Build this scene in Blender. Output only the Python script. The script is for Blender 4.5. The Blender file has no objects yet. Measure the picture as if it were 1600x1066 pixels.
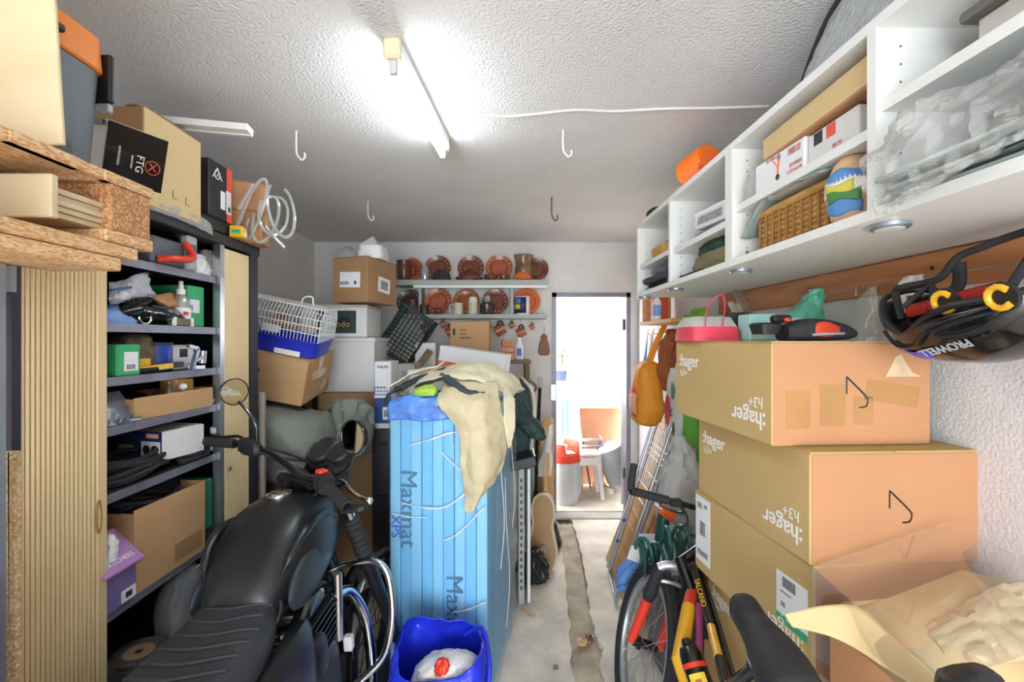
import bpy, bmesh, math, random
from mathutils import Vector, Matrix, Euler, noise
R = math.radians
random.seed(7)
SC = bpy.context.scene
COL = SC.collection
# ---------------------------------------------------------------- camera, sky, sun, exposure
cam_d = bpy.data.cameras.new('camera'); CAM = bpy.data.objects.new('camera', cam_d); COL.objects.link(CAM)
cam_d.sensor_width = 36; cam_d.lens = 16.0; cam_d.shift_x = 0.0075; cam_d.clip_start = 0.05; cam_d.clip_end = 200
CAM.location = (0, 0, 1.55); CAM.rotation_euler = (R(90), 0, 0)
SC.camera = CAM
w = bpy.data.worlds.new('sky'); SC.world = w; w.use_nodes = True
bgn = w.node_tree.nodes['Background']; bgn.inputs[0].default_value = (0.89, 0.955, 1.0, 1); bgn.inputs[1].default_value = 6.2
sun_d = bpy.data.lights.new('sun', 'SUN'); sun_d.energy = 11.0; sun_d.angle = R(2); sun_d.color = (1, .95, .86)
sun = bpy.data.objects.new('sun', sun_d); COL.objects.link(sun); sun.rotation_euler = (R(4), R(14), 0)
for nm, loc, rx, sx, sy in (('door_portal', (0.78, 4.16, .99), R(-90), .66, 1.96), ('garage_portal', (-.25, -3.02, 1.15), R(90), 2.6, 2.28)):
    ld = bpy.data.lights.new(nm, 'AREA'); ld.shape = 'RECTANGLE'; ld.size = sx; ld.size_y = sy; ld.cycles.is_portal = True
    lo = bpy.data.objects.new(nm, ld); COL.objects.link(lo); lo.location = loc; lo.rotation_euler = (rx, 0, 0)
vs = SC.view_settings; vs.view_transform = 'Standard'; vs.look = 'None'; vs.gamma = 1; vs.use_curve_mapping = False; vs.exposure = 0.8
SC.cycles.use_denoising = True; SC.cycles.max_bounces = 9; SC.cycles.diffuse_bounces = 5; SC.cycles.transparent_max_bounces = 12
SC.cycles.caustics_reflective = False; SC.cycles.caustics_refractive = False; SC.cycles.sample_clamp_indirect = 6

# ---------------------------------------------------------------- where a point of the picture lies in the room
F, CX, CY, EYE = 711.0, 788.0, 533.0, 1.55
def P(px, py, D): return Vector(((px-CX)/F*D, D, EYE+(CY-py)/F*D))      # at a distance
def PX(px, py, X): return P(px, py, X*F/(px-CX))                          # on a plane x = X
def PZ(px, py, z): return P(px, py, F*(z-EYE)/(CY-py))                    # at a height
# ---------------------------------------------------------------- materials
def lin(h):
    h = h.lstrip('#'); c = [int(h[i:i+2], 16)/255 for i in (0, 2, 4)]
    return tuple(x/12.92 if x <= .04045 else ((x+.055)/1.055)**2.4 for x in c)+(1,)
MATS = {}
def _new(name):
    m = bpy.data.materials.new(name); m.use_nodes = True; nt = m.node_tree
    return m, nt, nt.nodes['Principled BSDF']
def _coords(nt, stretch):
    tc = nt.nodes.new('ShaderNodeTexCoord'); mp = nt.nodes.new('ShaderNodeMapping'); mp.inputs['Scale'].default_value = stretch
    nt.links.new(tc.outputs['Object'], mp.inputs[0]); return mp.outputs[0]
def mat(name, col, rough=.6, metal=0, var=.08, scale=6, bump=0, bscale=60, stretch=(1, 1, 1), coat=0, col2=None, detail=4, emit=0, sheen=0, bdist=.01, contrast=(.3, .7)):
    if name in MATS: return MATS[name]
    m, nt, b = _new(name); c = lin(col)
    b.inputs['Roughness'].default_value = rough; b.inputs['Metallic'].default_value = metal; b.inputs['Coat Weight'].default_value = coat
    if sheen: b.inputs['Sheen Weight'].default_value = sheen
    v = _coords(nt, stretch)
    n = nt.nodes.new('ShaderNodeTexNoise'); n.inputs['Scale'].default_value = scale; n.inputs['Detail'].default_value = detail
    nt.links.new(v, n.inputs['Vector'])
    cr = nt.nodes.new('ShaderNodeValToRGB'); nt.links.new(n.outputs['Fac'], cr.inputs[0])
    e = cr.color_ramp.elements; e[0].position, e[1].position = contrast
    if col2: e[0].color = lin(col2); e[1].color = c
    else:
        e[0].color = tuple(x*(1-var*1.6) for x in c[:3])+(1,); e[1].color = tuple(min(1, x*(1+var)) for x in c[:3])+(1,)
    nt.links.new(cr.outputs[0], b.inputs['Base Color'])
    if emit:
        b.inputs['Emission Color'].default_value = c; b.inputs['Emission Strength'].default_value = emit
    if bump:
        n2 = nt.nodes.new('ShaderNodeTexNoise'); n2.inputs['Scale'].default_value = bscale; n2.inputs['Detail'].default_value = 3
        nt.links.new(v, n2.inputs['Vector'])
        bp = nt.nodes.new('ShaderNodeBump'); bp.inputs['Strength'].default_value = bump; bp.inputs['Distance'].default_value = bdist
        nt.links.new(n2.outputs['Fac'], bp.inputs['Height']); nt.links.new(bp.outputs[0], b.inputs['Normal'])
    MATS[name] = m; return m
def film(name, col, gloss=.15, rough=.12, haze=0.0, bump=0.0, bscale=30, fres=.8):
    """thin clear plastic: see-through, a little shine, optionally a milky share"""
    if name in MATS: return MATS[name]
    m, nt, b = _new(name); nt.nodes.remove(b); out = nt.nodes['Material Output']
    t = nt.nodes.new('ShaderNodeBsdfTransparent'); t.inputs[0].default_value = lin(col)
    g = nt.nodes.new('ShaderNodeBsdfGlossy'); g.inputs['Roughness'].default_value = rough; g.inputs[0].default_value = (1, 1, 1, 1)
    fr = nt.nodes.new('ShaderNodeFresnel'); fr.inputs[0].default_value = 1.4
    ma = nt.nodes.new('ShaderNodeMath'); ma.operation = 'MULTIPLY_ADD'; ma.inputs[1].default_value = fres; ma.inputs[2].default_value = gloss
    nt.links.new(fr.outputs[0], ma.inputs[0])
    d = nt.nodes.new('ShaderNodeBsdfDiffuse'); d.inputs[0].default_value = lin(col)
    mh = nt.nodes.new('ShaderNodeMixShader'); mh.inputs[0].default_value = haze
    nt.links.new(t.outputs[0], mh.inputs[1]); nt.links.new(d.outputs[0], mh.inputs[2])
    mx = nt.nodes.new('ShaderNodeMixShader')
    nt.links.new(ma.outputs[0], mx.inputs[0]); nt.links.new(mh.outputs[0], mx.inputs[1]); nt.links.new(g.outputs[0], mx.inputs[2])
    nt.links.new(mx.outputs[0], out.inputs[0])
    if bump:
        n2 = nt.nodes.new('ShaderNodeTexNoise'); n2.inputs['Scale'].default_value = bscale
        bp = nt.nodes.new('ShaderNodeBump'); bp.inputs['Strength'].default_value = bump; bp.inputs['Distance'].default_value = .02
        nt.links.new(n2.outputs['Fac'], bp.inputs['Height']); nt.links.new(bp.outputs[0], g.inputs['Normal'])
    MATS[name] = m; return m
def flecked(name, cols, scale=120, rough=.8, stretch=(1, 1, 1), bump=.5):
    """particle board and strand board: coloured chips"""
    if name in MATS: return MATS[name]
    m, nt, b = _new(name); v = _coords(nt, stretch)
    vo = nt.nodes.new('ShaderNodeTexVoronoi'); vo.inputs['Scale'].default_value = scale; nt.links.new(v, vo.inputs['Vector'])
    sp = nt.nodes.new('ShaderNodeSeparateColor'); nt.links.new(vo.outputs['Color'], sp.inputs[0])
    cr = nt.nodes.new('ShaderNodeValToRGB'); nt.links.new(sp.outputs[0], cr.inputs[0]); cr.color_ramp.interpolation = 'CONSTANT'
    el = cr.color_ramp.elements
    while len(el) < len(cols): el.new(.5)
    for i, c in enumerate(cols): el[i].position = i/len(cols); el[i].color = lin(c)
    nt.links.new(cr.outputs[0], b.inputs['Base Color']); b.inputs['Roughness'].default_value = rough
    bp = nt.nodes.new('ShaderNodeBump'); bp.inputs['Strength'].default_value = bump; bp.inputs['Distance'].default_value = .003
    nt.links.new(sp.outputs[1], bp.inputs['Height']); nt.links.new(bp.outputs[0], b.inputs['Normal'])
    MATS[name] = m; return m

# ---------------------------------------------------------------- mesh building
def T(*a): return Matrix.Translation(Vector(a[0]) if len(a) == 1 else Vector(a))
def RX(d): return Matrix.Rotation(R(d), 4, 'X')
def RY(d): return Matrix.Rotation(R(d), 4, 'Y')
def RZ(d): return Matrix.Rotation(R(d), 4, 'Z')
def S(x, y, z): return Matrix.Diagonal((x, y, z, 1))
def align(z, x=None):
    """rotation whose local z is the given direction (and local x near the other one)"""
    z = Vector(z).normalized(); x = Vector(x) if x is not None else (Vector((1, 0, 0)) if abs(z.x) < .9 else Vector((0, 1, 0)))
    y = z.cross(x).normalized(); x = y.cross(z)
    return Matrix((x, y, z)).transposed().to_4x4()
def cr_spline(pts, n, closed=False):
    pts = [Vector(p) for p in pts]; out = []; N = len(pts)
    segs = N if closed else N-1
    for i in range(segs):
        if closed: a, b, c, d = (pts[(i+k-1) % N] for k in range(4))
        else: a, b, c, d = pts[max(i-1, 0)], pts[i], pts[i+1], pts[min(i+2, N-1)]
        for k in range(n):
            t = k/n
            out.append(.5*((2*b)+(c-a)*t+(2*a-5*b+4*c-d)*t*t+(3*b-a-3*c+d)*t**3))
    if not closed: out.append(pts[-1])
    return out
def wob(p, f, a, seed=0.0):
    q = Vector(p)*f+Vector((seed, seed*1.7, -seed)); r = 1-2.6*abs(noise.noise(q*1.7+Vector((5.1, 2.2, 7.3))))
    return a*(.55*noise.noise(q)+.55*r+.22*(1-2.6*abs(noise.noise(q*3.7)))-.25)
class MB:
    def __init__(s): s.v = []; s.f = []
    def add(s, v, f, M=None):
        o = len(s.v); s.v += [(M @ Vector(p)) if M is not None else Vector(p) for p in v]; s.f += [tuple(i+o for i in q) for q in f]; return s
    def box(s, c, d, M=None):
        x, y, z = (k/2 for k in d); c = Vector(c)
        v = [c+Vector(q) for q in ((-x, -y, -z), (x, -y, -z), (x, y, -z), (-x, y, -z), (-x, -y, z), (x, -y, z), (x, y, z), (-x, y, z))]
        return s.add(v, [(0, 3, 2, 1), (4, 5, 6, 7), (0, 1, 5, 4), (1, 2, 6, 5), (2, 3, 7, 6), (3, 0, 4, 7)], M)
    def span(s, a, b, M=None):
        a, b = Vector(a), Vector(b); return s.box((a+b)/2, [abs(k) for k in (b-a)], M)
    def rbox(s, c, d, r=.004, M=None, seg=1):
        bm = bmesh.new(); bmesh.ops.create_cube(bm, size=1)
        for q in bm.verts: q.co = Vector((q.co.x*d[0], q.co.y*d[1], q.co.z*d[2]))+Vector(c)
        bmesh.ops.bevel(bm, geom=bm.edges[:], offset=min(r, min(d)*.45), segments=seg, affect='EDGES', profile=.5)
        bm.verts.index_update()
        s.add([q.co.copy() for q in bm.verts], [[k.index for k in f.verts] for f in bm.faces], M); bm.free(); return s
    def bar(s, a, b, w, h, up=(0, 0, 1)):
        """a rectangular bar from a to b"""
        a, b = Vector(a), Vector(b); z = (b-a); L = z.length
        z.normalize(); u = Vector(up)
        if abs(z.dot(u)) > .99: u = Vector((1, 0, 0))
        x = u.cross(z).normalized(); y = z.cross(x)
        M = Matrix((x, y, z)).transposed().to_4x4(); M.translation = (a+b)/2
        return s.box((0, 0, 0), (w, h, L), M)
    def tube(s, pts, r, n=8, closed=False, M=None, smooth=0):
        if smooth: pts = cr_spline(pts, smooth, closed)
        pts = [Vector(p) for p in pts]; N = len(pts); rs = r if isinstance(r, (list, tuple)) else [r]*N
        if len(rs) != N: rs = [rs[min(len(rs)-1, int(i/(N-1)*(len(rs)-1)+.5))] for i in range(N)]
        V = []; fr = None
        for i, p in enumerate(pts):
            t = (pts[(i+1) % N]-pts[i-1]) if closed else (pts[min(i+1, N-1)]-pts[max(i-1, 0)])
            if t.length < 1e-9: t = Vector((0, 0, 1))
            t.normalize()
            if fr is None: fr = t.orthogonal().normalized()
            else:
                fr = fr-t*fr.dot(t)
                fr = fr.normalized() if fr.length > 1e-6 else t.orthogonal().normalized()
            b = t.cross(fr)
            for k in range(n):
                a = 2*math.pi*k/n; V.append(p+(fr*math.cos(a)+b*math.sin(a))*rs[i])
        Fc = []
        for i in range(N if closed else N-1):
            j = (i+1) % N
            for k in range(n): Fc.append((i*n+k, i*n+(k+1) % n, j*n+(k+1) % n, j*n+k))
        if not closed: Fc += [tuple(range(n))[::-1], tuple(range((N-1)*n, N*n))]
        return s.add(V, Fc, M)
    def lathe(s, prof, n=24, M=None, cap=True):
        V = []; Fc = []
        for r, z in prof:
            for k in range(n):
                a = 2*math.pi*k/n; V.append((r*math.cos(a), r*math.sin(a), z))
        for i in range(len(prof)-1):
            for k in range(n): Fc.append((i*n+k, i*n+(k+1) % n, (i+1)*n+(k+1) % n, (i+1)*n+k))
        if cap: Fc += [tuple(range(n))[::-1], tuple(range((len(prof)-1)*n, len(prof)*n))]
        return s.add(V, Fc, M)
    def cyl(s, a, b, r, n=16, r2=None):
        a, b = Vector(a), Vector(b); M = align(b-a); M.translation = a
        return s.lathe([(r, 0), (r if r2 is None else r2, (b-a).length)], n, M)
    def prism(s, poly, h, M=None):
        n = len(poly); V = [(x, y, 0) for x, y in poly]+[(x, y, h) for x, y in poly]
        return s.add(V, [tuple(range(n))[::-1], tuple(range(n, 2*n))]+[(k, (k+1) % n, n+(k+1) % n, n+k) for k in range(n)], M)
    def loft(s, rings, n=24, amp=0, freq=8, seed=1.0, M=None, sub=1):
        """rings: (centre, rx, ry[, exponent[, matrix]]) stacked along their own centres"""
        if amp: n = max(n, 56); sub = max(sub, 5)
        if sub > 1:
            cs = cr_spline([q[0] for q in rings], sub); k = cr_spline([(q[1], q[2], q[3] if len(q) > 3 else 2) for q in rings], sub)
            rings = [(c, max(a[0], .0005), max(a[1], .0005), a[2], rings[min(int(i/sub+.5), len(rings)-1)][4] if len(rings[0]) > 4 else None) for i, (c, a) in enumerate(zip(cs, k))]
        V = []
        for q in rings:
            c, rx, ry = Vector(q[0]), q[1], q[2]; e = q[3] if len(q) > 3 else 2; Q = q[4] if len(q) > 4 else None
            for k in range(n):
                a = 2*math.pi*k/n; ca, sa = math.cos(a), math.sin(a)
                o = Vector((rx*math.copysign(abs(ca)**(2/e), ca), ry*math.copysign(abs(sa)**(2/e), sa), 0))
                if Q is not None: o = Q.to_3x3() @ o
                p = c+o
                if amp and o.length > 1e-6: p += o.normalized()*wob(p, freq, amp, seed)
                V.append(p)
        N = len(rings); Fc = []
        for i in range(N-1):
            for k in range(n): Fc.append((i*n+k, i*n+(k+1) % n, (i+1)*n+(k+1) % n, (i+1)*n+k))
        Fc += [tuple(range(n))[::-1], tuple(range((N-1)*n, N*n))]
        return s.add(V, Fc, M)
    def patch(s, ctrl, sub=6, amp=0, freq=10, seed=0.0, M=None):
        """smooth sheet through a grid of points, with creases of the given size"""
        rows = [cr_spline(r, sub) for r in ctrl]
        cols = [cr_spline([r[j] for r in rows], sub) for j in range(len(rows[0]))]
        nu, nv = len(cols), len(cols[0]); V = []
        for i in range(nu):
            for j in range(nv):
                p = cols[i][j]
                if amp:
                    a = cols[min(i+1, nu-1)][j]-cols[max(i-1, 0)][j]; b = cols[i][min(j+1, nv-1)]-cols[i][max(j-1, 0)]
                    nn = a.cross(b)
                    if nn.length > 1e-9: p = p+nn.normalized()*(wob(p, freq, amp, seed)+wob(p, freq*2.3, amp*.5, seed+3))
                V.append(p)
        return s.add(V, [(i*nv+j, i*nv+j+1, (i+1)*nv+j+1, (i+1)*nv+j) for i in range(nu-1) for j in range(nv-1)], M)
    def ball(s, c, r, n=16, M=None):
        rr = r if isinstance(r, (tuple, list)) else (r, r, r); k = n//2
        prof = [(max(math.sin(math.pi*i/k), .001), -math.cos(math.pi*i/k)) for i in range(k+1)]
        Q = T(c) @ S(*rr); Q = M @ Q if M is not None else Q
        return s.lathe(prof, n, Q, cap=True)
    def build(s, name, m, parent=None, world=False, smooth=35, thick=0):
        V = s.v
        if parent is not None and world:
            inv = parent.matrix_basis.inverted()
            q = parent.parent
            if q is not None: inv = (q.matrix_basis @ parent.matrix_basis).inverted()
            V = [inv @ p for p in V]
        loc = Vector((0, 0, 0))
        if parent is None:
            xs = [p.x for p in V]; ys = [p.y for p in V]; zs = [p.z for p in V]
            loc = Vector(((min(xs)+max(xs))/2, (min(ys)+max(ys))/2, min(zs))); V = [p-loc for p in V]
        me = bpy.data.meshes.new(name); me.from_pydata([tuple(p) for p in V], [], s.f)
        bm = bmesh.new(); bm.from_mesh(me)
        if not thick: bmesh.ops.recalc_face_normals(bm, faces=bm.faces[:])
        bm.to_mesh(me); bm.free()
        me.materials.append(m if not isinstance(m, str) else MATS[m])
        if smooth:
            me.polygons.foreach_set('use_smooth', [True]*len(me.polygons)); me.set_sharp_from_angle(angle=R(smooth))
        o = bpy.data.objects.new(name, me); COL.objects.link(o); o.location = loc
        if parent is not None: o.parent = parent
        if thick:
            md = o.modifiers.new('thickness', 'SOLIDIFY'); md.thickness = thick; md.offset = 0
        return o
def tag(o, label, cat, group=None, kind=None):
    o['label'] = label; o['category'] = cat
    if group: o['group'] = group
    if kind: o['kind'] = kind
    return o
def thing(name, label, cat, loc=(0, 0, 0), rot=(0, 0, 0), group=None):
    o = bpy.data.objects.new(name, None); COL.objects.link(o); o.empty_display_size = .05
    o.matrix_basis = T(loc) @ Euler([R(a) for a in rot], 'XYZ').to_matrix().to_4x4()
    return tag(o, label, cat, group)
def solo(name, label, cat, mb, m, group=None, **k):
    return tag(mb.build(name, m, **k), label, cat, group)
def struct(name, mb, m, parent=None, **k):
    o = mb.build(name, m, parent, **k)
    if parent is None: o['kind'] = 'structure'
    return o
_tc = {}
def txt(s, size, bold=0.0):
    """flat lettering as mesh data, centred, in its own xy plane"""
    k = (s, size, bold)
    if k not in _tc:
        cu = bpy.data.curves.new('lettering', 'FONT'); cu.body = s; cu.size = size; cu.align_x = 'CENTER'; cu.align_y = 'CENTER'
        cu.extrude = .0004; cu.offset = bold; cu.resolution_u = 3
        o = bpy.data.objects.new('lettering', cu); COL.objects.link(o)
        me = bpy.data.meshes.new_from_object(o.evaluated_get(bpy.context.evaluated_depsgraph_get()))
        _tc[k] = ([v.co.copy() for v in me.vertices], [tuple(f.vertices) for f in me.polygons])
        bpy.data.objects.remove(o); bpy.data.curves.remove(cu); bpy.data.meshes.remove(me)
    return _tc[k]
def frame(u, v, n, o):
    M = Matrix((Vector(u), Vector(v), Vector(n))).transposed().to_4x4(); M.translation = Vector(o); return M
class Carton:
    """a cardboard (or printed) box: body, lid flaps, and whatever is put on its faces"""
    def __init__(s, name, label, loc, size, rot=(0, 0, 0), m='carton', cat='box', group=None, flaps=True, tape=None, seam='x', bev=.004):
        s.w, s.d, s.h = size; s.root = thing(name, label, cat, loc, rot, group)
        s.body = MB().rbox((0, 0, s.h/2), size, bev).build('body', MATS[m], s.root)
        if flaps:
            t = .003; g = .003
            for sg in (-1, 1):
                if seam == 'x': MB().rbox((0, sg*(s.d/4+g/2), s.h+t/2), (s.w*.995, s.d/2-g, t), .001).build('flap', MATS[m], s.root)
                else: MB().rbox((sg*(s.w/4+g/2), 0, s.h+t/2), (s.w/2-g, s.d*.995, t), .001).build('flap', MATS[m], s.root)
        if tape:
            if seam == 'x': MB().box((0, 0, s.h+.0038), (s.w*1.003, .05, .0012)).box((-s.w/2-.0008, 0, s.h-.04), (.0012, .05, .085)).box((s.w/2+.0008, 0, s.h-.04), (.0012, .05, .085)).build('tape', MATS[tape], s.root)
            else: MB().box((0, 0, s.h+.0038), (.05, s.d*1.003, .0012)).box((0, -s.d/2-.0008, s.h-.04), (.05, .0012, .085)).build('tape', MATS[tape], s.root)
    def face(s, side):
        w, d, h = s.w/2, s.d/2, s.h/2
        return {'front': frame((1, 0, 0), (0, 0, 1), (0, -1, 0), (0, -d, h)), 'right': frame((0, 1, 0), (0, 0, 1), (1, 0, 0), (w, 0, h)),
                'left': frame((0, -1, 0), (0, 0, 1), (-1, 0, 0), (-w, 0, h)), 'top': frame((1, 0, 0), (0, 1, 0), (0, 0, 1), (0, 0, s.h+.003)),
                'back': frame((-1, 0, 0), (0, 0, 1), (0, 1, 0), (0, d, h))}[side]
    def put(s, side, u, v, w, h, m, name='sticker', rot=0, lift=.0008, t=.001, parent=None):
        return MB().box((0, 0, lift), (w, h, t), s.face(side) @ T(u, v, 0) @ RZ(rot)).build(name, MATS[m], parent or s.root, smooth=0)
    def text(s, side, st, u, v, size, m, rot=0, name='lettering', lift=.0016, sx=1, bold=0.0):
        mb = MB(); mb.add(*txt(st, size, bold), s.face(side) @ T(u, v, lift) @ RZ(rot) @ S(sx, 1, 1)); return mb.build(name, MATS[m], s.root, smooth=0)
    def shape(s, side, mb, m, name, u=0, v=0, rot=0, lift=.0008):
        Q = MB(); Q.add(mb.v, mb.f, s.face(side) @ T(u, v, lift) @ RZ(rot)); return Q.build(name, MATS[m], s.root)
def copy_tree(o, parent=None):
    c = o.copy(); COL.objects.link(c); c.parent = parent
    for ch in list(o.children): copy_tree(ch, c)
    return c
# ---------------------------------------------------------------- the materials
mat('plaster_wall', '#e4e1de', .9, var=.05, scale=3, bump=.6, bscale=90, bdist=.006)
mat('plaster_side', '#e3e4ea', .9, var=.04, scale=3, bump=.5, bscale=110, bdist=.006)
mat('ceiling_stucco', '#e6e5e6', .95, var=.04, scale=2, bump=.9, bscale=105, bdist=.009, detail=6)
mat('concrete', '#e4dacb', .9, var=.16, scale=5, bump=.3, bscale=40, detail=8)
mat('dirt', '#cdbfa9', .95, col2='#a09280', scale=9, bump=1, bscale=50, detail=8)
mat('terrace', '#e0d4c2', .9, var=.1, scale=6, bump=.3)
mat('terracotta_paint', '#d9a182', .9, col2='#c78f70', scale=4, bump=.3)
mat('ledge_stone', '#e6dccb', .9, var=.08, scale=8, bump=.3)
mat('steel_frame', '#85858f', .45, .6, var=.06, scale=8)
mat('steel_bright', '#c5c8cf', .3, .9, var=.05)
mat('zinc', '#a9b3c0', .35, .8, var=.08, scale=12)
mat('chrome', '#e2e4e8', .12, 1, var=.02)
mat('cabinet_black', '#2e2d34', .5, .2, var=.1)
mat('shelf_grey', '#8f8f9d', .45, .5, var=.12, scale=14)
mat('shutter', '#e4cb9c', .55, var=.03, scale=3, stretch=(4, 4, 1))
mat('shutter_gap', '#a8834c', .6, var=.06, stretch=(20, 20, 1))
mat('white_melamine', '#eff0ee', .4, var=.015)
mat('melamine_inner', '#e4dcd8', .5, var=.02)
mat('carton', '#c9a072', .85, var=.05, scale=2, bump=.12, bscale=120, stretch=(1, 1, 4))
mat('carton_orange', '#c28d65', .85, var=.05, scale=2, bump=.12, bscale=120)
mat('carton_olive', '#c9ab73', .85, var=.05, scale=2, bump=.12, bscale=120)
mat('carton_dark', '#a9835c', .85, var=.08, scale=2, bump=.15, bscale=120)
mat('carton_pale', '#d9be8c', .85, var=.05, scale=2, bump=.1, bscale=120)
mat('carton_white', '#e3e3e3', .6, var=.04, scale=3)
mat('tape_clear', '#b98a58', .18, var=.06)
mat('tape_pale', '#dfc5a0', .2, var=.1, scale=25)
mat('paper', '#f1f1f4', .7, var=.03)
mat('paper_print', '#9a9ca6', .7, var=.3, scale=60)
mat('faded_red', '#d9a09a', .6, var=.35, scale=90)
mat('faded_white', '#b9babd', .5, var=.4, scale=120)
mat('print_black', '#2a2a2e', .6, var=.02)
mat('print_white', '#f4f2ec', .6, var=.02)
mat('print_green', '#3cb583', .5, var=.03)
mat('print_red', '#e4563c', .5, var=.03)
mat('print_blue', '#2b4a8c', .5, var=.03)
mat('print_gold', '#caa860', .5, var=.03)
mat('print_grey', '#7d8592', .6, var=.03)
mat('black_plastic', '#1d1e22', .45, var=.1)
mat('black_rubber', '#26262a', .75, var=.15, scale=20, bump=.2)
mat('black_gloss', '#121316', .16, var=.05, coat=.4)
mat('black_satin', '#1c1f22', .33, var=.06)
mat('seat_vinyl', '#33343a', .55, var=.06, bump=.15, bscale=150)
mat('dark_metal', '#3a3c40', .35, .7, var=.1)
mat('engine_metal', '#4d5156', .4, .8, var=.15)
mat('grey_plastic', '#596069', .5, var=.06)
mat('grey_light', '#a9adb3', .5, var=.06)
mat('orange_plastic', '#f58d33', .4, var=.04)
mat('orange_soft', '#f2652a', .45, var=.05)
mat('red_plastic', '#e23a24', .4, var=.04)
mat('yellow_plastic', '#f0c234', .4, var=.05)
mat('blue_plastic', '#2a38c4', .4, var=.05)
mat('blue_light', '#7fa9e0', .5, var=.08)
mat('green_box', '#3fae72', .6, var=.04)
mat('green_roll', '#6fb83f', .7, var=.1, bump=.3)
mat('green_hose', '#1f5c50', .35, var=.08)
mat('green_dark', '#2f4440', .7, var=.12, bump=.2)
mat('mint_paper', '#a9dcdc', .6, var=.05)
mat('mint_plastic', '#6cc4a8', .4, var=.08)
mat('pink_red', '#e84a60', .6, var=.05)
mat('purple_box', '#a583c4', .5, col2='#c98fc4', scale=4)
mat('purple_dark', '#8072a8', .55, var=.05)
mat('navy', '#27305a', .5, var=.08)
mat('terracotta', '#b0603f', .35, var=.18, scale=18, coat=.3)
mat('terracotta_dark', '#6e3e30', .3, var=.2, scale=18, coat=.35)
mat('terracotta_brown', '#8e4f3a', .32, col2='#5b3a30', scale=16, coat=.35)
mat('terracotta_raw', '#d9713f', .8, var=.08)
mat('slip_yellow', '#d7ab78', .4, var=.1)
mat('stone_ware', '#d9d2b8', .4, var=.06)
mat('dark_glaze', '#3f3c3c', .3, var=.25, scale=20, coat=.3)
mat('shelf_paint', '#b5bcb8', .6, var=.05, scale=6, stretch=(1, 8, 8))
mat('pine', '#cf8f5d', .65, col2='#a8683c', scale=3, stretch=(9, 1, 9), detail=5)
mat('pine_pale', '#e3b37c', .65, col2='#cf9a62', scale=3, stretch=(9, 1, 9), detail=5)
mat('plywood', '#d6c6a4', .7, col2='#c9b48c', scale=2, stretch=(1, 1, 5), detail=5)
mat('rough_wood', '#d9a878', .8, col2='#b57c4e', scale=4, stretch=(1, 6, 10), detail=6, bump=.2)
mat('wood_grey', '#8d7a66', .8, col2='#6b5a4a', scale=4, stretch=(1, 1, 6))
flecked('strand_board', ['#d3a676', '#c99762', '#dbb688', '#c08a5a', '#d6ad80', '#e0c198'], 260, stretch=(1, .45, 1.6), bump=.3)
flecked('chip_board', ['#bd8a5c', '#a97548', '#cda071', '#b58056', '#97653c'], 230)
flecked('chip_board_pale', ['#c9ad84', '#b7986b', '#d8c19b', '#bfa277', '#a98a5e'], 230)
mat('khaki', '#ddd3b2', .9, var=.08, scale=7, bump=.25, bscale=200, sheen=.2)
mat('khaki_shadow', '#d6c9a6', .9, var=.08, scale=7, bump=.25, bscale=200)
mat('navy_lining', '#3c4350', .8, var=.1)
mat('grey_cloth', '#8b9086', .9, var=.12, scale=5, bump=.3, bscale=120)
mat('dark_cloth', '#3d3a3c', .8, var=.2, scale=5, bump=.3, bscale=60)
mat('olive_cloth', '#7d7656', .9, var=.2, scale=12, bump=.3)
mat('forest_cloth', '#33493f', .9, var=.15, scale=12, bump=.3)
mat('white_cloth', '#eceae8', .85, var=.05, bump=.2)
mat('xps_blue', '#7ac8fa', .6, var=.04, scale=4, bump=.05)
mat('xps_pale', '#8ed4fd', .6, var=.04, scale=4)
mat('xps_side', '#7db9d4', .6, var=.05, scale=4)
mat('tarp_blue', '#2436d8', .3, var=.12, scale=9, bump=.35, bscale=35)
mat('straw', '#d2a55e', .8, col2='#b5843f', scale=20, bump=.3)
mat('egg_clay', '#d9b18a', .75, var=.06)
mat('paint_blue', '#5a8fd0', .5, var=.1); mat('paint_yellow', '#d8cf52', .5, var=.1); mat('paint_green', '#4f8a4a', .5, var=.1); mat('paint_white', '#eeeae0', .5, var=.05)
mat('gas_grey', '#c3c7cc', .45, var=.05)
mat('gas_red', '#ef4a33', .4, var=.04)
mat('stool_white', '#f0efee', .5, var=.03)
mat('tarp_white', '#eef2ef', .6, var=.05); mat('tarp_turquoise', '#86d6cf', .6, var=.05)
mat('leaf', '#8fb85a', .6, var=.15)
mat('rattan', '#9d7040', .7, var=.1)
mat('bag_orange', '#f2a12e', .7, var=.06, bump=.2); mat('bag_red', '#e8583a', .7, var=.06, bump=.2); mat('bag_pink', '#f2b7a0', .7, var=.05)
mat('bag_brown', '#a85a34', .75, var=.12, bump=.3)
mat('tote_white', '#ece8e0', .8, var=.05, bump=.2)
mat('sponge', '#c9c9c4', .9, var=.1, bump=.6, bscale=40)
mat('hook_white', '#e9e6df', .4, var=.05); mat('rust', '#8a5c3c', .7, .3, var=.2)
mat('mirror_glass', '#dfe6ea', .03, 1, var=0)
mat('bottle_yellow', '#f2d23a', .5, var=.03); mat('frame_yellow', '#f0b52c', .3, var=.05, coat=.3); mat('frame_purple', '#a13a78', .35, var=.05, coat=.3)
mat('fork_red', '#f0402c', .35, var=.03, coat=.3)
mat('silver', '#c9ccd2', .35, .7, var=.05)
mat('abrasive', '#5b5652', .9, var=.2, scale=40, bump=.4, bscale=150); mat('abrasive_paper', '#b08a68', .8, var=.15)
mat('helmet_blue', '#2b45c8', .2, var=.03, coat=.5); mat('helmet_red', '#b42c22', .6, var=.1)
mat('silver_bag', '#b9bcc4', .2, .5, var=.2, scale=20, bump=.6, bscale=25)
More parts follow.
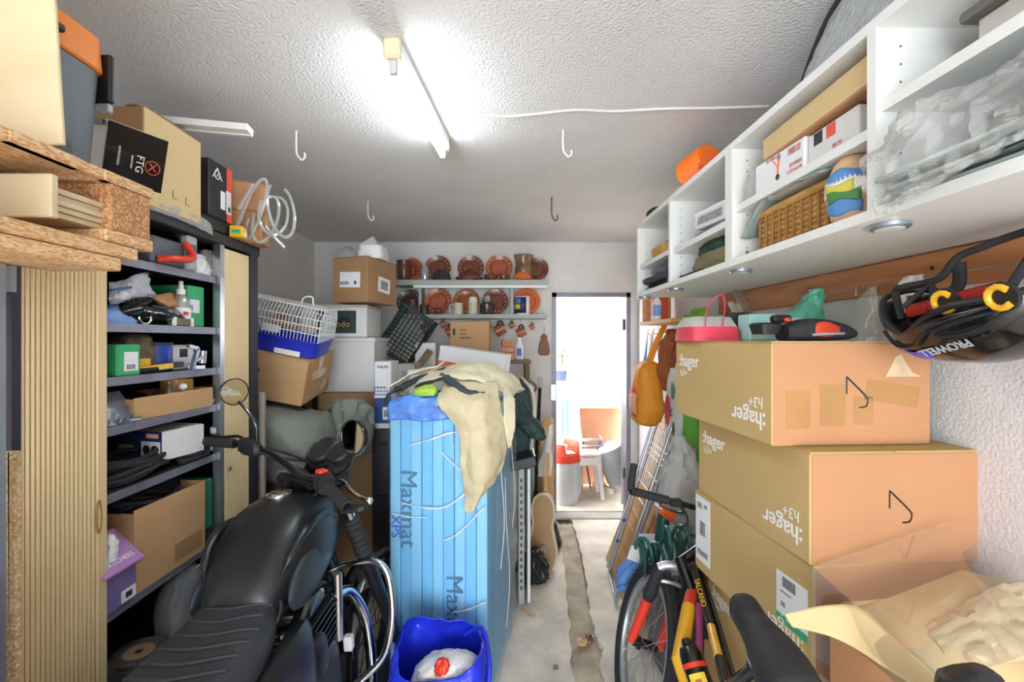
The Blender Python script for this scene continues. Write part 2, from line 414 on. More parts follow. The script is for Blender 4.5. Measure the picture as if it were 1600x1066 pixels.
mat('black_bag', '#232326', .25, var=.3, scale=12, bump=.7, bscale=25)
mat('grey_sack', '#c5c4c2', .6, var=.1, bump=.4, bscale=20)
film('loose_film', '#eef8ff', .02, .1, .08, bump=.5, bscale=18, fres=.15)
film('clear_film', '#f4f7fb', .07, .1, .06, bump=.3)
film('wrap_film', '#fcfeff', .02, .06, .03, bump=.35, bscale=14, fres=.25)
film('clear_bag', '#fdfdfc', .07, .10, .16, bump=.6, bscale=40, fres=.5)
film('acrylic', '#fefefd', .008, .04, .03, fres=.25)
film('crease_highlight', '#ffffff', .06, .08, .8)  # milky white that stands in for shine on the film
film('clear_tube', '#eef0ee', .15, .1, .35)
film('glass', '#eaf2ee', .08, .02, .03)
# ---------------------------------------------------------------- the room
WL, WR, WB, CE, WF = -1.71, 1.2, 4.1, 2.44, -3.0
DX0, DX1, DH = .43, 1.135, 1.985
edge_l = [(.20, WF), (.25, 1.2), (.311, 2.067), (.355, 2.476), (.402, 3.044), (.435, 3.686), (.45, WB)]
edge_r = [(.36, WF), (.40, 1.2), (.448, 2.067), (.494, 2.3), (.484, 2.43), (.5, 2.68), (.549, 3.15), (.579, 3.76), (.575, WB)]
fl = struct('floor', MB().span((WL-.2, WF-.4, -.16), (WR+.2, WB+.1, -.06)), MATS['dirt'])
fl['label'] = 'dusty pale concrete garage floor split by a dirt gutter'
ji = lambda e: [(x+.006*math.sin(y*31)+.004*math.sin(y*77), y) for x, y in [(p.x, p.y) for p in cr_spline([(a, b, 0) for a, b in e], 8)]]
el, er = ji(edge_l), ji(edge_r)
FZ = -.16
MB().prism([(WL, WF-.4)]+el+[(WL, WB)], .06, T(0, 0, -.06)).build('concrete_slab', MATS['concrete'], fl, world=True, smooth=0)
MB().prism([(WR, WB)]+er[::-1]+[(WR, WF-.4)], .06, T(0, 0, -.06)).build('concrete_slab', MATS['concrete'], fl, world=True, smooth=0)
MB().patch([[(x0-.03+(x1-x0+.06)*k/3, y0, -.03) for k in range(4)] for (x0, y0), (x1, y1) in zip(el[::4], er[::5][:len(el[::4])])], 4, .014, 14).build('gutter_dirt', MATS['dirt'], fl, world=True)
struct('trim_1', MB().rbox(((DX0+DX1)/2, WB-.08, .004), (DX1-DX0+.06, .14, .02), .006), mat('threshold', '#b9b2aa', .9, var=.1, bump=.3))
struct('wall_left', MB().span((WL-.15, WF, -.1), (WL, WB+.15, CE)), MATS['plaster_wall'])
struct('wall_right', MB().span((WR, WF, -.1), (WR+.15, WB+.15, CE)), MATS['plaster_side'])
struct('wall_back', MB().span((WL, WB, -.1), (DX0, WB+.14, CE)).span((DX1, WB, -.1), (WR, WB+.14, CE)).span((DX0, WB, DH), (DX1, WB+.14, CE)), MATS['plaster_wall'])
struct('wall_front', MB().span((WL, WF-.15, -.1), (-1.55, WF, CE)).span((1.05, WF-.15, -.1), (WR, WF, CE)).span((-1.55, WF-.15, 2.3), (1.05, WF, CE)), MATS['plaster_wall'])
struct('ceiling', MB().span((WL-.15, WF-.15, CE), (WR+.15, WB+.15, CE+.14)), MATS['ceiling_stucco'])
# steel door frame and the leaf swung out
d = struct('door_1', MB().span((DX0, WB-.012, 0), (DX0+.038, WB+.10, DH)).span((DX1-.038, WB-.012, 0), (DX1, WB+.10, DH)).span((DX0, WB-.012, DH-.04), (DX1, WB+.10, DH)), MATS['steel_frame'])
d['label'] = 'grey steel door frame of the open back door'
MB().box((0, .32, .98), (.04, .64, 1.9), T(DX1-.03, WB+.13, 0) @ RZ(-19)).build('door_leaf', MATS['steel_bright'], d, world=True)
MB().span((DX0-.012, WB-.03, 1.02), (DX0+.03, WB-.012, 1.16)).build('strike_plate', MATS['steel_bright'], d, world=True)
for z in (.3, 1.65): MB().cyl((DX1-.05, WB+.05, z), (DX1-.05, WB+.05, z+.1), .012).build('hinge', MATS['steel_frame'], d, world=True)
# the terrace behind the door
struct('ground_terrace', MB().span((-4, WB+.1, -.16), (6, 30, -.02)), MATS['terrace'])
pw = struct('wall_parapet', MB().span((-3, 5.0, -.1), (5, 5.16, .82)), MATS['terracotta_paint'])
pw['label'] = 'low terracotta coloured terrace wall with a pale stone ledge'
MB().rbox((1, 5.06, .875), (8, .30, .11), .01).build('ledge', MATS['ledge_stone'], pw, world=True)
# ceiling: hooks, cable, tube lamp
def hook(px, py0, py1, label, rusty=False):
    D = F*(CE-EYE)/(CY-py0); a = P(px, py0, D); b = P(px, py1, D); L = a.z-b.z
    a.z = CE
    return solo('ceiling_hook', label, 'hook', MB().tube([a+Vector((0, 0, .01)), a-Vector((0, 0, L*.7)), a+Vector((.012, 0, -L*.92)), a+Vector((.024, 0, -L)), a+Vector((.036, 0, -L*.9)), a+Vector((.034, 0, -L*.75))], .0045, 6, smooth=4), MATS['rust' if rusty else 'hook_white'], 'hooks in the ceiling')
hook(463, 205, 250, 'rust stained white ceiling hook nearest the tall shelf cabinet', False)
hook(575, 315, 345, 'small white ceiling hook above the stacked cartons')
hook(880, 203, 245, 'white ceiling hook right of the fluorescent lamp')
hook(862, 308, 345, 'rusty ceiling hook amid stains towards the door', True)
cb = [P(x, y, F*(CE-.004-EYE)/(CY-y)) for x, y in ((690, 170), (740, 176), (790, 182), (840, 178), (900, 172), (960, 174), (1040, 170), (1120, 169), (1200, 166))]
solo('ceiling_cable', 'thin white cable running across the ceiling from the lamp', 'cable', MB().tube(cb, .0045, 6, smooth=6), MATS['hook_white'])
lamp = thing('fluorescent_lamp', 'single tube fluorescent batten lamp lit on the ceiling', 'lamp', (-.298, 1.665, CE), (0, 0, -5.7))
MB().rbox((0, 0, -.02), (.05, .66, .04), .006).build('housing', MATS['white_melamine'], lamp)
for s_ in (-1, 1):
    h = MB().rbox((0, s_*.322, -.03), (.052, .03, .06), .006).build('end_cap', mat('cap_beige', '#e3d6b4', .6), lamp)
    MB().rbox((0, s_*.312, -.075), (.026, .022, .05), .009, seg=2).build('lamp_holder', mat('holder_grey', '#c9cacb', .5), h)
MB().cyl((0, -.30, -.082), (0, .30, -.082), .013, 16).build('tube', mat('tube_glow', '#f2fbff', .3, emit=32, var=0), lamp)
# ---------------------------------------------------------------- tall cabinet with sliding slat shutters, left
XC = -1.083; CY0, CY1, CZ = 1.0, 2.0, 1.96; XB = -1.533
cab = thing('tambour_cabinet', 'tall black steel cabinet with beige slatted sliding shutters, open in the middle', 'cabinet', ((XC+XB)/2, (CY0+CY1)/2, 0))
K = MATS['cabinet_black']
MB().rbox(((XC+XB)/2, 1.51, CZ-.02), (XC-XB+.01, CY1-CY0, .04), .004).build('top_panel', K, cab, world=True)
MB().span((XB, CY0, 0), (XC, CY1, .06)).build('plinth', K, cab, world=True)
MB().span((XB, CY0, .06), (XB+.012, CY1, CZ-.04)).build('back_panel', K, cab, world=True)
MB().span((XB+.012, CY0, .06), (XC, CY0+.02, CZ-.04)).build('side_panel', K, cab, world=True)
MB().span((XB+.012, CY1-.02, .06), (XC, CY1, CZ-.04)).span((XC-.03, 1.936, .06), (XC+.002, CY1-.02, CZ-.04)).build('side_panel', K, cab, world=True)
SH = [1.794, 1.60, 1.447, 1.308, 1.121, .792, .533]
for z in SH:
    sh = MB().span((XB+.012, CY0+.02, z-.018), (XC-.022, 1.735, z)).build('shelf', K, cab, world=True)
    MB().span((XC-.022, CY0+.02, z-.024), (XC-.016, 1.735, z+.001)).build('shelf_lip', MATS['shelf_grey'], sh, world=True)
MB().span((XC-.03, 1.738, .06), (XC-.002, 1.764, CZ-.04)).build('guide_rail', MATS['steel_bright'], cab, world=True)
y = CY0+.008; i = 0
while y < 1.21:
    MB().rbox((XC-.006, y+.0058, 1.0), (.010, .0096, CZ-.14), .003).build('shutter_slat', MATS['shutter'], cab, world=True); y += .0118
MB().span((XC-.013, CY0+.006, .07), (XC-.009, 1.242, CZ-.05)).build('shutter_backing', MATS['shutter_gap'], cab, world=True)
lead = MB().rbox((XC-.005, 1.226, 1.0), (.012, .032, CZ-.14), .003).build('lead_slat', MATS['shutter'], cab, world=True)
hp = PX(155, 808, XC+.002)
MB().lathe([(.001, -.002), (1, -.002), (1, .002), (.72, .002), (.68, -.001), (.001, -.001)], 24, T(XC+.0015, hp.y, hp.z) @ S(1, .0085, .046) @ RY(90)).build('handle', mat('handle_tan', '#a9854f', .5), lead, world=True)
y = 1.766
while y < 1.93:
    MB().rbox((XC-.006, y+.0075, 1.0), (.010, .0142, CZ-.14), .002).build('shutter_slat', MATS['shutter'], cab, world=True); y += .0152
hq = PX(357, 733, XC)
MB().cyl((XC-.002, hq.y, hq.z), (XC+.008, hq.y, hq.z), .008).build('lock', MATS['steel_bright'], cab, world=True)
# ---------------------------------------------------------------- rack, pallet and what is piled on it
rack = thing('metal_rack', 'blue grey perforated steel rack post under the pallet at the left edge', 'rack', (-1.13, .56, 0))
for x, yy in ((-.908, .81), (-.908, .3), (-1.38, .81), (-1.38, .3)):
    p = MB().span((x-.017, yy-.01, 0), (x+.017, yy-.006, 1.688)).span((x+.013, yy-.01, 0), (x+.017, yy+.004, 1.688)).build('post', MATS['zinc'], rack, world=True)
    for k in range(14):
        MB().cyl((x+.005, yy-.0125, .25+k*.1), (x+.005, yy-.0095, .25+k*.1), .004, 8).build('bolt', MATS['steel_bright'], p, world=True)
for yy in (.835, .33): MB().span((-1.38, yy-.005, 1.64), (-.9, yy+.005, 1.688)).build('beam', MATS['zinc'], rack, world=True)
pal = thing('pallet', 'strand board pallet with chipboard blocks resting high at the left', 'pallet', (-1.1, .6, 1.69))
PX0, PX1 = -1.42, -.77
for z0, z1, y1 in ((1.69, 1.716, .917), (1.718, 1.743, .959)):
    for k in range(3):
        xa = PX1-.145-k*.25; MB().rbox((xa+.0725, (y1+.2)/2, (z0+z1)/2), (.145, y1-.2, z1-z0), .003).build('bottom_board', MATS['strand_board'], pal, world=True)
MB().rbox(((PX0+PX1)/2, .94, 1.757), (PX1-PX0, .12, .024), .003).build('bottom_board', MATS['strand_board'], pal, world=True)
MB().rbox(((PX0+PX1)/2, .3, 1.757), (PX1-PX0, .12, .024), .003).build('bottom_board', MATS['strand_board'], pal, world=True)
for x in (PX1-.058, (PX0+PX1)/2, PX0+.06):
    for yy in (.945, .3):
        MB().rbox((x, yy, 1.815), (.11, .10, .094), .003).build('block', MATS['chip_board' if x < -.9 or yy < .5 else 'chip_board'], pal, world=True)
for k in range(5):
    MB().rbox(((PX0+PX1)/2, .94-k*.17, 1.8725), (PX1-PX0, .125, .021), .003).build('deck_board', MATS['strand_board'], pal, world=True)
MB().rbox((PX1-.012, .6, 1.8725), (.02, .8, .021), .003).build('edge_board', MATS['strand_board'], pal, world=True)
ply = thing('plywood_offcuts', 'short stack of pale plywood offcuts pushed into the pallet gap', 'plywood', (-1.0, .8, 1.745))
for k in range(5):
    MB().rbox((-1.02+.004*(k % 3), .86, 1.775+k*.0105), (.45, .12, .0098), .001).build('sheet', MATS['plywood'], ply, world=True)
solo('plywood_board', 'white faced plywood board lying in front of the pallet blocks', 'plywood', MB().rbox((-1.0, .785, 1.80), (.45, .014, .075), .002), MATS['plywood'])
solo('plywood_sheet', 'large pale plywood sheet standing upright on the pallet', 'plywood', MB().rbox((0, 0, .26), (.42, .008, .52), .002, T(-.988, .806, 1.884) @ RY(-3.5)), MATS['plywood'])
vac = thing('workshop_vacuum', 'dark grey tub with orange lid and black latch on the pallet', 'vacuum', (-1.003, .925, 1.884))
MB().loft([((0, 0, 0), .10, .07, 6), ((0, 0, .004), .105, .078, 6), ((0, 0, .25), .118, .09, 6)], 40).build('tub', MATS['grey_plastic'], vac)
lid = MB().loft([((0, 0, .252), .12, .092, 6), ((0, 0, .256), .124, .096, 6), ((0, 0, .325), .12, .092, 6), ((0, 0, .338), .10, .075, 5)], 40).build('lid', MATS['orange_plastic'], vac)
MB().rbox((.125, -.03, .285), (.016, .022, .016), .004).build('knob', MATS['black_plastic'], lid)
MB().rbox((.10, .092, .25), (.06, .016, .11), .006).build('latch', MATS['black_plastic'], vac)
MB().rbox((.11, .092, .185), (.03, .014, .02), .003).build('latch_foot', MATS['grey_light'], vac)
MB().cyl((.108, -.03, .05), (.116, -.03, .05), .04, 24).build('port', MATS['black_plastic'], vac)
c = Carton('motor_parts_box', 'crushed glossy black box with white end and red emblem on the cabinet', (-1.07, 1.255, 1.985), (.13, .13, .15), (0, 14, -24), 'carton_white', flaps=False)
c.put('right', .006, 0, .14, .146, 'black_gloss', 'sleeve', t=.003)
MB().box((0, -.072, .14), (.124, .004, .012)).build('edge_band', MATS['black_gloss'], c.root)
c.text('right', 'FTG', .014, -.012, .026, 'print_white', -90); c.put('right', -.004, -.012, .004, .034, 'faded_white', 'print_line', lift=.0028)
c.put('right', -.034, -.006, .005, .05, 'faded_white', 'print_line', lift=.0028)
for o in [k for k in c.root.children if k.name.startswith('lettering')]: o.location += Vector((.0018, 0, 0))
c.shape('right', MB().lathe([(.019, 0), (.019, .0012), (.017, .0012), (.017, 0)], 24, cap=False).add(*txt('X', .03)), 'print_red', 'emblem', .046, -.012, lift=.0028)
big = thing('open_carton', 'big open beige carton with worn corner standing on the tall cabinet', 'box', (-1.26, 1.475, 1.961))
bw, bd, bh, t_ = .38, .25, .285, .005
MB().box((bw/2, 0, bh/2), (t_, bd, bh)).build('side_wall', MATS['carton_pale'], big)
MB().box((0, -bd/2+.0025, bh/2), (bw-t_, t_, bh)).build('front_wall', MATS['carton_dark'], big)
MB().box((0, bd/2-.0025, bh/2), (bw-t_, t_, bh)).build('back_wall', MATS['carton'], big)
MB().box((-bw/2, 0, bh/2), (t_, bd, bh)).build('side_wall', MATS['carton'], big)
MB().box((0, 0, .003), (bw, bd, t_)).build('bottom', MATS['carton'], big)
MB().patch([[(bw/2, -.10, bh), (bw/2, 0, bh), (bw/2, .11, bh)], [(bw/2-.05, -.10, bh+.02), (bw/2-.04, .02, bh+.03), (bw/2-.05, .12, bh+.012)], [(bw/2-.10, -.09, bh+.01), (bw/2-.1, .02, bh+.03), (bw/2-.09, .1, bh-.01)]], 5, .004).build('flap', MATS['carton_dark'], big, thick=.004)
for u, v in ((-.01, .05), (.05, .045)):
    MB().tube([(bw/2+.003, u, v+.025), (bw/2+.003, u, v), (bw/2+.003, u+.02, v-.001)], .0012, 5).build('staple', MATS['dark_metal'], big)
solo('foam_profile', 'white foam corner profile jutting out over the open carton', 'profile', MB().bar((-1.20, 1.55, 2.30), (-.885, 1.585, 2.285), .05, .022).bar((-1.20, 1.568, 2.292), (-.89, 1.603, 2.279), .012, .018), mat('foam_white', '#f0f3f2', .8, var=.05))
lidb = solo('shoe_box_lid', 'black shoe box lid under the logo shoe box', 'box', MB().rbox((-1.155, 1.745, 1.989), (.13, .19, .055), .008), MATS['black_plastic'])  # black shoe box lid that the shoe box stands on
c = Carton('shoe_box', 'black and orange shoe box standing on end with an arrow logo', (-1.152, 1.757, 2.018), (.115, .14, .215), (0, 0, 0), 'cabinet_black', flaps=False)
c.put('right', .053, 0, .034, .215, 'print_red', 'stripe', t=.0016)
lg = MB().tube([(-.028, -.018, 0), (0, .024, 0), (.028, -.018, 0)], .0022, 5).tube([(.016*math.cos(a*.4), .016*math.sin(a*.4)-.002, 0) for a in range(16)], .0022, 5, closed=True)
lg.add(*txt('d', .022), T(0, -.002, .001))
c.shape('right', lg, 'print_white', 'emblem', -.022, .06)
c.put('right', .012, -.03, .028, .07, 'paper', 'sticker', t=.0012); c.put('right', .048, -.03, .03, .09, 'paper', 'sticker', t=.003)
c.put('right', .05, -.055, .012, .02, 'print_black', 'shoe_print', t=.0044)
for k, (sz, rot, zz, lab) in enumerate((((.15, .13, .13), 14, 1.961, 'lower small tan carton wrapped in clear tubing on the cabinet'), ((.14, .12, .115), 24, 2.096, 'upper small tan carton with red print inside clear tubing'))):
    c = Carton('small_carton', lab, (-1.10, 1.945, zz), sz, (0, 0, rot), 'carton_orange', tape='tape_pale', group='tan cartons in tubing')
    if k: c.text('front', '23', .02, .01, .035, 'print_red', 20)
tb = MB()
for k in range(5):
    cxx, cyy, czz = -1.05+.012*k, 1.86+.016*k, 2.07+.02*math.sin(k*2.1)
    rr = .10+.02*math.sin(k*1.7)
    tb.tube([(cxx+.05*math.sin(a)+.02*k, cyy-.03-.03*math.cos(a*.5+k), czz+rr*math.sin(a+.5*k)) for a in [j*math.pi/8 for j in range(15)]], .0065, 8, smooth=2)
tb.tube([P(415, 352, 1.93), P(425, 366, 1.95), P(445, 387, 1.98)], .007, 8, smooth=4)
solo('clear_tubing', 'coiled clear plastic tubing looped around small cartons on the cabinet', 'tubing', tb, MATS['clear_tube'])
c = Carton('tiny_box', 'tiny yellow box at the front of the cabinet top', (-1.065, 1.822, 1.961), (.05, .055, .045), (0, 0, 12), 'yellow_plastic', flaps=False)
c.put('right', .005, -.006, .03, .018, 'paper'); c.put('front', 0, 0, .03, .014, 'print_green', 'band')
q = [(1.25, 0), (1.36, .01), (1.47, .014), (1.58, .01), (1.66, 0)]
solo('plastic_sheet', 'crumpled clear plastic sheet lying on the cabinet front edge', 'plastic sheet',
     MB().patch([[(-1.12, yy, 1.966+h) for yy, h in q], [(-1.085, yy, 1.985+h) for yy, h in q], [(-1.068, yy+.004, 1.972+h*.5) for yy, h in q], [(-1.066, yy+.01, 1.935+h) for yy, h in q]], 6, .008, 25), MATS['clear_bag'], thick=.0008)
# ---------------------------------------------------------------- crate and boards at the left edge
cr = thing('wooden_crate', 'reddish wooden crate in the lower left corner of the view', 'crate', (-1.09, .67, 0))
for z in (.06, .19, .32, .45, .58, .71, .84, .97, 1.08):
    MB().rbox((0, -.115, z), (.44, .012, .11), .003).build('slat', MATS['rough_wood'], cr); MB().rbox((.214, 0, z), (.012, .22, .11), .003).build('slat', MATS['rough_wood'], cr)
for x in (-.2, .2): MB().box((x, -.1, .565), (.02, .02, 1.13)).build('corner_post', MATS['rough_wood'], cr)
for k, lab in enumerate(('chipboard shelf board leaning upright beside the shutter, outer one', 'chipboard shelf board leaning upright beside the shutter, inner one')):
    solo('shelf_board', lab, 'board', MB().rbox((0, 0, .672), (.016, .012, 1.344), .002, T(-.931+k*.0185, .852, 0) @ RY(.2-k*.4)), MATS['chip_board_pale'], 'chipboard shelf boards')
# ---------------------------------------------------------------- what lies on the cabinet shelves
def sp(px, z, X=-1.12): # a point on a shelf
    y_ = X*F/(px-CX); return Vector((X, y_, z))
s1, s2, s3, s4, s5, s6, s7 = [z+.001 for z in SH]
# top shelf
o = thing('clamp_case', 'red handled grey tool case on the top cabinet shelf', 'tool case', sp(245, s1, -1.17))
MB().rbox((0, -.03, .045), (.14, .16, .09), .008).build('body', MATS['grey_plastic'], o)
MB().tube([(.075, -.09, .015), (.105, -.07, .02), (.108, .0, .03), (.10, .03, .05), (.075, .03, .09)], .012, 10, smooth=5).build('handle', MATS['red_plastic'], o)
MB().rbox((.07, .055, .06), (.03, .05, .12), .006).build('latch', MATS['grey_light'], o)
o2 = MB().rbox((.087, .055, .075), (.008, .03, .03), .003).build('buckle', MATS['grey_plastic'], o)
solo('clip_strap', 'dark grey strap with buckle beside the red handle', 'strap', MB().tube([sp(283, s1+.012, -1.11), sp(287, s1+.07, -1.11), sp(284, s1+.12, -1.12), sp(278, s1+.13, -1.14)], .012, 8, smooth=4), MATS['grey_plastic'])  # grey strap and its clip
solo('paper_packet', 'cream and red paper packet on the top cabinet shelf', 'packet', MB().loft([(sp(292, s1, -1.13), .02, .05, 4), (sp(292, s1+.05, -1.135), .012, .035, 4), (sp(292, s1+.075, -1.14), .003, .02, 3)], 20, .004, 20), mat('cream', '#e9dfc4', .7))
solo('white_packet', 'crumpled white packet beside the clear bag on the top shelf', 'packet', MB().loft([(sp(308, s1, -1.13), .035, .045, 3), (sp(308, s1+.03, -1.13), .03, .045, 3), (sp(308, s1+.075, -1.14), .012, .025, 3)], 20, .012, 22, 3), MATS['carton_white'])
o = thing('bagged_part', 'clear plastic bag holding a brown part on the top shelf', 'plastic bag', sp(324, s1, -1.14))
MB().rbox((0, 0, .045), (.03, .06, .06), .01).build('part', MATS['rust'], o)
MB().loft([((0, 0, 0), .05, .06, 3), ((0, 0, .05), .05, .065, 3), ((0, 0, .10), .02, .03, 2)], 24, .012, 18, 5).build('bag', MATS['clear_bag'], o)
# second shelf
o = thing('zip_bag', 'crumpled clear plastic bag with blue print on second cabinet shelf', 'plastic bag', sp(205, s2, -1.16))
a = lambda px, py, X: PX(px, py, X)-Vector(o.location)
MB().patch([[a(170, 440, -1.14), a(190, 437, -1.13), a(215, 428, -1.12), a(233, 425, -1.13)], [a(170, 455, -1.12), a(192, 450, -1.10), a(216, 447, -1.10), a(236, 450, -1.12)], [a(170, 470, -1.11), a(192, 468, -1.09), a(212, 463, -1.10), a(245, 462, -1.13)], [a(172, 478, -1.16), a(190, 474, -1.15), a(212, 468, -1.16), a(240, 466, -1.18)]], 6, .008, 22).build('bag', mat('milky_bag', '#c3c6cd', .25, var=.15), o, thick=.002)
MB().patch([[a(172, 452, -1.094), a(190, 449, -1.084), a(206, 447, -1.085)], [a(172, 456, -1.093), a(190, 453, -1.083), a(206, 451, -1.084)]], 3).build('print_line', MATS['print_blue'], o, thick=.001)
solo('plastic_folder', 'black plastic folder lying folded on second cabinet shelf', 'folder', MB().patch([[PX(175, 480, -1.15), PX(215, 466, -1.14), PX(250, 470, -1.15), PX(292, 494, -1.12)], [PX(180, 492, -1.12), PX(215, 482, -1.10), PX(250, 485, -1.10), PX(288, 499, -1.105)], [PX(190, 502, -1.13), PX(220, 500, -1.11), PX(250, 501, -1.11), PX(280, 503, -1.11)]], 6, .004, 15), MATS['black_gloss'], thick=.004)
solo('paper_sheet', 'folded tan paper sheet under the spray bottle', 'paper', MB().patch([[PX(235, 464, -1.16), PX(255, 459, -1.16), PX(283, 456, -1.17)], [PX(262, 478, -1.13), PX(272, 474, -1.13), PX(290, 470, -1.15)], [PX(268, 480, -1.14), PX(280, 480, -1.14), PX(292, 482, -1.15)]], 5, .003), MATS['carton_orange'], thick=.002)
b0 = sp(283, s2, -1.135)
o = thing('spray_bottle', 'small clear spray bottle with white nozzle before the green box', 'bottle', b0)
MB().lathe([(.026, 0), (.028, .006), (.028, .075), (.022, .10), (.012, .112), (.012, .118)], 20).build('bottle', MATS['clear_tube'], o)
MB().lathe([(.029, .018), (.029, .065)], 20, cap=False).build('label', MATS['paper'], o)
MB().lathe([(.0135, .112), (.0135, .13), (.008, .132), (.007, .158), (.004, .16)], 16).build('nozzle', MATS['white_melamine'], o)
MB().box((.026, -.012, .045), (.006, .018, .012)).build('warning_mark', MATS['print_red'], o)
c = Carton('parts_box', 'large green parts box with white label on second cabinet shelf', (-1.20, 1.69, s2), (.16, .085, .15), (0, 0, 0), 'green_box', flaps=False)
c.root.matrix_basis = T(-1.205, 1.665, s2) @ RZ(0); 
c.put('front', .04, .0, .07, .045, 'paper', 'sticker'); c.put('right', -.012, .0, .05, .048, 'paper', 'sticker'); c.put('right', -.03, -.006, .014, .02, 'paper_print', 'print_line', lift=.0016)
solo('key_ring', 'chrome ring lying at the front of second cabinet shelf', 'ring', MB().tube([sp(227, s2+.022, -1.103)+Vector((.002*math.cos(a), .02*math.cos(a), .02*math.sin(a))) for a in [k*math.pi/10 for k in range(20)]], .003, 8, closed=True), MATS['chrome'])
solo('blue_cloth', 'folded light blue rag at the shutter end of second shelf', 'cloth', MB().loft([(sp(178, s2, -1.14), .03, .07, 3), (sp(178, s2+.03, -1.14), .028, .06, 3), (sp(176, s2+.055, -1.15), .008, .02, 2)], 20, .008, 20), MATS['blue_light'])
o = thing('glass_slides', 'low clear plastic case with olive contents on second shelf', 'case', sp(280, s2, -1.115))
MB().rbox((0, 0, .014), (.03, .075, .024), .002).build('contents', MATS['olive_cloth'], o)
for k in (-1, 1): MB().box((.014, k*.042, .015), (.012, .005, .03)).build('clip', MATS['white_melamine'], o)
# third shelf
c = Carton('parts_box', 'small green parts box with white label beside the left shutter', (-1.15, 1.335, s3), (.10, .085, .092), (0, 0, 0), 'green_box', flaps=False)
c.put('right', .006, -.004, .05, .056, 'paper', 'sticker'); c.put('right', .004, -.02, .03, .014, 'paper_print', 'print_line', lift=.0016)
solo('tool_roll', 'brown and clear tool pack behind the small green box', 'pack', MB().loft([(sp(205, s3, -1.19), .05, .05, 4), (sp(205, s3+.10, -1.19), .045, .05, 4), (sp(206, s3+.125, -1.19), .02, .03, 3)], 20, .01, 16, 7), mat('pack_brown', '#7c6a55', .6, var=.4, scale=25))
o = thing('tape_can', 'blue foil wrapped can on third cabinet shelf', 'can', sp(243, s3, -1.19))
MB().lathe([(.045, 0), (.048, .004), (.048, .09), (.04, .095)], 24).build('can', mat('blue_foil', '#2b49b0', .25, var=.3, scale=14), o)
MB().lathe([(.05, .088), (.05, .097), (.001, .098)], 24).build('lid', MATS['navy'], o)
c = Carton('flat_carton', 'white carton with a cut out window on third cabinet shelf', (-1.24, 1.62, s3), (.16, .16, .088), (0, 0, -6), 'paper', flaps=False)
c.put('right', .03, .015, .035, .03, 'dark_metal', 'window')
o = thing('bench_clamp', 'small steel clamp standing on third cabinet shelf', 'clamp', sp(303, s3, -1.105))
MB().bar((0, -.01, 0), (0, .02, .075), .012, .012).bar((0, .02, .075), (0, -.03, .085), .012, .012).bar((-.02, 0, .008), (.02, .03, .008), .02, .012).build('body', MATS['zinc'], o)
MB().cyl((0, .0, .03), (0, .05, .045), .009).cyl((0, .045, .02), (0, .05, .065), .012).build('screw', MATS['steel_bright'], o)
o = thing('utility_knife', 'yellow and black knife lying on third cabinet shelf', 'knife', sp(245, s3+.008, -1.115))
MB().bar((0, -.08, .006), (0, .06, .012), .02, .016).build('handle', MATS['yellow_plastic'], o); MB().bar((0, .06, .012), (0, .11, .014), .02, .018).build('grip', MATS['black_plastic'], o)
solo('pliers', 'dark pliers lying next to the small green box', 'pliers', MB().tube([sp(212, s3+.012, -1.11), sp(228, s3+.012, -1.112), sp(244, s3+.012, -1.11)], .010, 8, smooth=4).tube([sp(212, s3+.014, -1.14), sp(228, s3+.014, -1.125), sp(246, s3+.012, -1.112)], .009, 8, smooth=4), MATS['dark_metal'])
solo('yellow_tape', 'small yellow roll behind the pliers on third shelf', 'tape', MB().lathe([(.018, 0), (.03, 0), (.03, .03), (.018, .03)], 20, T(sp(217, s3+.016, -1.16)), cap=False), MATS['yellow_plastic'])
# fourth shelf
tr = thing('carton_tray', 'low open cardboard tray full of bits on fourth cabinet shelf', 'tray', (-1.19, 1.543, s4), (0, 0, -3))
for nm, cc, dd in (('side_wall', (.085, 0, .034), (.004, .34, .068)), ('side_wall', (-.085, 0, .034), (.004, .34, .068)), ('end_wall', (0, -.168, .032), (.166, .004, .064)), ('end_wall', (0, .168, .034), (.166, .004, .068)), ('bottom', (0, 0, .002), (.168, .336, .004))):
    MB().box(cc, dd).build(nm, MATS['carton'], tr)
o = thing('tape_roll', 'wide orange tape roll in the cardboard tray', 'tape', (-1.19, 1.655, s4+.006))
MB().lathe([(.026, 0), (.05, 0), (.05, .098), (.026, .098), (.026, 0)], 28, cap=False).build('roll', mat('tape_orange', '#e5a43c', .35, var=.05), o)
MB().lathe([(.022, .001), (.026, .001), (.026, .096), (.022, .096), (.022, .001)], 24, cap=False).build('core', MATS['carton'], o)
o = thing('glass_vial', 'clear vial with round white stopper in the cardboard tray', 'vial', (-1.15, 1.56, s4+.006))
MB().lathe([(.016, 0), (.018, .004), (.018, .07), (.008, .085), (.008, .095)], 16).build('vial', MATS['glass'], o); MB().ball((.02, .04, .075), .014, 12).build('stopper', MATS['white_melamine'], o)
solo('grey_disc', 'flat grey disc leaning in the cardboard tray', 'disc', MB().lathe([(.001, 0), (.06, 0), (.06, .012), (.001, .012)], 24, T(-1.2, 1.44, s4+.06) @ RY(12)), MATS['dark_metal'])
solo('screw_bag', 'grey plastic bag of screws on fourth cabinet shelf', 'plastic bag', MB().loft([(sp(178, s4, -1.15), .04, .075, 3), (sp(176, s4+.04, -1.16), .03, .05, 3), (sp(172, s4+.09, -1.17), .008, .03, 2)], 24, .012, 18, 2), mat('grey_bag', '#777d86', .25, var=.2))
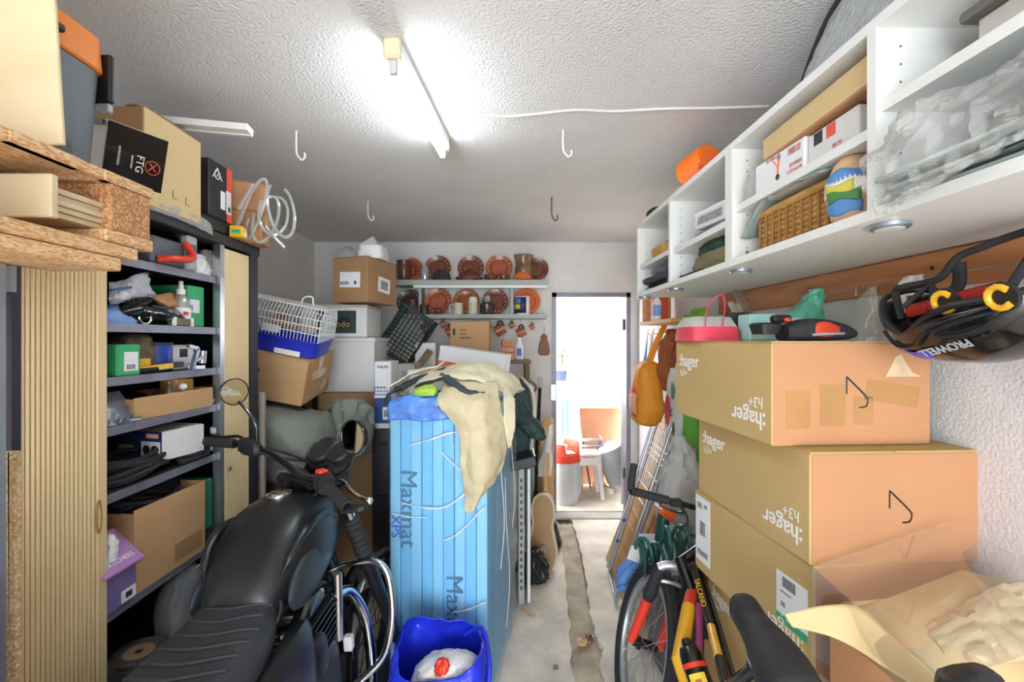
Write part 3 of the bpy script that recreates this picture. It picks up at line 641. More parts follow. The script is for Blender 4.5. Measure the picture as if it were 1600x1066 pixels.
for k, (px, lab) in enumerate(((186, 'loose hex bolt nearest the shutter on fourth shelf'), (196, 'loose hex bolt in the middle of three on fourth shelf'), (207, 'loose hex bolt nearest the cardboard tray'))):
    M_ = T(sp(px, s4+.009, -1.11+.004*k)) @ RZ(50*k) @ RY(90)
    solo('bolt', lab, 'bolt', MB().lathe([(.009, 0), (.009, .008), (.005, .008), (.005, .035)], 6, M_), MATS['zinc'], 'loose bolts')
solo('plaster_scrap', 'white plastic scrap beyond the cardboard tray', 'scrap', MB().rbox(sp(334, s4+.012, -1.13), (.05, .07, .022), .006), MATS['paper'])
solo('cable_clips', 'dark bundle of clips behind the white scrap', 'clips', MB().loft([(sp(330, s4, -1.2), .04, .05, 3), (sp(330, s4+.05, -1.2), .03, .05, 3), (sp(330, s4+.065, -1.2), .01, .03)], 16, .012, 30), MATS['dark_cloth'])
# fifth shelf: coiled cable and a tool box
c = Carton('tool_carton', 'navy and white power tool carton on fifth cabinet shelf', (-1.205, 1.60, s5+.03), (.20, .16, .098), (0, 0, -14), 'carton_white', flaps=False)
c.put('front', 0, 0, .2, .098, 'navy', 'print_panel', t=.0014); c.put('front', .055, -.012, .08, .055, 'paper', 'photo_panel', lift=.002); c.put('front', -.05, -.01, .06, .022, 'carton', 'sticker', lift=.002)
c.put('front', .062, .034, .05, .014, 'bag_pink', 'print', lift=.002)
for u in (.038, .072): c.shape('front', MB().lathe([(.001, 0), (.015, 0), (.015, .001), (.001, .001)], 18), 'dark_metal', 'photo', u, -.012, lift=.0026)
cb = MB(); rng = random.Random(3)
for k in range(11):
    z = s5+.014+.0105*(k % 6); r1 = .13+.02*rng.random(); r2 = .055+.03*rng.random(); cy_ = 1.40+.03*rng.random(); cx_ = -1.205+.02*rng.random()
    cb.tube([(cx_+r2*math.cos(a), cy_+r1*math.sin(a), z+.008*math.sin(3*a+k)) for a in [j*math.pi/10 for j in range(20)]], .0085, 7, closed=True)
solo('cable_coil', 'thick black cable coil beside the shutter on fifth shelf', 'cable', cb, MATS['black_rubber'])
cb = MB()
for k in range(9):
    z = s5+.012+.0055*k
    cb.tube([(-1.115-.012*(k % 3), 1.56+.01*k, z-.002), (-1.10-.01*(k % 2), 1.64, z), (-1.108, 1.70, z+.002), (-1.16, 1.72-.006*k, z+.004)], .0085, 7, smooth=5)
solo('cable_bundle', 'flattened bundle of black cable under the tool carton', 'cable', cb, MATS['black_rubber'])
solo('white_plug', 'white plastic plug cover at the rail end of fifth shelf', 'plug', MB().rbox(sp(337, s5+.085, -1.112), (.03, .035, .03), .006).tube([sp(330, s5+.01, -1.12), sp(334, s5+.05, -1.114), sp(337, s5+.075, -1.112)], .005, 6), MATS['white_melamine'])
# sixth shelf
oc = thing('open_carton', 'open brown carton of cables on sixth cabinet shelf', 'box', (-1.195, 1.51, s6), (0, 0, -2))
MB().box((.098, 0, .125), (.005, .30, .25)).build('side_wall', MATS['carton'], oc); MB().box((-.098, 0, .125), (.005, .30, .25)).build('side_wall', MATS['carton'], oc)
MB().box((0, -.15, .12), (.196, .005, .24)).build('front_wall', MATS['carton_dark'], oc); MB().box((0, .15, .125), (.196, .005, .25)).build('back_wall', MATS['carton'], oc); MB().box((0, 0, .003), (.19, .3, .005)).build('bottom', MATS['carton'], oc)
MB().box((.1012, .07, .05), (.001, .13, .06)).build('sticker', MATS['carton_dark'], oc)
cb = MB()
for k in range(6): cb.tube([(-1.195+(.05+.006*k)*math.cos(a), 1.51+(.10+.004*k)*math.sin(a), s6+.20+.01*k+.012*math.sin(2*a+k)) for a in [j*math.pi/9 for j in range(18)]], .007, 6, closed=True)
solo('cable_coil', 'dark cable coil lying in the open brown carton', 'cable', cb, MATS['black_rubber'])
c = Carton('shoe_box', 'purple shoe box with tilted lid on sixth cabinet shelf', (-1.15, 1.29, s6), (.12, .12, .12), (0, 0, 0), 'purple_dark', flaps=False)
c.put('right', .03, -.035, .05, .035, 'paper', 'sticker'); c.put('right', .03, -.035, .022, .016, 'print_black', 'print_line', lift=.0016)
ld = MB().rbox((0, 0, 0), (.13, .135, .012), .003, T(.03, .0, .155) @ RY(42)).build('lid', MATS['purple_box'], c.root)
mb = MB(); mb.add(*txt('SKECHERS', .02), T(.03, 0, .155) @ RY(42) @ T(.035, 0, .0065) @ RZ(90)); mb.build('lettering', MATS['print_white'], c.root, smooth=0)
MB().cyl((.0, .0, 0), (0, 0, .0008), .013, 16).build('hole_mark', MATS['print_black'], c.root).matrix_basis = T(.03, 0, .155) @ RY(42) @ T(-.02, .0, .0062)
solo('tissue', 'white tissue paper sticking out beside the purple box', 'paper', MB().loft([(PX(173, 860, -1.10)+Vector((-.01, 0, -.03)), .02, .02, 2), (PX(174, 852, -1.10), .012, .018, 2), (PX(172, 835, -1.10), .003, .004, 2)], 14, .006, 40), MATS['paper'])
solo('green_case', 'green case standing at the rail end of sixth shelf', 'case', MB().rbox((-1.17, 1.705, s6+.12), (.13, .045, .24), .006), mat('case_green', '#1f7a5a', .45))
solo('dark_jar', 'dark round jar at the rail end of the cabinet', 'jar', MB().lathe([(.02, 0), (.03, .005), (.033, .03), (.03, .055), (.02, .06)], 18, T(-1.118, 1.70, s6+.001)), MATS['dark_metal'])
o = thing('tagged_bag', 'grey bag with blue tag hanging below sixth shelf contents', 'bag', (-1.14, 1.62, s7))
MB().loft([((0, 0, 0), .06, .10, 3), ((0, 0, .10), .055, .09, 3), ((0, 0, .19), .03, .06, 3), ((0, 0, .215), .006, .02, 2)], 24, .012, 16, 4).build('bag', mat('bag_grey', '#85868a', .4, var=.2), o)
MB().rbox((.058, .01, .15), (.004, .04, .05), .001).build('tag', MATS['blue_plastic'], o); MB().tube([(.03, .02, .2), (.06, .05, .22), (.062, .03, .19), (.06, .012, .17)], .0015, 5, smooth=4).build('string', MATS['paper'], o)
# seventh shelf
for k, lab in enumerate(('grey grinding disc at the bottom of the disc pile', 'grey grinding disc in the middle of the disc pile', 'grey grinding disc with tan centre on top of the pile')):
    o = thing('grinding_disc', lab, 'disc', (-1.165+.006*k, 1.42+.008*k, s7+k*.0125), (0, 0, 0), 'grinding discs on the lowest shelf')
    MB().lathe([(.011, 0), (.075, 0), (.075, .011), (.011, .011), (.011, 0)], 32, cap=False).build('disc', MATS['abrasive'], o)
    MB().lathe([(.012, .0112), (.042, .0112), (.042, .012), (.012, .012), (.012, .0112)], 24, cap=False).build('paper_label', MATS['abrasive_paper'], o)
solo('dark_cloth_heap', 'heap of dark rags left of the grinding discs', 'cloth', MB().loft([((-1.2, 1.25, s7), .09, .10, 3), ((-1.2, 1.25, s7+.06), .08, .09, 3), ((-1.2, 1.26, s7+.13), .03, .04, 2)], 24, .02, 14), MATS['dark_cloth'])
# ---------------------------------------------------------------- the motorcycle
mo = thing('motorcycle', 'black motorcycle on its side stand with round mirrors and ribbed seat', 'motorcycle', (-.64, 1.3, 0), (0, -5, 0))
ML = lambda mb, nm, m, par=None, **k: mb.build(nm, MATS[m], par or mo, **k)
G = MATS
def dirrings(rows, n=32):
    """rings across the y axis: (y, z centre, half width, half height, exponent)"""
    Q = RX(90); return [((0, y, z), hw, hh, e, Q) for y, z, hw, hh, e in rows]
tank = MB().loft(dirrings([(-.11, .80, .075, .045, 3), (-.09, .82, .095, .075, 3), (-.02, .865, .125, .105, 2.8), (.07, .895, .152, .130, 2.6), (.16, .905, .162, .142, 2.5), (.25, .91, .155, .135, 2.5), (.31, .905, .135, .12, 2.5), (.345, .90, .10, .095, 2.4), (.355, .90, .05, .05, 2)]), 40, sub=3)
tk = ML(tank, 'fuel_tank', 'black_satin')
# knee recess ridge on both tank sides and the badge line
for s_ in (1, -1):
    rg = MB().tube([(s_*.108, -.05, .90), (s_*.128, .0, .955), (s_*.139, .07, .985), (s_*.143, .15, .99), (s_*.15, .22, .965), (s_*.152, .26, .92)], [.004, .012, .014, .013, .01, .004], 10, smooth=5)
    rg.build('tank_ridge', G['black_satin'], tk)
    MB().loft(dirrings([(-.075, .835, .001, .004, 2), (-.06, .838, .010, .03, 2), (-.02, .845, .02, .055, 2.4), (.08, .865, .022, .07, 2.6), (.18, .88, .02, .065, 2.6), (.24, .885, .012, .04, 2), (.255, .885, .001, .004, 2)]), 16, M=T(s_*.134, 0, 0), sub=2).build('knee_pad', mat('knee_grey', '#2a3238', .45, var=.06), tk)
MB().lathe([(.001, 0), (.038, 0), (.041, .004), (.041, .012), (.034, .016), (.001, .017)], 28, T(-.01, .20, 1.043)).build('fuel_cap', G['chrome'], tk)
mb = MB(); mb.add(*txt('TRIDENT', .03), T(.163, .19, .93) @ RZ(90) @ RX(72)); 
seat = MB().loft(dirrings([(-.85, .80, .05, .03, 3), (-.82, .805, .10, .05, 3), (-.70, .80, .128, .06, 3), (-.5, .79, .14, .06, 3), (-.35, .78, .142, .058, 3), (-.2, .785, .135, .062, 3), (-.10, .80, .11, .06, 3), (-.055, .815, .085, .05, 3), (-.045, .82, .05, .03, 2.5)]), 36, sub=3)
st = ML(seat, 'seat', 'seat_vinyl')
for k in range(12):
    y_ = -.12-k*.045; hw = .095 if k < 2 else .11
    zt = .845+(.012 if k == 0 else .0)
    pts = []
    for j in range(9):
        u = -1+j/4; x_ = u*hw
        pts.append((x_, y_+.03*u*u, 0))
    # follow the seat's top
    def top(x, y):
        rows = [(-.70, .80, .128, .06), (-.5, .79, .14, .06), (-.35, .78, .142, .058), (-.2, .785, .135, .062), (-.10, .80, .11, .06), (-.055, .815, .085, .05)]
        for (a0, *A), (b0, *B) in zip(rows, rows[1:]):
            if a0 <= y <= b0:
                t = (y-a0)/(b0-a0); z, w_, h_ = [p+(q_-p)*t for p, q_ in zip(A, B)]
                return z+h_*max(0, 1-abs(x/w_)**3)**(1/3)
        return .85
    MB().tube([(x, y, top(x, y)+.001) for x, y, _ in pts], .0042, 6, smooth=2).build('seat_rib', G['seat_vinyl'], st)
MB().tube([(-.12, -.12, .81), (-.11, -.07, .835), (-.06, -.05, .858), (0, -.045, .865), (.06, -.05, .858), (.11, -.07, .835), (.12, -.12, .81)], .004, 6, smooth=4).build('piping', G['seat_vinyl'], st)
MB().tube([(-.10, -.60, .865), (-.06, -.63, .875), (0, -.64, .877), (.06, -.63, .875), (.10, -.60, .865)], .008, 8, smooth=4).build('grab_rail', G['chrome'], mo)
# side covers, frame and engine
for s_ in (1, -1):
    ML(MB().loft(dirrings([(-.42, .60, .012, .07, 4), (-.36, .62, .02, .11, 4), (-.2, .64, .026, .125, 4), (-.06, .66, .028, .12, 4), (-.02, .67, .012, .08, 3)]), 20, M=T(s_*.15, 0, 0), sub=2), 'side_cover', 'grey_plastic' if 0 else 'black_satin')
    ML(MB().tube([(s_*.12, -.8, .72), (s_*.135, -.4, .70), (s_*.13, -.05, .75), (s_*.06, .33, .88)], .016, 10, smooth=5), 'frame_tube', 'black_gloss')
    ML(MB().tube([(s_*.10, -.05, .74), (s_*.14, -.08, .5), (s_*.13, -.06, .25), (s_*.12, .25, .2), (s_*.1, .40, .45), (s_*.04, .36, .82)], .016, 10, smooth=5), 'frame_tube', 'black_gloss')
ML(MB().rbox((0, .12, .42), (.24, .34, .26), .05, seg=3), 'engine_block', 'engine_metal')
cyl = ML(MB().rbox((0, .16, .60), (.20, .17, .14), .02, seg=2), 'cylinder', 'dark_metal')
for k in range(7): MB().rbox((0, .16, .545+k*.021), (.24, .20, .006), .003).build('cooling_fin', G['dark_metal'], cyl)
ML(MB().rbox((0, .17, .70), (.21, .19, .08), .03, seg=3), 'cylinder_head', 'black_gloss')
cc_ = MB(); cc_.lathe([(.001, 0), (.115, 0), (.12, .02), (.115, .045), (.09, .06), (.001, .064)], 32, T(.11, .05, .36) @ RY(90)); ML(cc_, 'clutch_cover', 'engine_metal')
ML(MB().lathe([(.001, 0), (.09, 0), (.09, .03), (.07, .045), (.001, .05)], 28, T(-.11, .12, .38) @ RY(-90)), 'alternator_cover', 'engine_metal')
for k in range(2):
    x_ = .04+.07*k
    ML(MB().tube([(x_, .25, .66), (x_+.02, .36, .63), (x_+.05, .42, .48), (x_+.07, .36, .28), (x_+.09, .1, .22), (.17, -.3, .26)], .02, 12, smooth=6), 'exhaust_header', 'chrome' if k else 'dark_metal')
ML(MB().cyl((.19, -.28, .27), (.20, -.75, .33), .045, 20, .05), 'silencer', 'black_satin')
ML(MB().cyl((.118, .26, .52), (.128, .27, .74), .017, 14), 'oil_tube', 'chrome')
ML(MB().rbox((.135, .30, .48), (.03, .03, .05), .004), 'white_block', 'paper')
ML(MB().rbox((.13, .05, .60), (.06, .10, .12), .03, seg=3), 'throttle_body', 'dark_metal')
ML(MB().rbox((.12, .01, .50), (.012, .05, .10), .003), 'warning_plate', 'paper')
for s_, col in ((1, 'chrome'), (-1, 'chrome')):
    ML(MB().tube([(s_*.05, .37, .70), (s_*.12, .39, .715), (s_*.21, .385, .72), (s_*.265, .37, .69), (s_*.285, .35, .60), (s_*.28, .33, .50), (s_*.24, .31, .40), (s_*.13, .28, .33)], .0125, 12, smooth=6), 'crash_bar', col)
for s_ in (1, -1):
    fp = ML(MB().cyl((s_*.13, -.05, .33), (s_*.25, -.05, .33), .012), 'foot_peg', 'black_rubber')
ML(MB().tube([(-.13, -.02, .25), (-.19, .02, .12), (-.235, .04, -.0)], .011, 8), 'side_stand', 'dark_metal')
# steering: turned to the right; built where it stands
def W(mb, nm, m, par=None, **k): return mb.build(nm, MATS[m], par or mo, world=True, **k)
hb = [P(325, 690, 1.66), P(370, 694, 1.645), P(398, 701, 1.635), P(428, 713, 1.615), P(450, 728, 1.58), P(470, 742, 1.535), P(488, 748, 1.48), P(505, 752, 1.42), P(522, 770, 1.33), P(543, 793, 1.25)]
bar = W(MB().tube(hb, .012, 12, smooth=4), 'handlebar', 'black_gloss')
def on(a, b, r, nm, m, n=16, par=bar): return W(MB().cyl(a, b, r, n), nm, m, par)
on(P(321, 689.5, 1.661), P(367, 693.5, 1.646), .0175, 'grip', 'black_rubber'); on(P(513, 761, 1.37), P(543, 793, 1.25), .0175, 'grip', 'black_rubber')
W(MB().loft([(P(376, 695, 1.642), .018, .022, 4, align((1, 0, 0))), (P(385, 697, 1.64), .026, .03, 4, align((1, 0, 0))), (P(402, 702, 1.632), .024, .026, 4, align((1, 0, 0))), (P(408, 704, 1.63), .014, .016, 3, align((1, 0, 0)))], 20), 'switch_cluster', 'black_plastic', bar)
dv = P(513, 761, 1.37)-P(498, 750, 1.44)
W(MB().loft([(P(499, 750, 1.44), .018, .02, 4, align(dv)), (P(504, 752, 1.42), .027, .03, 4, align(dv)), (P(511, 758, 1.385), .025, .028, 4, align(dv))], 20), 'switch_cluster', 'black_plastic', bar)
W(MB().rbox((0, 0, 0), (.032, .03, .018), .004, T(P(503, 738, 1.42)) @ RZ(-40)), 'stop_switch', 'red_plastic', bar)
W(MB().rbox((0, 0, 0), (.02, .02, .012), .003, T(P(497, 752, 1.41)) @ RZ(-40)), 'start_button', 'grey_light', bar)
lv = W(MB().tube([P(528, 748, 1.44), P(537, 754, 1.42), P(548, 766, 1.38), P(562, 777, 1.33), P(574, 782, 1.29)], [.006, .008, .007, .006, .006], 10, smooth=4).ball(P(577, 783, 1.28), .011, 12), 'brake_lever', 'chrome', bar)
W(MB().tube([P(385, 690, 1.67), P(372, 682, 1.70), P(345, 684, 1.71), P(330, 682, 1.72)], .006, 8, smooth=4), 'clutch_lever', 'dark_metal', bar)
W(MB().rbox((0, 0, 0), (.045, .05, .03), .008, T(P(531, 740, 1.46)) @ RZ(-35)), 'brake_reservoir', 'black_plastic', bar)
W(MB().loft([(P(536, 798, 1.26), .012, .012), (P(545, 799, 1.25), .024, .02), (P(560, 795, 1.235), .026, .022), (P(567, 790, 1.23), .01, .01)], 16), 'turn_signal', 'black_plastic')
def mirror(c, nrm, r, stem):
    M_ = align(nrm); M_.translation = c
    hs = W(MB().lathe([(.001, -.022), (r*.6, -.02), (r*.95, -.008), (r, 0), (r, .006), (r*.93, .008)], 36, M_), 'mirror_housing', 'black_gloss')
    W(MB().lathe([(r*.92, .0065), (r*1.0, .0065), (r*1.02, .009), (r*.94, .0105), (r*.92, .0065)], 36, M_, cap=False), 'mirror_rim', 'black_gloss', hs)
    W(MB().lathe([(.001, .0085), (r*.94, .0085)], 36, M_, cap=False), 'mirror_glass', 'mirror_glass', hs)
    W(MB().tube(stem, .0055, 8, smooth=4), 'mirror_stem', 'black_gloss', hs)
mirror(P(365, 612, 1.64), (1.0, -.72, -.05), .048, [P(374, 628, 1.65), P(385, 641, 1.645), P(397, 658, 1.64), P(402, 672, 1.638), P(401, 694, 1.637)])
mirror(P(554, 683, 1.36), (-.62, -1, .06), .052, [P(556, 700, 1.365), P(548, 722, 1.38), P(533, 738, 1.41), P(512, 750, 1.43)])
# clocks, headlamp, fork, wheel
W(MB().lathe([(.001, 0), (.05, 0), (.058, .02), (.058, .045), (.05, .052), (.046, .048), (.001, .048)], 28, T(P(511, 714, 1.70)) @ RZ(-25) @ RX(38)), 'speedometer', 'black_plastic')
W(MB().lathe([(.001, 0), (.045, 0), (.052, .02), (.052, .04), (.045, .047), (.042, .043), (.001, .043)], 28, T(P(537, 716, 1.66)) @ RZ(-25) @ RX(38)), 'rev_counter', 'black_plastic')
fwd = Vector((.35, .94, 0)); rgt = Vector((.94, -.35, 0))
hl = P(510, 735, 1.83)
M_ = align(fwd); M_.translation = hl
W(MB().lathe([(.001, -.09), (.05, -.075), (.08, -.03), (.088, .02), (.088, .035), (.08, .04), (.001, .045)], 28, M_), 'headlamp', 'black_gloss')
W(MB().rbox((0, 0, 0), (.20, .10, .035), .012, T(P(478, 752, 1.60)) @ RZ(-25) @ RX(-20)), 'top_yoke', 'dark_metal')
for s_ in (-1, 1):
    W(MB().cyl(P(470+s_*16, 744, 1.56-.02*s_), P(470+s_*16, 762, 1.57-.02*s_), .016), 'bar_clamp', 'dark_metal')
ft = Vector((-.562, 1.60, .985)); fb = Vector((-.455, 1.93, .29))
ax = (fb-ft)
for s_ in (0, 1):
    o_ = -rgt*.19*s_
    fk = W(MB().tube([ft+o_, ft+o_+ax*.30], .019, 14), 'fork_tube', 'chrome')
    g_ = MB(); n_ = 40
    pts = [ft+o_+ax*(.10+.28*k/n_) for k in range(n_+1)]
    g_.tube(pts, [.026+.006*math.sin(k*math.pi/2.5) for k in range(n_+1)], 16); W(g_, 'fork_gaiter', 'black_rubber', fk)
    W(MB().tube([ft+o_+ax*.36, fb+o_], [.028, .028, .022], 14), 'fork_lower', 'dark_metal', fk)
whc = fb-rgt*.13
wf = Vector((.10, .995, 0)).normalized(); wr_ = Vector((wf.y, -wf.x, 0)); M_ = align(wr_); M_.translation = whc
tyre = lambda R_, r_, n=48: [[(R_+r_*math.cos(b))*math.cos(a) for b in (0,)] for a in (0,)]
def torus(mb, R_, r_, M, n=48, k=12, sq=1.0):
    V = []; Fc = []
    for i in range(n):
        a = 2*math.pi*i/n
        for j in range(k):
            b = 2*math.pi*j/k; V.append(((R_+r_*math.cos(b))*math.cos(a), (R_+r_*math.cos(b))*math.sin(a), r_*sq*math.sin(b)))
    for i in range(n):
        for j in range(k): Fc.append((i*k+j, ((i+1) % n)*k+j, ((i+1) % n)*k+(j+1) % k, i*k+(j+1) % k))
    return mb.add(V, Fc, M)
wh = W(torus(MB(), .265, .05, M_), 'front_tyre', 'black_rubber')
W(torus(MB(), .215, .014, M_, k=8), 'wheel_rim', 'dark_metal', wh)
for k in range(18):
    a = 2*math.pi*k/18; W(MB().tube([M_ @ Vector((.03*math.cos(a), .03*math.sin(a), .02*(-1)**k)), M_ @ Vector((.21*math.cos(a+.15), .21*math.sin(a+.15), 0))], .002, 5), 'spoke', 'dark_metal', wh)
fd = []
for k in range(15):
    a = R(20+k*10); rad = .335
    fd.append([M_ @ Vector((rad*math.cos(b_) , rad*math.sin(b_), zz)) if False else whc+wf*(rad*math.cos(a))+Vector((0, 0, rad*math.sin(a)-(.02 if abs(zz) > .05 else 0)))+wr_*zz for zz in (-.06, -.03, .03, .06)])
W(MB().patch(fd, 2), 'front_mudguard', 'black_gloss', thick=.004)
rw = ML(torus(MB(), .26, .06, T(0, -.68, .315) @ RY(90)), 'rear_tyre', 'black_rubber')
torus(MB(), .20, .02, T(0, -.68, .315) @ RY(90), k=8).build('wheel_rim', MATS['dark_metal'], rw)
ML(MB().bar((.10, -.05, .34), (.10, -.68, .315), .03, .05).bar((-.10, -.05, .34), (-.10, -.68, .315), .03, .05), 'swing_arm', 'black_gloss')
for s_ in (1, -1): ML(MB().tube([(s_*.13, -.5, .70), (s_*.13, -.63, .36)], .024, 12), 'rear_shock', 'black_gloss')
# cables over the bars
for pts in ([P(402, 700, 1.63), P(440, 706, 1.66), P(480, 722, 1.70), P(500, 745, 1.72), P(492, 790, 1.70)], [P(400, 704, 1.62), P(440, 722, 1.60), P(478, 738, 1.60), P(496, 760, 1.62)], [P(530, 742, 1.46), P(515, 725, 1.58), P(495, 735, 1.66), P(500, 770, 1.68)], [P(505, 756, 1.42), P(490, 775, 1.52), P(470, 770, 1.60)]):
    W(MB().tube(pts, .005, 8, smooth=6), 'control_cable', 'black_rubber')
# ---------------------------------------------------------------- pile of boxes in the back left corner
Carton('carton', 'lowest brown carton of the stack in the back left corner', (-1.09, 3.22, 0), (.46, .40, .46), (0, 0, 0), 'carton_dark', group='cartons of the corner stack', tape='tape_clear')
Carton('carton', 'second brown carton of the back left stack, behind the black crate', (-1.09, 3.22, .464), (.46, .40, .49), (0, 0, 0), 'carton', group='cartons of the corner stack')
c = Carton('carton', 'brown carton with a corner strip right below the white boxes', (-1.09, 3.22, .958), (.46, .40, .252), (0, 0, 0), 'carton', group='cartons of the corner stack', flaps=False)
c.put('front', .19, 0, .05, .24, 'carton_orange', 'strip'); c.put('front', .12, .02, .02, .03, 'print_black', 'print')
c = Carton('white_box', 'large plain white box under the green labelled wine box', (-1.10, 3.2, 1.213), (.485, .40, .35), (0, 0, 0), 'carton_white', group='white boxes', flaps=False)
MB().rbox((0, 0, .345), (.50, .41, .03), .004).build('lid', MATS['carton_white'], c.root)
c = Carton('wine_box', 'white wine box with green label lettered in gold', (-1.13, 3.19, 1.576), (.44, .36, .21), (0, 0, 0), 'carton_white', group='white boxes', flaps=False)
MB().rbox((0, 0, .205), (.455, .37, .02), .004).build('lid', mat('box_lid', '#cfcabb', .7, var=.1), c.root)
c.put('front', .02, -.005, .26, .15, 'green_dark', 'sticker', t=.0012); c.put('front', .05, -.01, .12, .07, 'black_plastic', 'plate', lift=.0018)
c.text('front', 'odo', .062, -.02, .06, 'print_gold', lift=.0026)
c = Carton('carton', 'brown carton with two white stickers on top of the wine box', (-.948, 3.11, 1.801), (.262, .355, .29), (0, 0, -16), 'carton_dark', flaps=True)
c.put('front', -.0, .0, .15, .10, 'paper', 'sticker', rot=-2); c.put('front', -.04, -.02, .06, .02, 'paper_print', 'print_line', lift=.0016); c.put('front', .04, -.02, .015, .022, 'print_black', 'print_line', lift=.0016)
c.put('right', .02, -.02, .15, .10, 'paper', 'sticker', rot=-5); c.put('right', .02, -.02, .09, .06, 'paper_print', 'print_line', rot=-5, lift=.0016)
solo('white_tub', 'white polystyrene tub on the topmost brown carton', 'tub', MB().loft([((-.89, 3.10, 2.096), .085, .11, 5), ((-.89, 3.10, 2.145), .088, .113, 5), ((-.89, 3.10, 2.147), .078, .10, 5), ((-.89, 3.10, 2.185), .08, .10, 5)], 28), MATS['white_melamine'])
solo('paper_cone', 'folded grey paper peak standing in the white tub', 'paper', MB().add([(-.97, 3.02, 2.186), (-.84, 3.02, 2.186), (-.83, 3.17, 2.186), (-.97, 3.17, 2.186), (-.895, 3.1, 2.265)], [(0, 1, 2, 3), (0, 4, 1), (1, 4, 2), (2, 4, 3), (3, 4, 0)]), MATS['carton_white'], smooth=0)
solo('plastic_bag', 'crumpled clear bag left of the white tub', 'plastic bag', MB().loft([((-1.07, 3.1, 2.096), .07, .07, 3), ((-1.07, 3.1, 2.15), .06, .06, 3), ((-1.06, 3.1, 2.19), .02, .03)], 24, .02, 18), MATS['clear_bag'])
# things seen behind the bird cage: books and rolls in a crate
Carton('carton', 'dark brown carton by the left wall behind the bird cage', (-1.48, 3.3, 1.0), (.30, .40, .73), (0, 0, 3), 'carton_dark')
Carton('carton', 'brown carton standing on the floor at the left wall', (-1.48, 3.3, 0), (.36, .44, .995), (0, 0, 0), 'carton_dark')
bk = ['#6b5a4c', '#8c6a48', '#4c5866', '#a3543c', '#d8cdb4', '#5a6a58', '#b28a5a', '#3c3c46']
bx = thing('wire_shelf', 'low dark bench carrying the books behind the bird cage', 'bench', (-1.42, 2.87, 0))
MB().rbox((0, 0, 1.30), (.42, .22, .02), .003).build('board', MATS['wood_grey'], bx)
for a_ in (-.19, .19):
    for b_ in (-.09, .09): MB().box((a_, b_, .645), (.03, .03, 1.29)).build('leg', MATS['dark_metal'], bx)
x_ = -1.60
for k in range(10):
    w_ = .03+.006*((k*5) % 3); h_ = .20+.03*((k*7) % 4)/3
    o = thing('book', 'book %s in the row behind the bird cage, %s' % (['with grey brown spine', 'with tan spine', 'with slate blue spine', 'with brick red spine', 'with cream spine', 'with moss green spine', 'with sand spine', 'with near black spine', 'with dull brown spine', 'with ochre spine'][k], 'at the wall end' if k < 5 else 'at the room end'), 'book', (x_+w_/2, 2.86, 1.311), (0, 0, 0), 'books behind the bird cage')
    m_ = mat('book_%d' % k, (bk+['#7a5a40', '#b98848'])[k], .7)
    MB().rbox((0, -.07, h_/2), (w_-.002, .004, h_), .001).build('spine', m_, o); MB().box((-w_/2+.002, 0, h_/2), (.003, .14, h_)).box((w_/2-.002, 0, h_/2), (.003, .14, h_)).build('cover', m_, o); MB().box((0, .003, h_/2), (w_-.007, .13, h_-.008)).build('pages', MATS['cream'], o)
    x_ += w_+.003
# tilted carton and bird cage
TB = T(-1.225, 2.50, 1.275) @ RX(6) @ RY(12) @ RZ(3)
c = Carton('carton', 'tilted brown carton with tape on its end under the bird cage', (0, 0, 0), (.37, .40, .235), (0, 0, 0), 'carton', tape='tape_pale')
c.root.matrix_basis = TB
c.put('right', .0, .02, .20, .05, 'tape_pale', 'tape', rot=0); c.put('right', .10, -.06, .09, .04, 'tape_pale', 'tape', rot=20)
MB().tube([(-.13, -.2015, .13), (-.06, -.2015, .16), (-.045, -.2015, .15), (-.05, -.2015, .135)], .003, 6).build('handle_cut', MATS['print_black'], c.root)
cage = thing('bird_cage', 'white wire bird cage with blue plastic tray, sitting aslant on a carton', 'bird cage', (0, 0, 0))
cage.matrix_basis = TB @ T(-.01, -.03, .240)
w2, d2 = .215, .135
tray = MB().loft([((0, 0, 0), w2-.02, d2-.02, 8), ((0, 0, .004), w2-.012, d2-.012, 8), ((0, 0, .075), w2, d2, 8), ((0, 0, .085), w2+.006, d2+.006, 8), ((0, 0, .09), w2+.006, d2+.006, 8), ((0, 0, .088), w2-.006, d2-.006, 8), ((0, 0, .012), w2-.018, d2-.018, 8)], 40)
tray.build('tray', MATS['blue_plastic'], cage)
MB().rbox((.07, -d2-.003, .016), (.13, .006, .028), .003).build('drawer_front', MATS['white_melamine'], cage)
H0, H1, tx = .088, .255, .175
for k in range(25):
    u = -w2+.005+k*(2*w2-.01)/24
    for s_ in (-1, 1):
        MB().tube([(u, s_*(d2-.004), H0), (u*tx/w2 if False else u, s_*(d2-.006), H1-.05), (u, s_*(d2-.045), H1)], .0017, 5).build('wire', MATS['white_melamine'], cage)
for k in range(14):
    v = -d2+.01+k*(2*d2-.02)/13; vt = max(-d2+.045, min(d2-.045, v))
    for s_ in (-1, 1): MB().tube([(s_*(w2-.004), v, H0), (s_*(w2-.006), v, H1-.05), (s_*(w2-.006), vt, H1)], .0017, 5).build('wire', MATS['white_melamine'], cage)
for z, i_ in ((H0+.04, .004), (H0+.08, .005), (H1-.05, .006)):
    MB().tube([(-w2+i_, -d2+i_, z), (w2-i_, -d2+i_, z), (w2-i_, d2-i_, z), (-w2+i_, d2-i_, z)], .0024, 6, closed=True).build('wire_hoop', MATS['white_melamine'], cage)
MB().rbox((0, 0, H1+.002), (2*w2-.01, 2*d2-.09, .006), .003).build('roof_panel', MATS['white_melamine'], cage)
MB().tube([(.05, 0, H1+.004), (.06, 0, H1+.04), (.10, 0, H1+.05), (.11, 0, H1+.02), (.112, 0, H1+.004)], .004, 8, smooth=4).build('carry_handle', MATS['white_melamine'], cage)
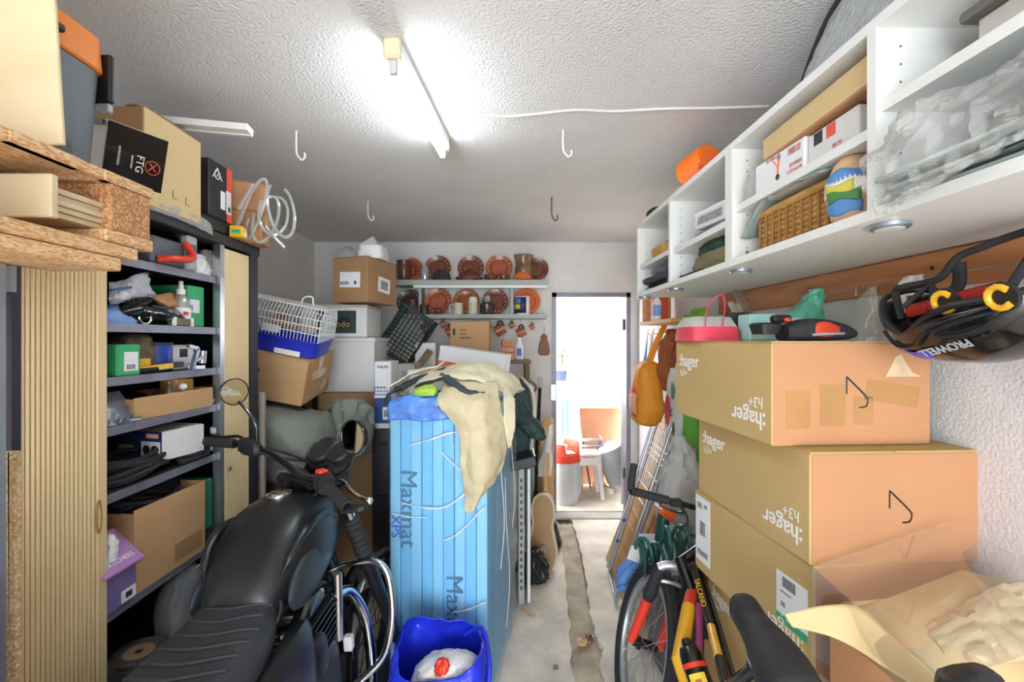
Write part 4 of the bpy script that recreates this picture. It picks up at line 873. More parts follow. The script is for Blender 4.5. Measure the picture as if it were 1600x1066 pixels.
MB().cyl((-.17, -.03, .14), (.17, .02, .14), .005, 8).build('perch', MATS['slip_yellow'], cage)
MB().rbox((-.05, -.09, .115), (.09, .03, .04), .006).build('seed_tray', MATS['paper'], cage)
# clothes sacks below, trunk carrying them
tr_ = thing('footlocker', 'dark trunk on the floor below the heap of clothes', 'trunk', (-1.30, 2.46, 0))
MB().rbox((0, 0, .40), (.56, .50, .80), .02, seg=2).build('body', MATS['cabinet_black'], tr_); MB().rbox((0, 0, .83), (.57, .51, .06), .02, seg=2).build('lid', MATS['dark_cloth'], tr_)
for s_ in (-.15, .15): MB().rbox((s_, -.258, .79), (.05, .012, .06), .004).build('clasp', MATS['steel_frame'], tr_)
YQ = RY(90)
solo('clothes_bag', 'grey green fabric bag under the tilted carton', 'bag', MB().loft([((-1.50, 2.42, 1.10), .04, .08, 2.5, YQ), ((-1.42, 2.42, 1.10), .12, .20, 2.6, YQ), ((-1.25, 2.40, 1.09), .14, .22, 2.6, YQ), ((-1.05, 2.38, 1.06), .125, .20, 2.6, YQ), ((-.95, 2.40, 1.05), .10, .16, 2.4, YQ), ((-.92, 2.42, 1.05), .03, .06, 2, YQ)], 36, .035, 6, sub=4), MATS['grey_cloth'])
solo('jacket_heap', 'rolled grey jacket at the end of the fabric bag', 'jacket', MB().loft([((-.93, 2.70, .87), .10, .10), ((-.93, 2.68, .90), .14, .13), ((-.90, 2.64, 1.05), .13, .13), ((-.89, 2.62, 1.15), .12, .11), ((-.89, 2.6, 1.21), .07, .06), ((-.89, 2.6, 1.225), .02, .02)], 32, .04, 8, 4, sub=4), MATS['grey_cloth'])
solo('dark_bag', 'dark shiny bag squeezed beneath the grey fabric bag', 'bag', MB().loft([((-1.5, 2.3, .93), .03, .05, 2, YQ), ((-1.35, 2.3, .93), .07, .13, 2.6, YQ), ((-1.1, 2.29, .92), .075, .14, 2.6, YQ), ((-.95, 2.33, .91), .06, .11, 2.4, YQ), ((-.88, 2.36, .90), .02, .04, 2, YQ)], 32, .018, 9, 6, sub=3), mat('shiny_dark', '#59565c', .3, var=.3, scale=8, bump=.3, bscale=18))
solo('wooden_pole', 'grey wooden pole standing upright beside the cabinet end', 'pole', MB().rbox((-1.092, 2.05, .66), (.026, .026, 1.32), .004), mat('pole_grey', '#a49a8e', .8, var=.1))
# box column in front of the corner stack
bc = thing('black_crate', 'black storage crate under the lamp carton', 'crate', (-.74, 2.86, 0))
MB().rbox((0, 0, .51), (.115, .24, 1.015), .008, seg=2).build('body', MATS['cabinet_black'], bc)
for z in (.30, .62, .93): MB().rbox((0, -.121, z), (.08, .006, .02), .002).build('grip_rib', MATS['black_plastic'], bc)
c = Carton('lamp_carton', 'white and blue lamp carton standing on the black crate', (-.735, 2.85, 1.02), (.10, .20, .405), (0, 0, 0), 'paper', flaps=False)
c.put('front', 0, -.06, .1, .22, 'print_blue', 'print_panel', t=.0014); c.text('front', 'PHILIPS', 0, .17, .021, 'print_blue', bold=.0006)
for i_ in range(5):
    for j_ in range(2): c.put('front', -.037+.0185*i_, .035-.021*j_, .015, .017, 'paper', 'pictogram', lift=.0018)
c.put('front', -.012, -.008, .075, .016, 'paper', 'pictogram', lift=.0018); c.put('front', .025, -.11, .05, .075, 'paper', 'sticker', lift=.0018); c.put('front', .025, -.11, .035, .04, 'paper_print', 'print_line', lift=.0026)
c = Carton('grey_carton', 'small grey carton beside the lamp carton', (-.625, 3.0, 1.02), (.11, .16, .38), (0, 0, -4), mat('carton_grey', '#a9a39a', .8) and 'carton_grey', flaps=True)
c.put('front', 0, .13, .06, .03, 'print_grey', 'print')
MB_ = thing('vegetable_crate', 'dark green perforated plastic crate standing tilted behind the lamp carton', 'crate', (-.835, 3.42, 1.43), (0, 33, 0))
def lattice(mb, M, w_, h_, n, m, t=.006):
    for i in range(n+1): mb.box((-w_/2+w_*i/n, 0, h_/2), (t, t, h_), M)
    for j in range(m+1): mb.box((0, 0, h_*j/m), (w_, t, t), M)
lt = MB(); lattice(lt, T(0, -.1, 0), .26, .38, 8, 12); lt.build('side_grid', MATS['green_dark'], MB_)
lt = MB(); lattice(lt, T(.13, 0, 0) @ RZ(90), .2, .38, 6, 12); lt.build('side_grid', MATS['green_dark'], MB_)
MB().rbox((0, 0, .005), (.26, .2, .01), .003).build('bottom', MATS['green_dark'], MB_); lt = MB(); lattice(lt, T(0, .1, 0), .26, .38, 8, 12); lt.build('side_grid', MATS['green_dark'], MB_)
lt = MB(); lattice(lt, T(-.13, 0, 0) @ RZ(90), .2, .38, 6, 12); lt.build('side_grid', MATS['green_dark'], MB_)
MB().tube([(-.13, -.1, .38), (.13, -.1, .38), (.13, .1, .38), (-.13, .1, .38)], .01, 6, closed=True).build('rim', MATS['green_dark'], MB_)
c = Carton('carton', 'brown carton on the floor under the green crate', (-.68, 3.55, 0), (.30, .40, 1.36), (0, 0, 0), 'carton_dark', seam='x')
# ---------------------------------------------------------------- upright bundle of blue insulation boards, wrapped
RB = -10
bun = thing('board_bundle', 'tall bundle of light blue insulation boards wrapped in clear film', 'insulation boards', (-.235, 2.255, 0), (0, 0, RB))
NB, TH, HB, DB = 9, .0487, 1.25, .6
for k in range(NB):
    x = -NB*TH/2+TH*(k+.5)
    MB().rbox((x, .004*math.sin(k*2.3), HB/2), (TH-.0025, DB, HB), .003).build('board', MATS['xps_blue' if k % 2 else 'xps_pale'], bun)
Lp = mat('print_ghost', '#4a7f9c', .6); Lv = mat('print_violet', '#4f62d6', .6)
def side_text(s_, k, z, size, m):
    mb = MB(); mb.add(*txt(s_, size), T(-NB*TH/2+TH*(k+.5), -DB/2-.0055, z) @ RX(90) @ RZ(-90)); mb.build('lettering', m, bun, smooth=0)
side_text('Maxmat', 1.3, .82, .105, Lp); side_text('XPS', .1, .74, .06, Lv); side_text('Maxmat', 5.5, .38, .105, Lp); side_text('XPS', 4.3, .28, .06, Lv); side_text('xlv', 6.9, 1.12, .05, Lp)
wx, wy = NB*TH/2+.012, DB/2+.014
def ring(z, ex, ey, n=64, amp=.006):
    out = []
    for k in range(n):
        a = 2*math.pi*k/n; ca, sa = math.cos(a), math.sin(a)
        p = Vector(((wx+ex)*math.copysign(abs(ca)**(.18), ca), (wy+ey)*math.copysign(abs(sa)**(.18), sa), z))
        p += Vector((ca, sa, 0)).normalized()*max(-.004, wob((p.x*2, p.y*2, z*.8), 8, amp, 2)+wob(p, 18, amp*.5, 5)); out.append(p)
    return out
zs = [.02, .1, .2, .3, .4, .5, .6, .7, .8, .9, 1.0, 1.1, 1.18, 1.235, 1.26]
rr = [ring(z, .004, .006+(.03 if z < .3 else 0)*.3) for z in zs]+[ring(1.285, -.03, -.03, amp=.018), ring(1.30, -.10, -.14, amp=.02), ring(1.305, -.16, -.24, amp=.015)]
wm = MB(); V = [p for r_ in rr for p in r_]; n = 64
wm.add(V, [(i*n+k, i*n+(k+1) % n, (i+1)*n+(k+1) % n, (i+1)*n+k) for i in range(len(rr)-1) for k in range(n)])
wm.build('film_wrap', MATS['wrap_film'], bun)
# loose film billowing on the right side
fw = [[(wx+.010+.03*t*(1-abs(2*v-1))+.012*math.sin(7*v+3*t), -DB/2+.02+DB*1.0*v, z) for v in (0, .25, .5, .75, 1)] for t, z in ((.1, 1.24), (.35, 1.0), (.6, .75), (.9, .5), (.9, .28), (.5, .03))]
MB().patch(fw, 6, .012, 9).build('loose_film', MATS['loose_film'], bun)
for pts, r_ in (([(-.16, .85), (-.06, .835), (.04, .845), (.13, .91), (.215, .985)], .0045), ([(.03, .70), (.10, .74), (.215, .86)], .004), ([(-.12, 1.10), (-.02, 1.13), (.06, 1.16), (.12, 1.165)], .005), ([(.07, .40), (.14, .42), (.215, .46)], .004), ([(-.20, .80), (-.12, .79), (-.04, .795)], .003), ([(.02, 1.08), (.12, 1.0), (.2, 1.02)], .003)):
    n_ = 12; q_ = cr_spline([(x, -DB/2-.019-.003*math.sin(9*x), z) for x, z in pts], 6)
    MB().tube(q_, [r_*(.25+.75*abs(math.sin(math.pi*i/(len(q_)-1)+.7*math.sin(i)))) for i in range(len(q_))], 7).build('fold_highlight', MATS['crease_highlight'], bun)  # white ridges added as painted highlights on the front film
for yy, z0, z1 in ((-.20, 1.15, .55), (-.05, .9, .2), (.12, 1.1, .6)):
    MB().tube([(wx+.02, yy, z0), (wx+.032, yy+.03*math.sin(z0*5), z0*.7+z1*.3), (wx+.036, yy+.04, z0*.3+z1*.7), (wx+.03, yy-.02, z1)], .0018, 6, smooth=6).build('fold_highlight', MATS['crease_highlight'], bun)  # painted highlight streaks down the loose film at the side
tp = mat('film_blue', '#5c92ea', .2, var=.2, scale=9, bump=.6, bscale=16)
MB().patch([[(-.225, -.31, 1.20), (-.14, -.318, 1.21), (-.05, -.318, 1.205), (.04, -.318, 1.215), (.1, -.316, 1.23)], [(-.222, -.305, 1.27), (-.13, -.31, 1.275), (-.04, -.31, 1.262), (.04, -.31, 1.262), (.1, -.31, 1.26)], [(-.20, -.26, 1.295), (-.12, -.25, 1.315), (-.02, -.24, 1.31), (.05, -.24, 1.30), (.1, -.24, 1.29)], [(-.18, -.12, 1.29), (-.1, -.1, 1.31), (0, -.1, 1.31), (.06, -.1, 1.30), (.1, -.1, 1.29)]], 6, .012, 14).build('bunched_film', tp, bun, thick=.002)
# trousers thrown over it: a crumpled heap plus a leg hanging down the front
B = lambda x, y, z: (bun.matrix_basis @ Vector((x, y, z)))
tro = thing('trousers', 'khaki trousers with dark lining thrown over the blue bundle', 'trousers', B(.05, 0, 1.31))
H = [[B(-.26, -.10, 1.285), B(-.14, -.16, 1.345), B(-.02, -.20, 1.375), B(.10, -.21, 1.385), B(.20, -.20, 1.36), B(.285, -.12, 1.28)],
     [B(-.27, -.02, 1.31), B(-.14, -.04, 1.39), B(-.02, -.05, 1.42), B(.10, -.05, 1.43), B(.21, -.04, 1.41), B(.31, 0, 1.31)],
     [B(-.25, .07, 1.31), B(-.13, .08, 1.40), B(-.02, .08, 1.43), B(.10, .09, 1.43), B(.22, .09, 1.41), B(.32, .1, 1.30)],
     [B(-.22, .2, 1.30), B(-.10, .21, 1.34), B(0, .22, 1.36), B(.1, .22, 1.36), B(.20, .22, 1.34), B(.27, .22, 1.27)]]
MB().patch(H, 10, .02, 4.5, 1).build('seat_cloth', MATS['khaki'], tro, world=True, thick=.006)
LG = [[B(.0, -.18, 1.352), B(.06, -.2, 1.372), B(.12, -.2, 1.375), B(.18, -.19, 1.37), B(.235, -.16, 1.36)],
      [B(.015, -.335, 1.285), B(.07, -.34, 1.29), B(.13, -.345, 1.29), B(.19, -.335, 1.29), B(.26, -.24, 1.28)],
      [B(.105, -.338, 1.17), B(.14, -.352, 1.17), B(.18, -.36, 1.16), B(.23, -.335, 1.17), B(.29, -.23, 1.17)],
      [B(.115, -.335, 1.03), B(.145, -.348, 1.03), B(.18, -.362, 1.02), B(.235, -.335, 1.04), B(.285, -.22, 1.05)],
      [B(.125, -.332, .90), B(.15, -.342, .90), B(.18, -.35, .905), B(.215, -.338, .93), B(.258, -.26, .97)],
      [B(.13, -.328, .835), B(.145, -.332, .83), B(.16, -.338, .84), B(.18, -.33, .86), B(.20, -.30, .89)]]
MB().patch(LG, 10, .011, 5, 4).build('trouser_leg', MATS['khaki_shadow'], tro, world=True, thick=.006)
MB().tube([B(-.02, -.19, 1.395), B(.03, -.215, 1.37), B(.08, -.255, 1.345), B(.14, -.29, 1.325), B(.2, -.27, 1.325)], [.012, .02, .02, .016, .008], 10, smooth=5).build('waistband', MATS['navy_lining'], tro, world=True)
LL = [[B(-.10, -.1, 1.385), B(-.08, -.06, 1.40), B(-.05, -.02, 1.42)], [B(-.18, -.17, 1.345), B(-.16, -.10, 1.375), B(-.14, -.02, 1.38)], [B(-.25, -.22, 1.30), B(-.25, -.13, 1.33), B(-.23, -.03, 1.345)], [B(-.275, -.255, 1.255), B(-.30, -.16, 1.285), B(-.3, -.06, 1.30)]]
MB().patch(LL, 8, .014, 8, 8).build('lining', MATS['navy_lining'], tro, world=True, thick=.006)
MB().patch([[p+Vector((-.006, -.006, .028)) for p in r_[1:]] for r_ in LL], 7, .010, 8, 9).build('trouser_leg', MATS['khaki'], tro, world=True, thick=.006)
SLV = [[B(.25, -.10, 1.34), B(.265, -.08, 1.34)], [B(.275, -.22, 1.29), B(.315, -.18, 1.29)], [B(.285, -.25, 1.18), B(.325, -.22, 1.18)], [B(.30, -.25, 1.09), B(.31, -.245, 1.09)]]
MB().patch(SLV, 6, .008, 16, 3).build('belt_loop_strap', MATS['khaki'], tro, world=True, thick=.005)
solo('green_packet', 'small lime green packet poking from under the khaki trousers', 'packet', MB().loft([(B(-.075, -.25, 1.31), .05, .035, 3), (B(-.07, -.25, 1.335), .05, .035, 3), (B(-.06, -.24, 1.355), .02, .015)], 20, .01, 20), mat('lime', '#a8c848', .5, var=.15))
# blue bag on the floor before it
bb = thing('blue_tote', 'open glossy blue woven tote bag standing before the insulation boards', 'bag', (-.235, 1.66, 0))
rows = []
for z, rx_, ry_ in ((0, .14, .11), (.02, .155, .125), (.15, .165, .14), (.28, .17, .15), (.36, .17, .145), (.41, .165, .135), (.44, .15, .12)):
    rows.append([(rx_*math.copysign(abs(math.cos(a))**.6, math.cos(a)), ry_*math.copysign(abs(math.sin(a))**.6, math.sin(a)), z+(.05*math.sin(a)+.03*math.cos(a*2+1))*z/.44*.6) for a in [2*math.pi*k/20 for k in range(21)]])
MB().patch(rows, 4, .012, 10).build('bag_body', MATS['tarp_blue'], bb, thick=.003)
MB().tube([(.08, .12, .40), (.15, .08, .45), (.18, -.02, .38), (.17, -.07, .30)], .010, 8, smooth=6).build('strap', MATS['tarp_blue'], bb)
solo('white_shirt', 'crumpled white cloth lying inside the blue tote', 'cloth', MB().loft([((-.215, 1.64, .02), .09, .08, 3), ((-.215, 1.64, .30), .11, .09, 3), ((-.205, 1.635, .38), .10, .08, 2.6), ((-.195, 1.63, .42), .04, .04, 2)], 36, .025, 11, sub=3), MATS['white_cloth'])
solo('red_cloth', 'small red rag on the white cloth in the tote', 'cloth', MB().loft([((-.215, 1.58, .40), .025, .02), ((-.215, 1.58, .435), .022, .018), ((-.21, 1.58, .45), .005, .005)], 18, .012, 30), MATS['red_plastic'])
# ---------------------------------------------------------------- behind the bundle
ch = thing('white_chest', 'white storage chest standing behind the insulation boards', 'chest', (-.30, 3.1, 0))
MB().rbox((0, 0, .66), (.60, .50, 1.32), .01).build('body', MATS['carton_white'], ch); MB().rbox((0, 0, 1.345), (.62, .52, .05), .01).build('lid', MATS['white_melamine'], ch)
c = Carton('flat_box', 'flat white box with orange bottom edge lying behind the trousers', (-.20, 3.02, 1.372), (.44, .22, .12), (0, 8, -9), 'paper', flaps=False)
c.put('front', 0, -.048, .44, .024, 'orange_soft', 'stripe', t=.0016)
c = Carton('carton', 'tan carton with green print under the pottery shelf', (-.26, 3.62, 1.40), (.30, .26, .30), (0, 0, -3), 'carton', flaps=True, tape='tape_clear')
[c.put('front', -.075+w_/2, .085-.03*k, w_, .012, 'wood_grey', 'print_line') for k, w_ in enumerate((.05, .045, .085))]; c.put('front', -.12, .07, .02, .05, 'green_dark', 'print')
pc = thing('pottery_table', 'narrow table under the tan carton at the back wall', 'table', (-.12, 3.70, 0))
MB().rbox((0, 0, 1.385), (.66, .36, .025), .003).build('top', MATS['wood_grey'], pc)
for a_ in (-.3, .3):
    for b_ in (-.15, .15): MB().box((a_, b_, .686), (.035, .035, 1.372)).build('leg', MATS['wood_grey'], pc)
c = Carton('white_box', 'white box lying behind the flat orange edged box', (-.60, 3.50, 1.367), (.15, .2, .17), (0, 0, 5), 'paper', flaps=False)
solo('brown_board', 'brown board leaning diagonally beside the lamp carton', 'board', MB().bar(P(605, 640, 2.80), P(672, 548, 3.3), .05, .012, up=(0, 1, 0)), MATS['wood_grey'])
for k, (x, z, s_) in enumerate(((.02, 1.40, (.11, .10, .06)), (.025, 1.462, (.10, .10, .045)), (.02, 1.509, (.08, .08, .05)))):
    c = Carton('clay_box', ('lowest', 'middle', 'topmost')[k]+' of the three orange brown boxes right of the flat white box', (x, 3.55, z), s_, (0, 0, 7*k-5), mat('clay_card', '#c98a62', .8) and 'clay_card', flaps=False, group='orange brown boxes')
    c.put('front', 0, 0, s_[0]*.8, .006, 'terracotta', 'band')
o = thing('detergent_bottle', 'white bottle with blue label at the back wall', 'bottle', (.12, 3.72, 1.40))
MB().loft([((0, 0, 0), .035, .025, 3), ((0, 0, .10), .035, .025, 3), ((0, 0, .14), .015, .015), ((0, 0, .16), .014, .014)], 20).build('body', MATS['paper'], o); MB().box((0, -.0262, .06), (.04, .002, .06)).build('label', MATS['blue_plastic'], o); MB().cyl((0, 0, .155), (0, 0, .18), .016).build('cap', MATS['paper'], o)
# ---------------------------------------------------------------- things between the bundle and the door
dc = thing('garden_chair_cushion', 'dark green folded chair cushion with pale edge beside the bundle', 'cushion', (.10, 3.02, .95))
MB().loft([((0, 0, -.17), .05, .16, 4), ((.0, 0, -.12), .06, .19, 4), ((.02, 0, .10), .065, .2, 4), ((.015, 0, .28), .06, .17, 3.5), ((0, 0, .345), .025, .08, 3)], 28, .006, 9, sub=3).build('pad', MATS['green_dark'], dc)
MB().tube([(.055, -.19, -.15), (.085, -.2, .1), (.08, -.17, .27), (.03, -.1, .345), (.02, .05, .35)], .009, 8, smooth=5).build('piping', MATS['stone_ware'], dc)
fc = thing('folded_chair', 'folded chair with black frame and pale cap leaning by the back wall', 'chair', (.22, 3.40, 0))
MB().tube([(0, .12, 0), (.0, .14, .6), (-.02, .16, 1.18)], .014, 10).tube([(.0, -.12, 0), (.02, .0, .6), (.05, .04, 1.2)], .014, 10).build('frame', MATS['black_gloss'], fc)
MB().rbox((.052, .04, 1.235), (.035, .035, .08), .008).build('cap', MATS['grey_light'], fc); MB().tube([(-.06, .05, 1.22), (-.03, .04, 1.25), (.02, .04, 1.2), (-.01, .04, 1.15)], .011, 8, smooth=4).build('armrest', MATS['wood_grey'], fc)
MB().rbox((-.01, .06, .62), (.03, .2, .5), .01).build('seat', mat('clear_green', '#7fa08a', .3, var=.2), fc)
solo('umbrella', 'folded dark green garden umbrella hanging with its tip to the right', 'umbrella', MB().loft([(P(812, 628, 2.85), .02, .02), (P(817, 645, 2.85), .055, .05), (P(826, 662, 2.84), .075, .06), (P(838, 680, 2.83), .06, .05), (P(845, 688, 2.82), .02, .02)], 24, .02, 14, sub=3), MATS['green_dark'])
solo('black_tray', 'black flat box end sticking out right of the bundle', 'box', MB().rbox((0, 0, 0), (.17, .24, .06), .006, T(.105, 2.78, .83) @ RY(-14)), MATS['black_satin'])
pn = thing('perforated_panel', 'grey perforated metal panel standing on edge beside the bundle', 'frame', (.10, 2.78, 0))  # upright panel of perforated metal
MB().rbox((0, 0, .40), (.035, .22, .80), .003).build('panel', MATS['shelf_paint'], pn); MB().rbox((.045, 0, .40), (.018, .2, .79), .003).build('edge_strip', MATS['paper'], pn)
for k in range(16): MB().rbox((.0, -.1105, .10+k*.042), (.014, .003, .022), .001).build('slot', MATS['grey_plastic'], pn)
solo('bent_cardboard', 'curved brown cardboard sheet standing by the back door', 'cardboard', MB().patch([[(.24, 3.62, z), (.30, 3.55, z), (.36, 3.62, z+.02), (.40, 3.72, z)] for z in (.02, .3, .6, .92)], 6, .01, 6), MATS['carton'], thick=.005)
solo('white_roll', 'white plastic roll wrapped round the cardboard sheet', 'plastic', MB().loft([((.30, 3.5, .52), .055, .05), ((.31, 3.5, .6), .06, .05), ((.33, 3.5, .72), .03, .03), ((.36, 3.52, .9), .015, .012)], 20, .01, 14), MATS['white_melamine'])
gl = thing('bentwood_guitar', 'beige bentwood panel with waisted outline leaning by the back wall', 'wood panel', (.27, 3.15, 0), (0, 0, -20))
pr = [(-.10, 0), (-.13, .12), (-.10, .26), (-.085, .34), (-.10, .44), (-.075, .54), (0, .58), (.075, .54), (.10, .44), (.085, .34), (.10, .26), (.13, .12), (.10, 0)]
MB().prism([(p.x, p.y) for p in cr_spline([(a*.8, b*.85, 0) for a, b in pr], 5)], .05, RX(84)).build('body', mat('bentwood', '#b8946a', .6, var=.1), gl)
MB().tube([(p.x, p.y, 0) for p in cr_spline([(a*.8, b*.85, 0) for a, b in pr], 4)], .008, 8, M=T(0, -.05, 0) @ RX(84)).build('edge_band', MATS['stone_ware'], gl)
MB().bar((0, .06, .3), (0, .11, .75), .04, .02).build('neck', MATS['pine_pale'], gl)
def trash(name, label, c, s_, m, seed): solo(name, label, 'bag', MB().loft([((c[0], c[1], 0), s_*.6, s_*.6, 2.4), ((c[0], c[1], .02), s_*.95, s_*.95, 2.4), ((c[0], c[1], s_*.9), s_, s_*.9, 2.2), ((c[0]+.01, c[1], s_*1.7), s_*.55, s_*.5, 2), ((c[0]+.03, c[1], s_*2.15), s_*.15, s_*.15, 2)], 40, s_*.28, 12, seed, sub=3), MATS[m])
trash('black_bag', 'shiny black plastic bag on the floor right of the bundle', (.18, 2.96), .10, 'black_bag', 2)
trash('silver_bag', 'crumpled silver foil bag leaning on the black bag', (.235, 3.09), .075, 'silver_bag', 5)
trash('black_bag', 'black and silver plastic bag at the door frame', (.34, 3.42), .085, 'black_bag', 9)
trash('foil_bag', 'pale crumpled bag behind the black bag at the door', (.365, 3.62), .07, 'silver_bag', 12)
solo('stick', 'short pale stick lying on the floor by the gutter', 'stick', MB().cyl((.10, 2.62, .008), (.17, 2.56, .008), .006, 8), MATS['pine_pale'])
for k, (x, y, lab) in enumerate(((.245, 2.16, 'round grey metal disc on the floor slab near the gutter'), (.21, 2.95, 'dark bottle cap on the floor slab right of the bundle'))):
    solo('coin' if not k else 'bottle_cap', lab, 'debris', MB().lathe([(.001, 0), (.014, 0), (.014, .005), (.001, .006)], 14, T(x, y, .0005)), MATS['dark_metal' if k else 'grey_plastic'])  # the second, dark one is a bottle cap
for k, (x, y, lab) in enumerate(((.40, 2.36, 'dry tan leaf lying in the gutter'), (.44, 2.38, 'dry rusty leaf lying in the gutter beside the tan one'))):
    solo('dry_leaf', lab, 'leaf', MB().patch([[(x-.02, y-.03, -.005), (x, y-.035, -.012), (x+.02, y-.03, -.005)], [(x-.028, y, .0), (x, y, -.012), (x+.028, y, .004)], [(x-.01, y+.03, -.004), (x, y+.035, -.008), (x+.01, y+.03, -.004)]], 3, .004, 30), MATS['slip_yellow' if not k else 'terracotta_brown'], 'leaves in the gutter', thick=.002)
# ---------------------------------------------------------------- pottery shelf on the back wall
SX0, SX1 = P(628, 0, 3.9).x, P(856, 0, 3.9).x; ZU, ZL = 2.072, 1.778; YS = 3.88
ps = thing('pottery_shelf', 'pale painted two plank wall shelf loaded with red clay pottery', 'shelf', ((SX0+SX1)/2, WB, ZL))
MB().span((SX0-.06, YS, ZU-.045), (SX1, WB, ZU)).build('plank', MATS['shelf_paint'], ps, world=True)
MB().span((SX0, YS, ZL-.035), (SX1-.005, WB, ZL)).build('plank', MATS['shelf_paint'], ps, world=True)
MB().span((SX0+.1, YS+.004, ZU-.068), (SX1-.004, YS+.02, ZU-.045)).build('lamp_strip', MATS['white_melamine'], ps, world=True)
for px in (657, 800): 
    x = P(px, 0, 3.95).x; MB().span((x-.012, YS+.05, ZL), (x+.012, WB, ZU-.045)).build('upright', MATS['shelf_paint'], ps, world=True)
def plate(px, r, z, m, label, grp, lean=12, rim='slip_yellow', dots=True, y=4.03):
    x = P(px, 0, y).x
    o = thing('clay_plate', label, 'plate', (x, y-.02, z+.002), (0, 0, 0), grp)
    M_ = T(0, 0, r) @ RX(90-lean) if False else T(0, 0, r*math.cos(R(lean))) @ RX(90-lean)
    MB().lathe([(.001, .004), (r*.55, .0), (r*.62, .006), (r*.97, .022), (r, .026), (r*.985, .03), (r*.62, .016), (r*.55, .010), (r*.001, .010)], 36, M_, cap=False).build('dish', MATS[m], o)
    if dots:
        for k in range(16):
            a = 2*math.pi*k/16; MB().lathe([(.001, 0), (r*.055, 0), (r*.055, .0015), (.001, .002)], 8, M_ @ T(r*.8*math.cos(a), r*.8*math.sin(a), .0235)).build('slip_dot', MATS[rim], o)
    MB().lathe([(r*.60, .0172), (r*.64, .0178), (r*.64, .0195), (r*.60, .0190)], 32, M_, cap=False).build('slip_ring', MATS['terracotta_dark'], o)
    return o
U = 'clay plates on the upper plank'; L = 'clay plates on the lower plank'
plate(643, .105, ZU, 'terracotta', 'red clay plate behind the dark pot, left end of upper plank', U, dots=False)
plate(685, .115, ZU, 'terracotta_brown', 'brown rimmed clay plate behind the dark cake mould, upper plank', U)
plate(736, .115, ZU, 'terracotta_brown', 'glossy clay plate behind the lidded dish, upper plank', U)
plate(780, .118, ZU, 'terracotta', 'dotted clay plate left of the striped jug, upper plank', U)
plate(838, .105, ZU, 'terracotta_brown', 'clay plate half hidden behind the striped jug, upper plank', U, dots=False)
plate(641, .112, ZL, 'dark_glaze', 'dark glazed plate at the left end of the lower plank', L)
plate(685, .118, ZL, 'terracotta', 'clay plate with pale zigzag rim on the lower plank', L)
plate(729, .118, ZL, 'terracotta', 'shiny leaning clay plate behind the stoneware mug', L, lean=20)
plate(774, .115, ZL, 'terracotta_brown', 'wine red clay plate behind the dark jar, lower plank', L)
plate(823, .118, ZL, 'terracotta_raw', 'plain bright orange clay plate behind the blue tin', L, dots=False)
def pot(name, label, px, z, prof, m, y=3.96, handle=None, cat='pot', n=24, lid=None):
    x = P(px, 0, y).x; o = thing(name, label, cat, (x, y, z+.001))
    MB().lathe(prof+[(prof[-1][0]-.004, prof[-1][1]-.001)]+[(prof[0][0]*.7, .01)], n).build('body', MATS[m], o)
    if handle:
        sgn, z0, z1, r_ = handle
        rm = max(p[0] for p in prof)
        MB().tube([(sgn*rm*.85, 0, z1), (sgn*(rm+r_), 0, z1+.005), (sgn*(rm+r_*1.2), 0, (z0+z1)/2), (sgn*(rm+r_*.8), 0, z0), (sgn*rm*.9, 0, z0-.003)], .006, 8, smooth=4).build('handle', MATS[m], o)
    if lid:
        MB().lathe(lid[0], n).build('lid', MATS[lid[1]], o)
    return o
pot('clay_pot', 'dark brown straight pot at the left end of the upper plank', 631, ZU, [(.05, 0), (.06, .02), (.065, .12), (.06, .16), (.065, .175)], 'terracotta_dark', handle=(1, .05, .13, .03))
pot('glass_jar', 'small grey glass jar between two plates, upper plank', 664, ZU, [(.035, 0), (.04, .01), (.04, .10), (.025, .125), (.028, .135)], 'clear_tube', cat='jar')
pot('cake_mould', 'dark glazed cake mould lying on the upper plank', 690, ZU, [(.08, 0), (.085, .01), (.075, .05), (.05, .085), (.03, .09)], 'dark_glaze', cat='mould')
pot('lidded_dish', 'wide lidded clay dish on the upper plank', 733, ZU, [(.08, 0), (.115, .012), (.12, .025), (.10, .03)], 'terracotta_brown', cat='dish', lid=([(.10, .03), (.085, .06), (.03, .085), (.012, .09), (.016, .10), (.001, .108)], 'terracotta_dark'))
pot('clay_bowl', 'small purple brown bowl left of the glossy cup, upper plank', 767, ZU, [(.035, 0), (.05, .01), (.062, .045)], 'terracotta_dark', y=3.93, cat='bowl')
pot('clay_cup', 'small glossy cup in front of the dotted plate', 787, ZU, [(.025, 0), (.032, .01), (.034, .045), (.03, .05)], 'terracotta_dark', y=3.93, handle=(1, .012, .038, .015), cat='cup')
pot('clay_jug', 'large jug striped in brown and cream on the upper plank', 818, ZU, [(.05, 0), (.062, .02), (.075, .08), (.072, .13), (.06, .17), (.065, .19), (.085, .215), (.088, .222)], mat('jug_glaze', '#a37c5c', .35, col2='#6b4a3a', scale=10, coat=.3) and 'jug_glaze', y=3.97, handle=(1, .06, .18, .04), cat='jug')
o = thing('clay_dish', 'raw orange clay dish leaning in front of the striped jug', 'dish', (P(816, 0, 3.92).x, 3.92, ZU+.008))
MB().loft([((0, 0, 0), .06, .03, 2), ((0, 0, .02), .085, .04, 2), ((0, 0, .055), .05, .03, 2), ((0, 0, .07), .01, .01, 2)], 28, sub=3).build('body', MATS['terracotta_raw'], o)
pot('copper_vase', 'slim brown vase catching light, left end of lower plank', 644, ZL, [(.03, 0), (.038, .01), (.04, .07), (.025, .11), (.03, .13)], 'terracotta_brown', y=3.93, cat='vase')
pot('dark_cup', 'dark cup below the shelf upright, lower plank', 663, ZL, [(.03, 0), (.04, .01), (.042, .08), (.04, .085)], 'dark_glaze', y=3.94, handle=(-1, .02, .065, .02), cat='cup')
